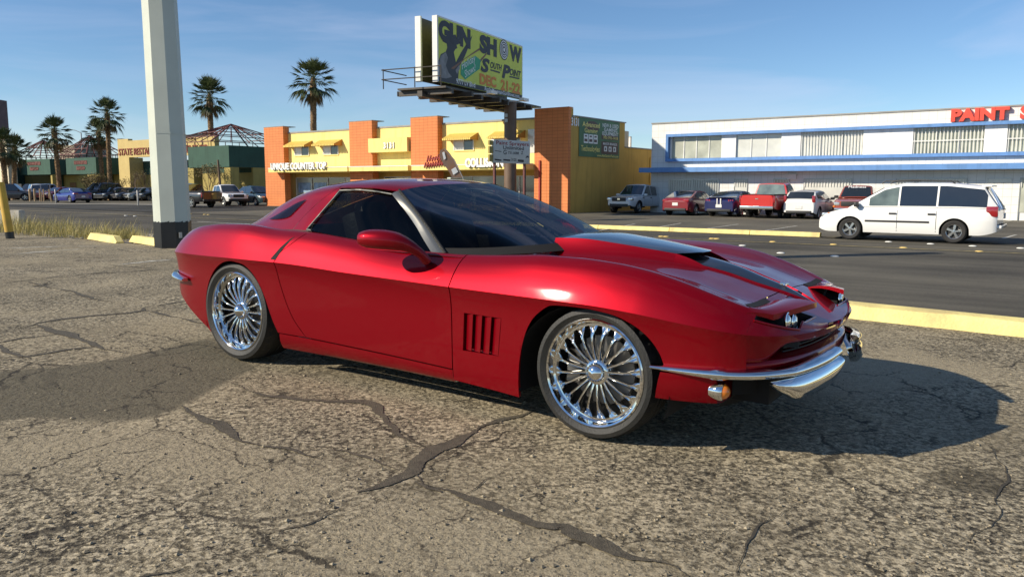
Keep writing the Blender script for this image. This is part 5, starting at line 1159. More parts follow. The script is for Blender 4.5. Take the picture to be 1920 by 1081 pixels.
# cream building with red cornice at the far left, tower block on the horizon
cb = thing('cream_building', 'cream rendered building with red cornice beside the palms', 'building')
a, z1 = S(-40, 266, 52); b, z0 = S(14, 300, 52); b2, z2 = S(66, 276, 58)
MB().bst(a - 12, b, 52, 53.2, GZ, z1).build('front_wall', m_crm, cb); MB().bst(a - 12.1, b + .1, 51.8, 53.3, z1 + .003, z1 + .6).build('cornice', plain('red brown cornice', (.42, .12, .06), .8), cb); MB().bst(b - 10, b2, 64, 70, GZ, S(66, 276, 64)[1]).build('side_wing', plain('beige render', (.36, .30, .22), .85, var=.1), cb)
for k in range(5): MB().bst(b - 1.5 - k * 3.2, b - .6 - k * 3.2, 51.7, 51.995, GZ, z1 - 2.2).build('pilaster', plain('white stripe paint', (.75, .68, .52), .8), cb)
MB().bst(a - 12, b + 6, 51.2, 51.6, .9, 1.5).build('dark_canopy', m_blkl, cb)
finish(cb)
tw = thing('tower', 'maroon high rise tower far behind the palm trees', 'tower'); q = at_depth(2, 300, 420)
t_ = MB(); t_.box((q[0] - 2, 420, 20), (9, 9, 50)); t_.build('tower_shaft', plain('maroon cladding', (.09, .05, .055), .6, var=.3, scale=.3), tw)
for k in range(9): MB().box((q[0] - 2, 415.4, 8 + k * 4.2), (9.1, .2, .6)).build('floor_band', plain('tower band', (.2, .14, .13), .6), tw)
finish(tw)

# ---------------- billboard on a single post
bb = thing('billboard', 'lime green gun show billboard on a dark steel post above the shops', 'billboard')
DL, DR = 42.7, 51.7
TL, TR, BL_, BR = at_depth(820, 38, DL), at_depth(979, 83, DR), at_depth(820, 157, DL), at_depth(979, 183, DR)
zt_, zb_ = (TL[2] + TR[2]) / 2, (BL_[2] + BR[2]) / 2; hp = zt_ - zb_
dx = (TR - TL)[:2]; Lp = float(np.linalg.norm(dx)); dx /= Lp; nrm = np.array([dx[1], -dx[0]])
MP = Matrix(((dx[0], 0, nrm[0], TL[0]), (dx[1], 0, nrm[1], TL[1]), (0, 1, 0, zb_), (0, 0, 0, 1)))
def U(x, y):
    """billboard coordinates from the enlarged crop (x 560..1397, top 95->335, bottom 735->850)"""
    f = (x - 560) / 837; u = f * DL / (f * DL + (1 - f) * DR); yt = 95 + 240 * f; yb = 740 + 138 * f; return u * Lp, (1 - (y - yt) / (yb - yt)) * hp
def pb(name, mb, mat): o = mb.build(name, mat, bb); o.matrix_local = MP; return o
m_lime = plain('lime poster', (.62, .68, .07), .55, var=.10, scale=.5); m_navy = plain('black print', (.022, .022, .03), .55); m_tag = plain('green tag print', (.02, .34, .16), .55)
m_dec = plain('orange print', (.72, .22, .01), .55); m_wpr = plain('white print', (.80, .80, .78), .55); m_grypr = plain('grey print', (.24, .23, .23), .55, var=.4, scale=3)
pb('poster_panel', MB().box((Lp / 2, hp / 2, -.06), (Lp, hp, .12)), m_lime)
pb('panel_frame', MB().box((-.06, hp / 2, -.1), (.12, hp + .1, .3)).box((Lp + .04, hp / 2, -.1), (.08, hp + .1, .2)).box((Lp / 2, hp + .045, -.08), (Lp, .08, .14)), m_frame)
def pprint(name, outs, mat, lift, crop=True): return pb(name, (lambda m: [m.poly([(*U(*p), lift) for p in o]) for o in outs] and m)(MB()), mat)
pprint('poster_print', [[(560, 690), (720, 715), (1397, 830), (1397, 876), (560, 738)]], m_navy, .004)
pprint('poster_print', [[(575, 720), (560, 560), (590, 470), (640, 440), (655, 400), (650, 360), (610, 340), (605, 318), (660, 300), (665, 262), (700, 268), (740, 262), (750, 300), (780, 330), (790, 352), (745, 352), (755, 395), (735, 410), (720, 440), (740, 540), (790, 440), (850, 340), (905, 255), (880, 340), (830, 470), (770, 590), (760, 730)]], m_navy, .006)
pprint('poster_print', [[(570, 700), (565, 600), (585, 490), (640, 445), (660, 500), (640, 580), (665, 650), (700, 690), (640, 712)], [(735, 620), (775, 560), (780, 600), (750, 660)]], m_grypr, .008)
pprint('poster_print', [[(690, 610), (700, 595), (975, 378), (980, 395), (830, 500), (720, 610)], [(960, 520), (1040, 425), (1046, 435), (975, 535)]], plain('brown print', (.20, .075, .025), .5), .010)
pprint('poster_print', [[(790, 560), (930, 460), (985, 500), (975, 590), (830, 710), (785, 660)]], m_tag, .012)
def ptext(body, x, y, h, x1, mat, lift=.014, bold=.03, shear=0, rot=0):
    a = U(x, y); b = U(x1, y + (x1 - x) * .2); o = text_mesh('poster_text', body, mat, h, 0, abs(b[0] - a[0]), bb, MP @ Matrix.Translation((a[0], a[1], lift)) @ Matrix.Rotation(rot, 4, 'Z'), bold=bold, shear=shear); return o
ptext('GUN', 568, 305, .90, 885, m_navy, bold=.07); ptext('SH', 975, 405, .86, 1145, m_navy, bold=.07); ptext('W', 1270, 468, .82, 1390, m_navy, bold=.06)
cx_, cy_ = U(1216, 378)
for k, (ro, ri, mt) in enumerate([(.60, 0, m_navy), (.54, .47, m_wpr), (.40, .34, m_wpr), (.27, .21, m_wpr), (.12, 0, m_wpr)]):
    m_ = MB(); n = 28
    if ri == 0: m_.poly([(cx_ + ro * .95 * math.cos(a), cy_ + ro * math.sin(a), .014 + .003 * k) for a in np.linspace(0, 2 * math.pi, n)[:-1]])
    else: m_.grid(np.array([[(cx_ + r_ * .95 * math.cos(a), cy_ + r_ * math.sin(a), .014 + .003 * k) for r_ in (ro, ri)] for a in np.linspace(0, 2 * math.pi, n)]), flip=True)
    pb('poster_target', m_, mt)
ptext('S', 985, 605, .72, 1075, m_navy, bold=.05, shear=.25); ptext('OUTH', 1080, 570, .34, 1195, m_navy, bold=.03, shear=.2); ptext('P', 1195, 655, .74, 1280, m_navy, bold=.05, shear=.25); ptext('OINT', 1275, 628, .38, 1385, m_navy, bold=.03, shear=.2)
pprint('poster_print', [[(1080, 585), (1178, 606), (1176, 622), (1080, 600)], [(1272, 640), (1370, 655), (1368, 670), (1272, 655)]], m_navy, .014)
ptext('DEC', 975, 738, .55, 1140, m_dec, bold=.05); ptext('21-22', 1185, 785, .58, 1378, m_dec, bold=.04)
ptext('Holiday', 800, 610, .38, 950, m_wpr, .016, bold=.0, shear=.3, rot=.42); ptext('Shows!', 830, 690, .38, 950, m_wpr, .016, bold=.0, shear=.3, rot=.42)
ptext('9777 LV Blvd', 742, 752, .26, 930, m_wpr, .010, bold=.02); ptext('RockyMountainGunShows.com', 1025, 805, .22, 1370, m_wpr, .010, bold=.02)
# rear panel seen edge on, catwalk, rails, lamps
off = nrm * -2.0; ML = MP @ Matrix.Translation((0, 0.0, -1.05))
o = MB().box((Lp / 2, hp / 2 + .05, -.05), (Lp, hp, .1)).build('back_panel', m_steel, bb); o.matrix_local = ML
o = MB().box((-.05, hp / 2 + .05, -.08), (.14, hp + .1, .34)).build('panel_frame', m_frame, bb); o.matrix_local = ML
cwk = MB(); cwk.box((Lp / 2 + .9, -.32, -1.0), (Lp + 1.9, .10, 3.0)); 
for k in range(7): cwk.box((.3 + k * Lp / 6.2, -.52, -1.0 + (.3 if k % 2 else 0)), (.22, .26, 3.4))
cwk.box((Lp / 2, -.62, -1.0), (Lp + .4, .30, .30)); o = cwk.build('catwalk', m_steel, bb); o.matrix_local = MP
rl = MB(); xs_ = -.35
for z in (.0, .5): rl.tube([(xs_, z + .2, .42), (xs_, z + .2, -3.3)], .03, 5); rl.tube([(xs_, z + .2, -3.3), (2.0, z + .2, -3.3)], .03, 5)
for zz in (.40, -1.2, -3.2): rl.tube([(xs_, -.3, zz), (xs_, .74, zz)], .03, 5)
o = rl.build('handrail', m_steel, bb); o.matrix_local = MP
lm = MB()
for x in (Lp * .28, Lp * .68): lm.bar((x, -.4, .4), (x, -.45, 1.6), .06); lm.box((x, -.38, 1.7), (.7, .16, .3))
o = lm.build('flood_lamp', m_frame, bb); o.matrix_local = MP
pp = at_depth(957, 200, 49.4); pz = zb_ - .5
m_ = MB(); m_.tube([(pp[0], pp[1], GZ), (pp[0], pp[1], zb_ - .3), ], .38, 20); m_.build('post', m_postb, bb, smooth=40); m_ = MB(); m_.tube([(pp[0], pp[1], 4.2), (pp[0] - .0, pp[1], 5.4)], .385, 20); 
m_ = MB(); 
for z in (5.2, 5.5, 3.9): m_.box((pp[0] - .25, pp[1] - .36, z), (.18, .12, .2))
m_.build('meter_box', m_alu, bb)
finish(bb)
# ---------------- small sign on two poles
ps = thing('pole_sign', 'grey paint sprayers sign on two brown poles before the billboard post', 'sign')
TLs, TRs, BLs, BRs = at_depth(926, 259.5, 37.5), at_depth(994, 266.8, 39.4), at_depth(926, 303.7, 37.5), at_depth(994, 308.6, 39.4)
d_ = (TRs - TLs)[:2]; Ls = float(np.linalg.norm(d_)); d_ /= Ls; n_ = np.array([d_[1], -d_[0]]); zb2 = (BLs[2] + BRs[2]) / 2; hs = (TLs[2] + TRs[2]) / 2 - zb2
MS = Matrix(((d_[0], 0, n_[0], TLs[0]), (d_[1], 0, n_[1], TLs[1]), (0, 1, 0, zb2), (0, 0, 0, 1)))
o = MB().box((Ls / 2, hs / 2, -.1), (Ls, hs, .2)).build('sign_cabinet', plain('grey sign face', (.56, .57, .52), .5, var=.1), ps, bevel=.01); o.matrix_local = MS
o = MB().box((-.13, hs * .85, -.1), (.22, hs * .2, .1)).box((-.13, hs * .55, -.1), (.22, hs * .3, .1)).box((-.13, hs * .2, -.1), (.22, hs * .3, .1)).build('sign_fin', m_olv, ps); o.matrix_local = MS
o = MB().box((.15, -.9, -.1), (.1, 1.8, .1)).box((Ls - .3, -.9, -.1), (.1, 1.8, .1)).build('sign_pole', m_wire, ps); o.matrix_local = MS
o = MB().tube([(.15, -1.7, -.1), (.15, -5, -.1)], .05, 8).tube([(Ls - .3, -1.7, -.1), (Ls - .3, -5, -.1)], .05, 8).build('sign_pole', m_wire, ps); o.matrix_local = MS
mdr = plain('maroon print', (.28, .03, .03), .5)
for bd, x, y, h, wd, mt in [('Paint Sprayers', .06, .79, .17, .90, mdr), ('Unlimited', .24, .60, .16, .58, m_blkl), ('G', .25, .38, .2, .09, m_blkl), ('731-0088', .38, .40, .12, .30, m_blkl), ('Z', .74, .42, .13, .06, m_blkl), ('3125', .47, .10, .13, .14, m_blkl)]:
    text_mesh('sign_text', bd, mt, h, 0, wd * Ls, ps, MS @ Matrix.Translation((x * Ls, y * hs, .004)), bold=.02)
o = MB().poly([(.02 * Ls, .5 * hs, .004), (.2 * Ls, .47 * hs, .004), (.2 * Ls, .5 * hs, .004), (.02 * Ls, .53 * hs, .004)]).poly([(.02 * Ls, .1 * hs, .004), (.2 * Ls, .08 * hs, .004), (.2 * Ls, .14 * hs, .004), (.02 * Ls, .17 * hs, .004)]).poly([(.25 * Ls, .1 * hs, .004), (.44 * Ls, .09 * hs, .004), (.44 * Ls, .16 * hs, .004), (.25 * Ls, .17 * hs, .004)]).poly([(.65 * Ls, .08 * hs, .004), (.82 * Ls, .06 * hs, .004), (.82 * Ls, .17 * hs, .004), (.65 * Ls, .18 * hs, .004)]).poly([(.87 * Ls, .25 * hs, .004), (.9 * Ls, .36 * hs, .004), (.95 * Ls, .36 * hs, .004), (.98 * Ls, .24 * hs, .004), (.94 * Ls, .29 * hs, .004)]).build('sign_print', m_blkl, ps); o.matrix_local = MS
finish(ps, (float(TLs[0]), float(TLs[1]), GZ))
# ---------------- feather flag by the shop
ff = thing('feather_flag', 'brown and grey feather flag leaning in front of the yellow shops', 'flag')
c = curve3([(868, 332), (855, 308), (842, 286), (833, 279), (826, 281), (824, 290), (830, 305), (842, 322), (848, 334)], 40); Qf = [at_depth(x, y, 44.) for x, y in c]
o = MB().prism([tuple(p) for p in Qf], (0, .04, 0)).build('flag_cloth', plain('flag cloth', (.16, .12, .10), .7, var=.7, scale=1.3, dirt=(.30, .13, .05)), ff)
q0 = at_depth(868, 333, 44.); qb = at_depth(884, 372, 44.); MB().tube([tuple(at_depth(833, 279, 44.02)), tuple(at_depth(852, 300, 44.02)), tuple(q0), (qb[0], qb[1], GZ)], .03, 6).build('flag_pole', m_gpost, ff)
o = MB().poly([tuple(at_depth(x, y, 43.97)) for x, y in ((829, 286), (833, 284), (836, 297), (832, 300))]).poly([tuple(at_depth(x, y, 43.97)) for x, y in ((846, 318), (854, 313), (859, 322), (850, 328))]).build('flag_print', m_wpr, ff)
finish(ff, (qb[0], qb[1], GZ))
# ================================================================== other vehicles
m_cglass = plain('car glass', (.018, .022, .024), .04, spec=.9, coat=1., var=.1); m_cglass_l = plain('car glass lit', (.16, .20, .17), .05, spec=.9, coat=1., var=.5, scale=2.)  # second glass is paler: daylight seen through clear windows put into its colour
m_rub = plain('far tyre rubber', (.022, .021, .020), .8, var=.2); m_alloy = plain('alloy wheel', (.55, .54, .51), .25, metal=.9, var=.1); m_trim = plain('black plastic trim', (.02, .02, .02), .55, var=.1)
m_tail = plain('red tail lamp', (.30, .012, .015), .12, coat=1., var=.2); m_head = plain('clear head lamp', (.70, .70, .66), .1, metal=.6, var=.15); m_plate = plain('pale licence plate', (.70, .69, .64), .5, var=.1)
m_bump = plain('bumper chrome', (.66, .65, .60), .15, metal=.95, var=.1)
_wc = {}
def far_wheel(r, w, spokes=5):
    k = (round(r, 3), round(w, 3), spokes)
    if k not in _wc:
        t = MB().lathe([(r * .60, w / 2 - .01), (r * .66, w / 2), (r * .9, w / 2), (r, w / 2 - .03), (r, -w / 2 + .03), (r * .9, -w / 2), (r * .6, -w / 2)], 28).mesh('tyre', m_rub, 40)
        m = MB(); m.lathe([(r * .64, w / 2 - .005), (r * .63, w / 2 + .002), (r * .58, w / 2 - .012), (r * .56, w / 2 - .06)], 28); m.lathe([(0, w / 2 - .005), (r * .14, w / 2 - .01), (r * .16, w / 2 - .04)], 16)
        for i in range(spokes):
            a = 2 * math.pi * i / spokes; R = Matrix.Rotation(a, 4, 'Z'); hw = r * .13
            v = [R @ Vector(p) for p in ((r * .10, -hw * .7, w / 2 - .02), (r * .59, -hw * 1.1, w / 2 - .025), (r * .59, hw * 1.1, w / 2 - .025), (r * .10, hw * .7, w / 2 - .02), (r * .10, -hw * .5, w / 2 - .006), (r * .59, -hw * .7, w / 2 - .01), (r * .59, hw * .7, w / 2 - .01), (r * .10, hw * .5, w / 2 - .006))]
            m.add(v, [(4, 5, 6, 7), (0, 1, 5, 4), (1, 2, 6, 5), (2, 3, 7, 6), (3, 0, 4, 7)])
        rim = m.mesh('wheel_rim', m_alloy, 40)
        b = MB().lathe([(0, w / 2 - .07), (r * .6, w / 2 - .07)], 20).mesh('wheel_back', m_trim); _wc[k] = (t, rim, b)
    return _wc[k]
def vehicle(name, label, loc, heading, L, W, fo, wb, wr, sill, top, roof, mat, windows, lights, group=None, tumble=.80, seams=(), extra=None, lower=None, glass=None, wind_l=(), handle_z=None, mirror=True, gbelt=.91):
    """top: lower-body outline (x,z) rear->front; roof: cabin outline (x,z) rear->front. x is measured from the middle of the wheelbase"""
    root = thing(name, label, {'pickup_truck': 'pickup truck', 'minivan': 'van', 'suv': 'suv'}.get(name, 'car'), loc, heading, group)
    xf = wb / 2 + fo; xr = xf - L; tx = np.array(top); Zt_ = lambda x: np.interp(x, tx[:, 0], tx[:, 1]); rx = np.array(roof); Zr_ = lambda x: np.interp(x, rx[:, 0], rx[:, 1], left=-9, right=-9)
    def hw(x):
        u = np.clip((x - (xf - .75)) / .75, 0, 1); v = np.clip(((xr + .55) - x) / .55, 0, 1); return W / 2 * (1 - .20 * u ** 2.6 - .13 * v ** 2.6)
    def zbot(x):
        z = sill + .10 * np.clip((x - (xf - .35)) / .35, 0, 1) ** 2 + .12 * np.clip(((xr + .5) - x) / .5, 0, 1) ** 2
        for c in (wb / 2, -wb / 2):
            R = wr * 1.17
            if abs(x - c) < R: z = max(z, wr + math.sqrt(max(0, R * R - (x - c) ** 2)) * 1.0)
        return z
    xs = set(np.linspace(xr, xf, 46))
    for c in (wb / 2, -wb / 2):
        R = wr * 1.17
        for a in np.linspace(0, math.pi, 19): xs.add(c + R * math.cos(a))
        xs.add(c - R - .002); xs.add(c + R + .002)
    xs |= {xr + .03, xr + .1, xf - .03, xf - .1}; xs = np.array(sorted(xs))
    prof = [(0, .945), (.12, .975), (.30, .992), (.55, 1.0), (.72, .992), (.84, .965), (.93, .93), (1.0, .87)]
    pz, pw = np.array([p[0] for p in prof]), np.array([p[1] for p in prof])
    def ys(x, z): k = np.clip((z - sill) / max(Zt_(x) - sill, .05), 0, 1); return hw(x) * np.interp(k, pz, pw)
    rows = []
    for x in xs:
        zb, zt = zbot(x), float(Zt_(x)); e_ = max(np.clip((x - xf + .03) / .03, 0, 1), np.clip((xr + .03 - x) / .03, 0, 1)); zt -= .03 * e_
        zs = zb + (zt - zb) * np.array([0, .14, .3, .5, .68, .82, .93, 1.0]); r_ = [(x, -ys(x, z) * (1 - .02 * e_), z) for z in zs] + [(x, -hw(x) * .70, zt + .012), (x, 0, zt + .022)]
        rows.append(r_ + [(a, -b, c) for a, b, c in r_[-2::-1]])
    mb = MB(); mb.grid(np.array(rows), flip=False); mb.poly(rows[0]); mb.poly(rows[-1][::-1]); body = mb.build('body', mat, root, smooth=38)
    # belly and wheel wells
    mb = MB(); mb.box(((xf + xr) / 2, 0, (sill + .62) / 2 + .05), (L * .80, W * .60, .5 - sill * .5)); 
    for c in (wb / 2, -wb / 2):
        for sg in (-1, 1):
            R = wr * 1.175; mb.grid(np.array([[(c + R * math.cos(a), sg * y, wr + R * math.sin(a)) for y in (W * .28, W * .475)] for a in np.linspace(-.25, math.pi + .25, 16)]))
    mb.build('underbody', m_under, root)
    # cabin
    H_ = max(z for _, z in roof); x0, x1 = rx[0, 0], rx[-1, 0]; cx = np.array(sorted(set(np.linspace(x0, x1, 40)) | set(rx[:, 0])))
    def zb_(x): return float(Zt_(x)) - .005
    hmax = H_ - float(np.interp((x0 + x1) / 2, tx[:, 0], tx[:, 1]))
    def yc_(x, z): return hw(x) * gbelt * (1 - (1 - tumble) * np.clip((z - zb_(x)) / hmax, 0, 1.1))
    rows = []
    for x in cx:
        zr = max(float(Zr_(x)), zb_(x) + .002); zbb = zb_(x); h = zr - zbb; r_ = []
        for k in (0, .35, .7, .88): r_.append((x, -yc_(x, zbb + h * k), zbb + h * k))
        r_ += [(x, -yc_(x, zr) * .965, zbb + h * .965), (x, -yc_(x, zr) * .86, zr), (x, -yc_(x, zr) * .5, zr + .018), (x, 0, zr + .025)]
        rows.append(r_ + [(a, -b, c) for a, b, c in r_[-2::-1]])
    cab = MB().grid(np.array(rows)).build('cabin', mat, root, smooth=42)
    gl = glass or m_cglass
    # windscreen and rear glass follow the sloping ends of the cabin
    def end_glass(nm, xa, xb, mt):
        G = []
        for q in np.linspace(.06, .94, 8):
            x = xa + (xb - xa) * q; z = float(Zr_(x)); w_ = yc_(x, z) * .90; sl = .03
            G.append([(x, v * w_, z + .022 * (1 - v * v)) for v in np.linspace(-1, 1, 9)])
        dx_, dz_ = xb - xa, float(Zr_(xb)) - float(Zr_(xa)); ln = math.hypot(dx_, dz_); nx_, nz_ = -dz_ / ln * math.copysign(1, dx_), abs(dx_) / ln
        G = np.array(G) + np.array([nx_ * .012, 0, nz_ * .012]); MB().grid(G, flip=xb < xa).build(nm, mt, root, smooth=60)
    end_glass('rear_window', rx[0, 0], rx[1, 0], gl); end_glass('windscreen', rx[-1, 0], rx[-2, 0], gl)
    for sg in (-1, 1):
        for i, (a, b) in enumerate(windows):
            G = []
            for x in np.linspace(a, b, 14):
                zlo = zb_(x) + .035; zhi = float(Zr_(x)) - .085
                if zhi < zlo + .005: zhi = zlo + .005
                G.append([(x, sg * (yc_(x, z) + .012), z) for z in np.linspace(zlo, zhi, 4)])
            MB().grid(np.array(G), flip=sg > 0).build('side_window', m_cglass_l if i in wind_l else gl, root, smooth=60)
        for x in seams:
            G = [[(x + d, sg * (ys(x, z) + .002), z) for d in (-.007, .007)] for z in np.linspace(sill + .06, zb_(x) - .02, 8)]; MB().grid(np.array(G), flip=sg < 0).build('door_seam', m_trim, body)
            if handle_z: MB().box((x + .13, sg * (ys(x, handle_z) + .012), handle_z), (.20, .03, .05)).build('door_handle', m_trim, body)
        if mirror:
            xm = rx[-1, 0] - .42 * (rx[-1, 0] - rx[-2, 0]) * .6; MB().box((xm, sg * (yc_(xm, zb_(xm)) + .12), zb_(xm) + .09), (.12, .22, .15)).build('door_mirror', mat if mirror == 2 else m_trim, root, bevel=.04)
        for c in (wb / 2, -wb / 2):
            t, rim, bk = far_wheel(wr, .22); o = place('wheel', t, root, Matrix.Translation((c, sg * (W / 2 - .135), wr)) @ Matrix.Rotation(math.radians(90) * (1 if sg < 0 else -1), 4, 'X') @ Matrix.Rotation(.3 * c, 4, 'Z')); place('wheel_rim', rim, o); place('wheel_back', bk, o)
    for nm, x, y, z, dx_, dy, dz, mt in lights:
        for sg in ((-1, 1) if y else (1,)): MB().box((x, sg * y, z), (dx_, dy, dz)).build(nm, mt, root, bevel=min(dx_, dy, dz) * .3)
    if extra: extra(root, dict(xf=xf, xr=xr, ys=ys, Zt=Zt_, W=W, hw=hw, yc=yc_, Zr=Zr_, mat=mat))
    return root
def hd_of(v): return math.atan2(v[1], v[0])
# ---------- white minivan
def van_extra(root, k):
    ys = k['ys']
    for sg in (-1, 1):
        G = [[(x, sg * (ys(x, z) + o), z) for z, o in ((.56, .002), (.575, .016), (.605, .016), (.62, .002))] for x in np.linspace(-.78, 1.0, 12)]; MB().grid(np.array(G), flip=sg < 0).build('side_moulding', m_trim, root)
        r = MB().tube([(x, sg * .60, z) for x, z in ((-1.35, 1.72), (-1.25, 1.80), (-.2, 1.83), (.55, 1.80), (.65, 1.73))], .02, 6); r.build('roof_rail', m_trim, root)
    MB().box((-2.16, 0, 1.655), (.26, 1.22, .05)).build('rear_spoiler', mw, root, bevel=.02)
    for sg in (-1, 1): MB().box((-.2, sg * .20, 1.80), (.05, .02, .03)).build('rail_bracket', m_trim, root)
    MB().box((-.2, 0, 1.81), (.06, 1.2, .03)).build('roof_bar', m_trim, root)
mw = paint('white van paint', (.80, .79, .75), rough=.4)
VS, VT = -4.98, 27.36
vehicle('minivan', 'white minivan with dark rear windows driving past the yellow kerb', st(VS, VT, GZ + .002), hd_of(-E_), 4.92, 1.96, .98, 2.88, .335, .24,
  [(-2.62, .92), (-2.4, 1.02), (-1.5, 1.04), (.4, 1.03), (1.15, 1.02), (1.75, .93), (2.2, .80), (2.42, .66)], [(-2.55, .98), (-2.12, 1.64), (-1.2, 1.74), (.0, 1.74), (.52, 1.62), (1.52, .99)], mw,
  [(-2.22, -.98), (-.92, .06), (.12, .92)], [('tail_lamp', -2.36, .86, .93, .30, .10, .30, m_tail), ('head_lamp', 2.20, .68, .74, .30, .24, .14, m_head), ('indicator', 2.10, .83, .76, .10, .05, .12, m_amber), ('bumper_step', -2.53, .01, .50, .16, 1.5, .10, mw), ('licence_plate', -2.6, 0, .80, .03, .32, .16, m_plate)],
  seams=(.10, -.96), handle_z=.83, wind_l=(2,), extra=van_extra, tumble=.78)
# ---------- cars in the stalls before the white building
def stall(s, t): return st(s, t, GZ + .002)
UPH = hd_of(N_); DNH = hd_of(-N_)
mp_w = paint('pickup white', (.62, .63, .62), rough=.4); mp_r = paint('bright red truck paint', (.52, .02, .015), rough=.35); mp_dr = paint('dark red paint', (.20, .008, .014), rough=.3); mp_bl = paint('dark blue paint', (.006, .010, .075), rough=.3); mp_hw = paint('white hatch paint', (.74, .73, .70), rough=.4); mp_mr = paint('faded red paint', (.30, .06, .035), rough=.45)
mp_bk = paint('black paint', (.008, .008, .010), rough=.3); mp_tl = paint('dark teal paint', (.02, .045, .055), rough=.3); mp_blu = paint('royal blue paint', (.006, .014, .19), rough=.3); mp_gr = paint('dark grey paint', (.05, .045, .045), rough=.35); mp_sv = paint('silver paint', (.36, .36, .33), metal=.5, rough=.35)
def bed(x0, x1, z, bmat=None):
    def f(root, k):
        MB().box(((x0 + x1) / 2, 0, z - .0), (x1 - x0, k['W'] * .74, .06)).build('truck_bed', m_under, root)
        for sg in (-1, 1): MB().box(((x0 + x1) / 2, sg * k['W'] * .42, z + .03), (x1 - x0 + .1, .10, .05)).build('bed_rail', m_trim, root)
        if k['xr'] < -2: MB().box((k['xr'] - .03, 0, .56), (.16, k['W'] * .88, .17)).build('rear_bumper', bmat or m_bump, root, bevel=.03)
        MB().box((k['xr'] - .004, 0, .90), (.012, k['W'] * .74, .40)).build('tailgate', k['mat'], root)
        MB().box((k['xr'] - .02, 0, 1.02), (.02, .16, .05)).build('badge', m_bump, root)
    return f
PK_T = lambda zr=1.12, zh=1.08: [(-2.85, zr), (-1.05, zr), (-1.04, 1.06), (.9, 1.05), (1.0, zh), (1.9, zh - .04), (2.4, zh - .14), (2.5, .80)]
def tac_extra(root, k):
    bed(-2.75, -1.1, 1.12)(root, k); MB().box((k['xf'] + .005, 0, .86), (.05, .95, .22)).build('grille', m_trim, root, bevel=.015); MB().box((k['xf'] + .0, 0, .50), (.10, 1.25, .18)).build('lower_grille', m_trim, root, bevel=.02); MB().box((k['xf'] + .03, 0, .88), (.02, .18, .10)).build('badge', m_bump, root)
vehicle('pickup_truck', 'white double cab pickup backed in beside the ochre side wall', stall(-24.25, 46.35), DNH, 5.35, 1.92, .92, 3.2, .38, .42, PK_T(), [(-1.12, 1.08), (-.98, 1.70), (.1, 1.78), (.32, 1.74), (1.05, 1.09)], mp_w, [(-.92, -.16), (-.08, .78)],
  [('head_lamp', 2.34, .74, .88, .26, .32, .20, m_head), ('fog_lamp', 2.46, .66, .54, .08, .14, .12, m_head), ('tail_lamp', -2.78, .86, .92, .08, .12, .34, m_tail)], seams=(-.12, .92), handle_z=.95, extra=tac_extra, mirror=2)
def rear_kit(plate_z, badge=False, spoiler=None):
    def f(root, k):
        MB().box((k['xr'] - .012, 0, plate_z), (.02, .34, .17)).build('licence_plate', m_plate, root); MB().box((k['xr'] - .0, 0, .36), (.10, k['W'] * .72, .14)).build('rear_diffuser', m_trim, root, bevel=.02)
        if spoiler: MB().box((k['xr'] + .12, 0, spoiler), (.26, k['W'] * .76, .035)).build('rear_spoiler', k['mat'], root, bevel=.012)
        if badge:
            for d in (-.10, .10): MB().box((k['xr'] - .008, d, .80), (.02, .055, .42)).build('racing_stripe', m_plate, root)
    return f
CP_T = [(-2.3, .80), (-2.15, .99), (-1.6, 1.0), (-.5, .94), (.6, .91), (1.2, .89), (1.8, .80), (2.2, .68), (2.35, .58)]
vehicle('coupe', 'dark red coupe parked next to the white double cab pickup', stall(-19.85, 44.75), UPH, 4.6, 1.82, .95, 2.72, .325, .20, CP_T, [(-2.0, 1.0), (-.95, 1.38), (-.2, 1.42), (.35, 1.36), (1.15, .90)], mp_dr, [(-1.3, -.35), (-.28, .85)],
  [('tail_lamp', -2.20, .64, .86, .16, .36, .15, m_tail), ('head_lamp', 2.1, .66, .66, .2, .3, .14, m_head)], seams=(.70, -.32), extra=rear_kit(.66), group='cars nose in to the white building')
vehicle('coupe', 'dark blue coupe with pale stripes and tall tail lamps beside the red pickup', stall(-17.15, 44.65), UPH, 4.72, 1.88, .95, 2.72, .34, .20, [(-2.4, .84), (-2.25, 1.03), (-1.6, 1.03), (-.5, .96), (.6, .94), (1.2, .92), (1.9, .84), (2.2, .74), (2.35, .6)], [(-1.85, 1.03), (-.95, 1.36), (-.2, 1.41), (.3, 1.36), (1.0, .95)], mp_bl, [(-.85, -.35), (-.28, .75)],
  [('tail_lamp', -2.375, .55, .86, .04, .07, .18, m_tail), ('tail_lamp', -2.36, .65, .86, .04, .07, .18, m_tail), ('tail_lamp', -2.33, .75, .86, .05, .07, .18, m_tail), ('head_lamp', 2.1, .66, .70, .2, .3, .14, m_head)], seams=(.62, -.32), extra=rear_kit(.60, True, 1.07), group='cars nose in to the white building')
vehicle('pickup_truck', 'bright red single cab pickup with chrome bumper seen from behind', stall(-14.75, 44.35), UPH, 5.4, 1.98, .95, 3.05, .385, .46, [(-2.95, 1.20), (-.75, 1.20), (-.74, 1.13), (.6, 1.10), (.75, 1.12), (1.9, 1.06), (2.35, .95), (2.5, .8)], [(-.80, 1.14), (-.70, 1.80), (.1, 1.86), (.30, 1.80), (.92, 1.12)], mp_r, [(-.55, .62)],
  [('tail_lamp', -2.86, .90, 1.0, .10, .10, .36, m_tail), ('head_lamp', 2.3, .74, .86, .2, .3, .2, m_head), ('licence_plate', -3.02, 0, .58, .02, .32, .16, m_plate)], seams=(.66, -.5), handle_z=.98, extra=bed(-2.85, -.85, 1.21), glass=m_cglass_l)
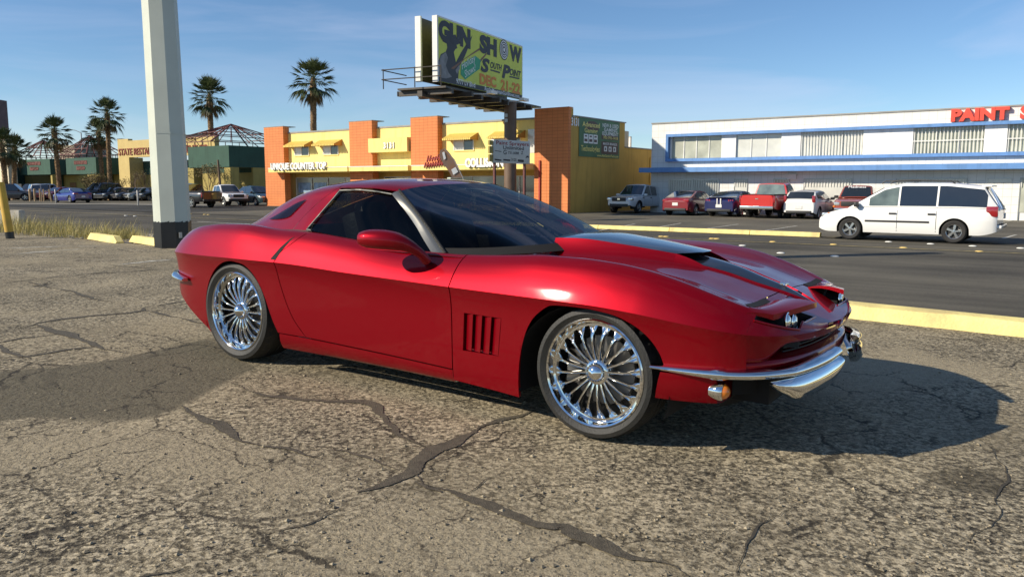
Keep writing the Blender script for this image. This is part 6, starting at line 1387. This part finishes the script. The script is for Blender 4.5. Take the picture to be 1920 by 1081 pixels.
vehicle('hatchback', 'white five door hatchback with angled red tail lamps', stall(-12.75, 43.95), UPH, 4.1, 1.76, .85, 2.57, .31, .22, [(-2.0, .80), (-1.9, 1.02), (-1.0, 1.02), (.2, .97), (1.1, .95), (1.6, .86), (1.95, .72), (2.13, .6)], [(-1.93, 1.0), (-1.45, 1.40), (-.4, 1.47), (.15, 1.42), (1.05, .96)], mp_hw, [(-1.45, -.32), (-.25, .80)],
  [('tail_lamp', -1.87, .72, 1.02, .18, .16, .36, m_tail), ('head_lamp', 1.9, .62, .70, .2, .3, .14, m_head)], seams=(.70, -.28), handle_z=.86, extra=rear_kit(.60), group='cars nose in to the white building')
def mar_extra(root, k):
    MB().box((k['xf'] + .0, 0, .80), (.05, 1.0, .24)).build('grille', m_trim, root, bevel=.02); MB().box((k['xf'] + .03, 0, .52), (.14, 1.6, .14)).build('front_bumper', m_bump, root, bevel=.03)
    bed(-2.75, -.8, 1.12)(root, k); text_mesh('visor_text', 'Madness', m_lett, .15, 0, .85, root, Matrix(((0, -.62, .78, .50), (1, 0, 0, -.42), (0, .78, .62, 1.60), (0, 0, 0, 1))))
qm = on_z(1604, 405, GZ); sm_, tm_ = to_st(qm)
vehicle('pickup_truck', 'faded red pickup facing the road behind the white minivan', stall(sm_ + .9, 45.2), DNH + .12, 5.2, 1.85, .92, 3.0, .36, .40, PK_T(1.10, 1.06), [(-.85, 1.08), (-.75, 1.66), (.05, 1.71), (.22, 1.68), (.92, 1.09)], mp_mr, [(-.6, .65)],
  [('head_lamp', 2.36, .70, .80, .16, .28, .18, m_head), ('indicator', 2.30, .84, .66, .1, .1, .1, m_amber), ('tail_lamp', -2.7, .84, .92, .08, .12, .34, m_tail)], seams=(.7, -.55), handle_z=.95, extra=mar_extra)
# ---------- cars in the lot on the left
def lp(px, py): q = on_z(px, py, GZ); return (q[0], q[1], GZ + .002)
vehicle('coupe', 'royal blue coupe at the edge of the far lot by the thin posts', lp(136, 379.5), hd_of(-E_), 4.6, 1.86, .95, 2.82, .345, .20, CP_T, [(-2.0, 1.0), (-.95, 1.36), (-.2, 1.39), (.35, 1.34), (1.15, .90)], mp_blu, [(-1.3, -.35), (-.28, .85)], [('tail_lamp', -2.18, .64, .88, .16, .40, .12, m_tail), ('head_lamp', 2.1, .66, .66, .2, .3, .14, m_head)], seams=(.70, -.32), extra=rear_kit(.60))
def fr_extra(root, k): MB().box((k['xf'] + .005, 0, .84), (.05, .9, .24)).build('grille', m_trim, root, bevel=.02); MB().box((k['xf'] + .02, 0, .50), (.14, 1.7, .22)).build('front_bumper', m_trim, root, bevel=.03); bed(-2.75, -.9, 1.10)(root, k)
HDW = hd_of((.66, -.75))
vehicle('pickup_truck', 'white extended cab pickup with dark bumper before the green porch', lp(426, 385.5), HDW, 5.25, 1.85, .90, 3.15, .37, .40, PK_T(1.10, 1.06), [(-1.0, 1.07), (-.86, 1.66), (.1, 1.74), (.3, 1.70), (1.0, 1.08)], paint('pickup bright white', (.76, .75, .72), rough=.4), [(-.8, -.35), (-.28, .75)],
  [('head_lamp', 2.34, .70, .86, .2, .3, .2, m_head), ('tail_lamp', -2.7, .84, .92, .08, .12, .34, m_tail)], seams=(-.32, .85), handle_z=.92, extra=fr_extra, mirror=2)
vehicle('pickup_truck', 'black pickup half hidden by the white octagonal pole', lp(352, 388.5), hd_of((-.86, .5)), 5.4, 1.95, .95, 3.2, .39, .45, PK_T(1.18, 1.12), [(-1.0, 1.1), (-.86, 1.74), (.1, 1.82), (.3, 1.78), (1.0, 1.12)], mp_bk, [(-.8, -.1), (-.02, .75)], [('head_lamp', 2.34, .70, .86, .2, .3, .2, m_head), ('tail_lamp', -2.78, .88, .95, .08, .12, .36, m_tail)], seams=(-.06, .85), extra=bed(-2.75, -1.05, 1.19, m_trim))
SD_T = [(-2.4, .82), (-2.25, 1.0), (-1.5, 1.02), (-.5, .96), (.6, .93), (1.2, .92), (1.9, .82), (2.25, .70), (2.4, .58)]; SD_R = [(-1.75, 1.02), (-1.0, 1.42), (-.3, 1.46), (.3, 1.42), (1.15, .94)]
SUV_T = [(-2.4, .95), (-2.3, 1.10), (-1.0, 1.10), (.8, 1.08), (1.1, 1.08), (2.0, 1.02), (2.3, .92), (2.42, .75)]; SUV_R = [(-2.3, 1.08), (-2.0, 1.74), (-.5, 1.84), (.3, 1.80), (1.0, 1.09)]
hl = [('head_lamp', 2.2, .66, .72, .26, .34, .15, m_head), ('tail_lamp', -2.28, .66, .88, .14, .4, .14, m_tail)]; hs_ = [('head_lamp', 2.3, .72, .86, .16, .32, .2, m_head), ('tail_lamp', -2.3, .80, 1.0, .12, .14, .4, m_tail)]
def nosek(root, k): MB().box((k['xf'] + .0, 0, .62), (.06, .9, .16)).build('grille', m_trim, root, bevel=.02); MB().box((k['xf'] + .02, 0, .36), (.06, 1.2, .10)).build('lower_grille', m_trim, root, bevel=.02)
HS = hd_of((-.35, -.94))
for i, (px, mt, lb) in enumerate([(212, mp_bk, 'black sedan parked right beside the black suv'), (236, mp_gr, 'dark grey sedan second along from the black suv'), (258, mp_sv, 'silver grey sedan third along from the black suv'), (280, mp_bk, 'black sedan fourth along from the black suv, half behind the octagonal pole')]):
    vehicle('sedan', lb, lp(px + 6, 376.2), HS, 4.8, 1.84, .95, 2.8, .34, .20, SD_T, SD_R, mt, [(-1.5, -.35), (-.28, .85)], hl, seams=(.7, -.32), extra=nosek, group='cars parked before the green building')
vehicle('suv', 'black full size suv facing the road before the green building', lp(188, 376.0), HS, 5.1, 2.02, .95, 2.95, .40, .30, [(a * 1.05, b * 1.06) for a, b in SUV_T], [(a * 1.05, b * 1.07) for a, b in SUV_R], mp_bk, [(-2.0, -1.2), (-1.1, -.25), (-.15, .8)], hs_, seams=(.75, -.2), extra=nosek)
vehicle('suv', 'dark grey suv at the far left behind the yellow bollard', lp(24, 376.5), hd_of((.95, .3)), 4.8, 1.9, .95, 2.8, .38, .28, SUV_T, SUV_R, mp_gr, [(-2.0, -1.2), (-1.1, -.25), (-.15, .8)], hs_, seams=(.75, -.2))
vehicle('suv', 'dark teal suv parked behind the chain posts', lp(62, 374.3), HS + .25, 4.8, 1.9, .95, 2.8, .38, .28, SUV_T, SUV_R, mp_tl, [(-2.0, -1.2), (-1.1, -.25), (-.15, .8)], hs_, seams=(.75, -.2))
vehicle('suv', 'suv with sunlit white tailgate behind the wooden posts', lp(96, 374.5), hd_of((.75, .66)), 4.7, 1.88, .95, 2.75, .37, .28, SUV_T, SUV_R, mp_hw, [(-2.0, -1.2), (-1.1, -.25), (-.15, .8)], hs_, seams=(.75, -.2))
vehicle('sedan', 'maroon sedan squeezed between the blue coupe and the white suv', lp(113, 375.5), HS, 4.7, 1.82, .95, 2.75, .33, .20, SD_T, SD_R, mp_dr, [(-1.5, -.35), (-.28, .85)], hl, seams=(.7, -.32), extra=nosek)
vehicle('sedan', 'dark teal sedan parked next to the orange column', lp(481, 384.5), HDW + .1, 4.7, 1.84, .95, 2.8, .34, .20, [(a, b * 1.1) for a, b in SD_T], [(a, b * 1.12) for a, b in SD_R], mp_tl, [(-1.5, -.35), (-.28, .85)], hl, seams=(.7, -.32), extra=nosek)
# ================================================================== street furniture and planting
# ---------------- octagonal sign pole on the lot edge
pb0 = np.array(lot_pt(310, 466)); 
pole = thing('sign_pole', 'tall white octagonal pole with black painted foot at the lot edge', 'pole', (float(pb0[0]), float(pb0[1]) + .36, float(pb0[2])))
m_pole = plain('pale green white pole paint', (.56, .59, .50), .5, var=.10, scale=1.5); m_poleb = plain('black pole paint', (.012, .012, .013), .35, var=.3, scale=4)
def octo(r, z, dx=0, rot=.541): return [(dx + r * math.cos(rot + math.pi / 4 * k), r * math.sin(rot + math.pi / 4 * k), z) for k in range(8)]
mb = MB(); G = [octo(.322, .46, 0), octo(.300, 4.0, -.03), octo(.285, 9.5, -.10)]; mb.grid(np.array([g + [g[0]] for g in G]), flip=True); mb.build('shaft', m_pole, pole)
mb = MB(); G = [octo(.328, -.1), octo(.328, .455), octo(.32, .462)]; mb.grid(np.array([g + [g[0]] for g in G]), flip=True); mb.build('painted_foot', m_poleb, pole)
mb = MB(); r = random.Random(4)
for k in range(8):
    a0 = .541 + math.pi / 4 * k
    for q in range(5):
        f0 = q / 5; p0 = np.array(octo(.3295, 0)[k]); p1 = np.array(octo(.3295, 0)[(k + 1) % 8]); A, B = p0 + (p1 - p0) * f0, p0 + (p1 - p0) * (f0 + .2); h = r.uniform(.006, .035); mb.add([(A[0], A[1], .44), (B[0], B[1], .44), (B[0], B[1], .462 + h), (A[0], A[1], .462 + h * r.uniform(.3, 1))], [(0, 1, 2, 3)])
mb.build('paint_edge', m_poleb, pole)
MB().box((.25, -.27, .24), (.05, .05, .10), rz=.5).build('junction_box', m_alu, pole)
mb = MB(); g = [octo(.3545 - .014 * 0, 2.05)]; mb.grid(np.array([[*octo(.3135, 2.05), octo(.3135, 2.05)[0]], [*octo(.3135, 2.065), octo(.3135, 2.065)[0]]]), flip=True); mb.build('weld_seam', m_pole, pole)
# ---------------- yellow bollard, wheel stops, concrete barrier
q = lot_pt(20, 447); bo = thing('bollard', 'leaning yellow steel bollard with dark foot in the weeds', 'bollard', q)
MB().tube([(0, 0, -.1), (-.02, 0, .14)], .085, 16).build('foot', m_poleb, bo, smooth=40); MB().tube([(-.02, 0, .14), (-.14, .02, 1.16), (-.142, .02, 1.19)], [.084, .082, .065], 16).build('shaft', plain('bollard yellow', (.62, .38, .035), .6, var=.2, scale=4, dirt=(.45, .27, .04)), bo, smooth=40)
def wheel_stop(px, py, rz, label):
    q = lot_pt(px, py); L2 = .92; o = MB(); v = []
    for x, k in ((-L2, 0), (-L2 + .16, 1), (L2 - .16, 1), (L2, 0)):
        h = .135 if k else .03; v.append([(x, -.085, 0), (x, -.06, h), (x, .06, h), (x, .085, 0)])
    o.grid(np.array(v)); o.poly(v[0]); o.poly(v[-1][::-1]); ob_ = o.build('wheel_stop', m_kerby, None, smooth=20); ob_.location = q; ob_.rotation_euler = (0, 0, rz); tag(ob_, label, 'wheel stop', 'yellow wheel stops at the lot edge')
wheel_stop(197, 451.5, hd_of(E_) - .18, 'yellow concrete wheel stop beside the weeds, left of the octagonal pole'.replace(', left of the octagonal pole', ' in front of the gravel'))
wheel_stop(280, 457.5, hd_of(E_) - .18, 'yellow concrete wheel stop half hidden by the octagonal pole')
q = on_z(-22, 428, -.12); jb = MB(); pts = [(-.28, 0), (-.28, .10), (-.16, .22), (-.13, .58), (.13, .58), (.16, .22), (.28, .10), (.28, 0)]
P = np.array([[(x, y, z) for y, z in pts] for x in np.linspace(-1.2, 1.2, 5)]); jb.grid(P); jb.poly(list(P[0])); jb.poly(list(P[-1][::-1])); o = jb.build('concrete_barrier', m_conc, None, smooth=20); o.location = q; o.rotation_euler = (0, 0, hd_of((1, -.12))); tag(o, 'pale concrete road barrier behind the yellow bollard', 'barrier')
# ---------------- weeds and loose stones on the verge
m_weed = plain('dry grass', (.50, .39, .13), .8, var=.5, scale=9, dirt=(.27, .25, .075)); r = random.Random(11); v = []; f = []
def blade(x, y, z, h, lean, a, w_):
    i = len(v); dx_, dy = math.cos(a), math.sin(a); px_, py_ = -dy * w_, dx_ * w_
    for k, t in ((1, 0), (.7, .55), (.05, 1.0)): 
        ox, oy = dx_ * lean * h * t * t, dy * lean * h * t * t; v.append((x + ox + px_ * k, y + oy + py_ * k, z + h * t)); v.append((x + ox - px_ * k, y + oy - py_ * k, z + h * t))
    f.append((i, i + 1, i + 3, i + 2)); f.append((i + 2, i + 3, i + 5, i + 4))
for n_, (sa, sb, ta, tb, h0) in [(6800, (-28, -18.1, 8.0, 10.2, .40)), (1800, (-18.4, -17.0, 8.3, 9.6, .22)), (500, (-17.2, -15.4, 8.6, 10.0, .08)), (300, (-15.4, -11, 8.5, 12, .05))]:
    for _ in range(n_):
        a, b = r.uniform(sa, sb), ta + (tb - ta) * r.random(); clump = .5 + .5 * math.sin(a * 3.1 + math.sin(b * 4)) * math.sin(b * 2.7 + a)
        if clump < r.random() * .75: continue
        x, y, _z = st(a, b); z = float(_vz(x, y, a, b)); blade(x, y, z - .01, h0 * (.35 + .9 * r.random()) * (.5 + .7 * clump), r.uniform(.1, .9), r.uniform(0, 6.28), r.uniform(.002, .005))
o = MB().add(v, f).build('weeds', m_weed); o['kind'] = 'stuff'; tag(o, 'dry weeds growing in the verge', 'weeds')
mb = MB(); r = random.Random(21)
for _ in range(2600):
    a, b = r.uniform(-32, -8), r.uniform(8.2, 14.0); x, y, _z = st(a, b); z = float(_vz(x, y, a, b)); s_ = r.choice([.012, .018, .025, .04, .06]) * r.uniform(.6, 1.2); c = Vector((x, y, z + s_ * .3)); pts = [c + Vector((s_ * r.uniform(.7, 1.3) * dx_, s_ * r.uniform(.7, 1.3) * dy, s_ * .6 * dz)) for dx_, dy, dz in ((1, 0, 0), (0, 1, 0), (-1, 0, 0), (0, -1, 0), (0, 0, 1), (0, 0, -1))]
    mb.add(pts, [(0, 1, 4), (1, 2, 4), (2, 3, 4), (3, 0, 4), (1, 0, 5), (2, 1, 5), (3, 2, 5), (0, 3, 5)])
o = mb.build('verge_stones', plain('pale stones', (.42, .37, .28), .9, var=.4, scale=3)); o['kind'] = 'stuff'; tag(o, 'loose stones on the gravel verge', 'stones')
# ---------------- posts of the far lot
m_wood = plain('weathered timber post', (.46, .31, .17), .8, var=.3, scale=3)
def post(px, py0, py1, w_, mat, label, group, tilt=0, name='post'):
    q = on_z(px, py1, GZ); h = (py1 - py0) * q[1] / F_PX; o = MB().tube([(0, 0, 0), (tilt * h, 0, h - .02), (tilt * h, 0, h)], [w_, w_, w_ * .7], 8).build(name, mat, None, smooth=40); o.location = (q[0], q[1], GZ); tag(o, label, 'post', group); return o
prev = None
for px, y0, y1 in [(35, 355, 374), (105, 355, 380), (133, 354, 380), (259, 357, 385), (394, 357, 387), (466, 357, 384)]:
    o = post(px, y0, y1, .06, m_gpost, 'thin grey steel post at the edge of the far lot', 'grey steel posts of the far lot')
for px, y0, y1, tl in [(57, 354, 377, 0), (66, 354, 377, 0), (76, 354, 377.5, 0), (79, 360, 377.5, 0), (83, 355, 377.5, 0), (94, 355, 376.5, -.1), (97, 355, 378, -.13)]:
    post(px, y0, y1, .11 if px < 70 else .07, m_wood, 'timber post in the short row beside the blue coupe', 'timber posts of the far lot', tl)
def chain(a, b):
    A, B = on_z(a[0], a[2], GZ), on_z(b[0], b[2], GZ); za = (a[2] - a[1]) * A[1] / F_PX; zb = (b[2] - b[1]) * B[1] / F_PX; P = []
    for k in np.linspace(0, 1, 12): P.append((A[0] + (B[0] - A[0]) * k, A[1] + (B[1] - A[1]) * k, GZ + za * .92 + (zb - za) * k - .35 * 4 * k * (1 - k)))
    tag(MB().tube(P, .03, 5).build('chain', m_gpost, None, smooth=60), 'sagging chain between a steel post and a timber post', 'chain')
chain((35, 355, 374), (57, 354, 377))
# parking meter style sign posts before the shops
for px, y0, y1, lab in [(514, 322, 383, 'small white parking sign on a thin post before the orange column')]:
    q = on_z(px, y1, GZ); h = (y1 - y0) * q[1] / F_PX; t = thing('parking_sign', lab, 'sign', (q[0], q[1], GZ)); MB().tube([(0, 0, 0), (0, 0, h)], .04, 6).build('post', m_steel, t); MB().box((0, -.05, h - .25), (.36, .03, .5)).build('sign_plate', m_frame, t); MB().lathe([(.25, 0), (.2, .12), (0, .14)], 10).build('foot', m_conc, t)
# ---------------- street lamps and power pole on the skyline
def lamp(px0, py0, px1, py1, Y, label):
    a, b = at_depth(px1, py1, Y), at_depth(px0, py0, Y); t = thing('street_lamp', label, 'street lamp', (a[0], a[1], GZ)); h = a[2] - GZ
    MB().tube([(0, 0, 0), (0, 0, h)], [.14, .08], 8).build('mast', m_gpost, t, smooth=40); d = np.array(b) - np.array(a); MB().tube([(0, 0, h - .05), tuple(d * [.5, 1, 1] * [1, 0, .75]), (d[0], 0, d[2] + h - h)], .05, 6) if False else None
    MB().tube([(0, 0, h - .03), (d[0] * .5, 0, h + d[2] * .75), (d[0], 0, h + d[2])], .05, 6).build('arm', m_gpost, t, smooth=40); MB().box((d[0] - .25, 0, h + d[2] - .05), (.8, .3, .14)).build('lamp_head', m_gpost, t, bevel=.04)
lamp(131, 243, 152, 249, 120, 'street lamp with long arm behind the pyramid frames'); lamp(227, 260, 256, 267, 130, 'street lamp reaching over the restaurant supply parapet'); lamp(112, 261, 124, 262, 150, 'distant street lamp beside the power pole')
q = at_depth(131, 340, 140); tp_ = at_depth(131, 266, 140); t = thing('power_pole', 'dark wooden power pole with crossarms between the pyramid frames', 'power pole', (q[0], 140, GZ)); h = tp_[2] - GZ
MB().tube([(0, 0, 0), (0, 0, h)], .2, 8).build('mast', m_steel, t); 
for k in (.92, .86): MB().box((0, 0, h * k), (2.4, .15, .15)).build('crossarm', m_steel, t)
# ---------------- palms
m_frond = plain('palm frond', (.085, .105, .030), .5, var=.55, scale=2.5, dirt=(.04, .06, .018)); m_frondd = plain('dry palm frond', (.25, .175, .07), .7, var=.4, scale=2); m_trunk = plain('palm trunk boots', (.34, .215, .10), .85, var=.65, scale=5, dirt=(.07, .04, .02))
def frond(mb, o, az, el, L, fan, r, droop):
    """fan leaf: petiole then a spread of narrow folded blades"""
    d = Vector((math.cos(az) * math.cos(el), math.sin(az) * math.cos(el), math.sin(el))); side = d.cross(Vector((0, 0, 1))).normalized(); up = side.cross(d).normalized(); o = Vector(o)
    hub = o + d * L * .48 + Vector((0, 0, -droop * .12 * L)); mb.tube([o, o + d * L * .25 + Vector((0, 0, .02 * L)), hub], [.028, .02, .014], 4, cap=False)
    n = 17
    for i in range(n):
        a = (i / (n - 1) - .5) * fan; ll = L * .56 * (1 - .25 * abs(a) / (fan / 2)) * r.uniform(.85, 1.08); dd = (d * math.cos(a) + side * math.sin(a) + up * r.uniform(-.10, .10)).normalized(); s2 = dd.cross(up).normalized(); w_ = L * .021
        m1 = hub + dd * ll * .5 + Vector((0, 0, -droop * ll * .08)); tip = hub + dd * ll * .95 + Vector((0, 0, -droop * ll * .42 * r.uniform(.6, 1.5)))
        mb.add([hub, m1 + s2 * w_ + up * w_ * .4, m1 - s2 * w_ + up * w_ * .4, m1 - up * w_ * .3, tip], [(0, 1, 3), (0, 3, 2), (1, 4, 3), (3, 4, 2)])
def palm_meshes(seed, H, R, nfr, tr):
    r = random.Random(seed); c = MB(); cd = MB(); 
    for i in range(nfr):
        el = math.radians(86 - 118 * (i / (nfr - 1)) ** .95 + r.uniform(-9, 9)); az = i * 2.39996 + r.uniform(-.3, .3); L = R * r.uniform(.82, 1.1)
        frond(c, (.05 * math.cos(az), .05 * math.sin(az), H - .15 - .4 * i / nfr), az, el, L, 2.1 if el > 0 else 1.7, r, .25 + .95 * max(0, .5 - math.sin(el)))
    for i in range(max(5, nfr // 4)):
        az = r.uniform(0, 6.28); frond(cd, (.08 * math.cos(az), .08 * math.sin(az), H - .55 - .3 * r.random()), az, math.radians(r.uniform(-62, -38)), R * .72, 1.1, r, 1.3)
    t = MB(); pts = [(0, 0, -.2)] + [(.0, 0, H * k) for k in (.25, .5, .75, .93, 1.0)]; t.tube(pts, [tr * 1.25, tr * 1.05, tr * .95, tr, tr * 1.12, tr * .5], 14)
    n = int(H * 34)
    for i in range(n):                      # leaf bases standing off the trunk in a spiral
        z = H * .985 * i / n; a = i * 2.39996 + r.uniform(-.2, .2); rr = tr * (1.0 + .12 * (z / H > .85)); e = Vector((math.cos(a), math.sin(a), 0)); s_ = Vector((-e.y, e.x, 0)); b = e * rr * .95 + Vector((0, 0, z)); l = r.uniform(.14, .26); w_ = r.uniform(.05, .08)
        tp = b + e * l * .42 + Vector((0, 0, l)) + s_ * r.uniform(-.03, .03); t.add([b - s_ * w_, b + s_ * w_, tp + s_ * w_ * .45, tp - s_ * w_ * .45, b + Vector((0, 0, .05)) - e * .03], [(0, 1, 2, 3), (1, 4, 2), (4, 0, 3)])
    return c.mesh('crown', m_frond), cd.mesh('dry_fronds', m_frondd), t.mesh('trunk', m_trunk, 40)
PALMS = [(587, 120, 345, 92, 2.7, 20, 'tall fan palm behind the yellow shop roof', 1), (400, 150, 350, 104, 2.6, 20, 'fan palm rising behind the green porch', 2), (201, 183, 355, 92, 1.95, 14, 'tall fan palm of the pair before the green building', 3), (184, 218, 352, 93.5, 1.85, 13, 'shorter leaning fan palm of the pair before the green building', 4), (101, 216, 350, 92, 1.95, 14, 'fan palm between the two left sign blocks', 5), (28, 248, 352, 92, 1.8, 13, 'small fan palm beside the cream building', 6), (2, 240, 352, 86, 1.9, 14, 'fan palm in front of the cream building with red cornice', 7)]
for px, py, pyb, Y, R, tr, lab, sd in PALMS:
    q = at_depth(px, py + 26, Y); qb = at_depth({201: 206, 184: 194, 101: 112, 587: 588, 28: 24, 2: 12}.get(px, px), pyb, Y); H = q[2] - GZ; c, cd, t = palm_meshes(sd, H, R * 1.08, 52, tr / 60)
    lean = math.atan2(q[0] - qb[0], H) if px != 400 else 0; pt = thing('fan_palm', lab, 'palm tree', (float(qb[0]), float(Y), GZ)); pt.rotation_euler = (0, lean, sd)
    pt.rotation_euler = (Matrix.Rotation(lean, 3, 'Y') @ Matrix.Rotation(sd * 1.3, 3, 'Z')).to_euler()
    place('trunk', t, pt); place('crown', c, pt); place('dry_fronds', cd, pt)
# ---------------- bare shrubs in front of the green building
m_twig = plain('bare twigs', (.15, .10, .06), .8, var=.3); m_leafb = plain('sparse dry leaves', (.22, .15, .05), .7, var=.5, scale=5, dirt=(.12, .12, .04))
def shrub(px, py, Y, H, W_, seed, leaves, label):
    q = at_depth(px, py, Y); r = random.Random(seed); t = thing('bare_shrub', label, 'shrub', (q[0], Y, GZ)); b = MB(); tips = []
    def grow(p, d, l, rad, n):
        e = p + d * l; b.tube([p, (p + e) / 2 + Vector((r.uniform(-.06, .06), 0, r.uniform(-.04, .06))) * l, e], [rad, rad * .85, rad * .6], 4, cap=False)
        if n == 0: tips.append(e); return
        for _ in range(3 if n > 1 else 4): grow(e, (d + Vector((r.uniform(-.7, .7), r.uniform(-.7, .7), r.uniform(-.15, .45)))).normalized(), l * r.uniform(.6, .85), rad * .55, n - 1)
    for _ in range(5): grow(Vector((r.uniform(-.2, .2), r.uniform(-.2, .2), 0)), Vector((r.uniform(-.8, .8) * W_ / H, r.uniform(-.6, .6), 1)).normalized(), H * .36, .05, 3)
    b.build('branches', m_twig, t)
    lf = MB()
    for p in tips:
        for _ in range(leaves): 
            c = p + Vector((r.uniform(-.25, .25), r.uniform(-.25, .25), r.uniform(-.3, .2))); a = Vector((r.uniform(-1, 1), r.uniform(-1, 1), r.uniform(-1, 1))).normalized() * .07; e = a.orthogonal().normalized() * .035; lf.add([c - a, c + e, c + a, c - e], [(0, 1, 2, 3)])
    lf.build('foliage', m_leafb, t)
shrub(262, 372, 90, 3.4, 3.2, 1, 1, 'bare branching shrub below the state restaurant lettering'); shrub(398, 370, 88, 4.0, 2.2, 2, 7, 'brown leafed shrub behind the white extended cab pickup'); shrub(180, 368, 92, 3.0, 2.6, 3, 6, 'dry shrub at the foot of the palm pair'); shrub(168, 368, 93, 2.8, 2.2, 4, 5, 'dry shrub under the right sign block'); shrub(236, 372, 92, 2.6, 3., 5, 1, 'low bare shrub left of the pilaster'.replace(' left of', ' beside'))
tk = MB().tube([(0, 0, 0), (.05, 0, 2.0), (-.05, 0, 4.2)], [.16, .13, .1], 8).build('tree_trunk', m_twig, None, smooth=40); q = at_depth(413, 380, 80); tk.location = (q[0], 80, GZ); tag(tk, 'dark bare tree trunk behind the white extended cab pickup', 'tree')

# ---------------- grit scattered on the lot
mb = MB(); r = random.Random(33)
for _ in range(1500):
    px, py = r.uniform(-40, 1960), 640 + 460 * r.random() ** .8; x, y, z = lot_pt(px, py); s_ = r.choice([.003, .004, .005, .007, .010]) * r.uniform(.7, 1.3); c = Vector((x, y, z + s_ * .3))
    pts = [c + Vector((s_ * r.uniform(.6, 1.4) * dx_, s_ * r.uniform(.6, 1.4) * dy, s_ * .6 * dz)) for dx_, dy, dz in ((1, 0, 0), (0, 1, 0), (-1, 0, 0), (0, -1, 0), (0, 0, 1), (0, 0, -1))]
    mb.add(pts, [(0, 1, 4), (1, 2, 4), (2, 3, 4), (3, 0, 4), (1, 0, 5), (2, 1, 5), (3, 2, 5), (0, 3, 5)])
o = mb.build('lot_grit', plain('loose grit', (.36, .30, .20), .9, var=.6, scale=14, dirt=(.10, .08, .055))); o['kind'] = 'stuff'; tag(o, 'loose grit scattered on the asphalt lot', 'grit')
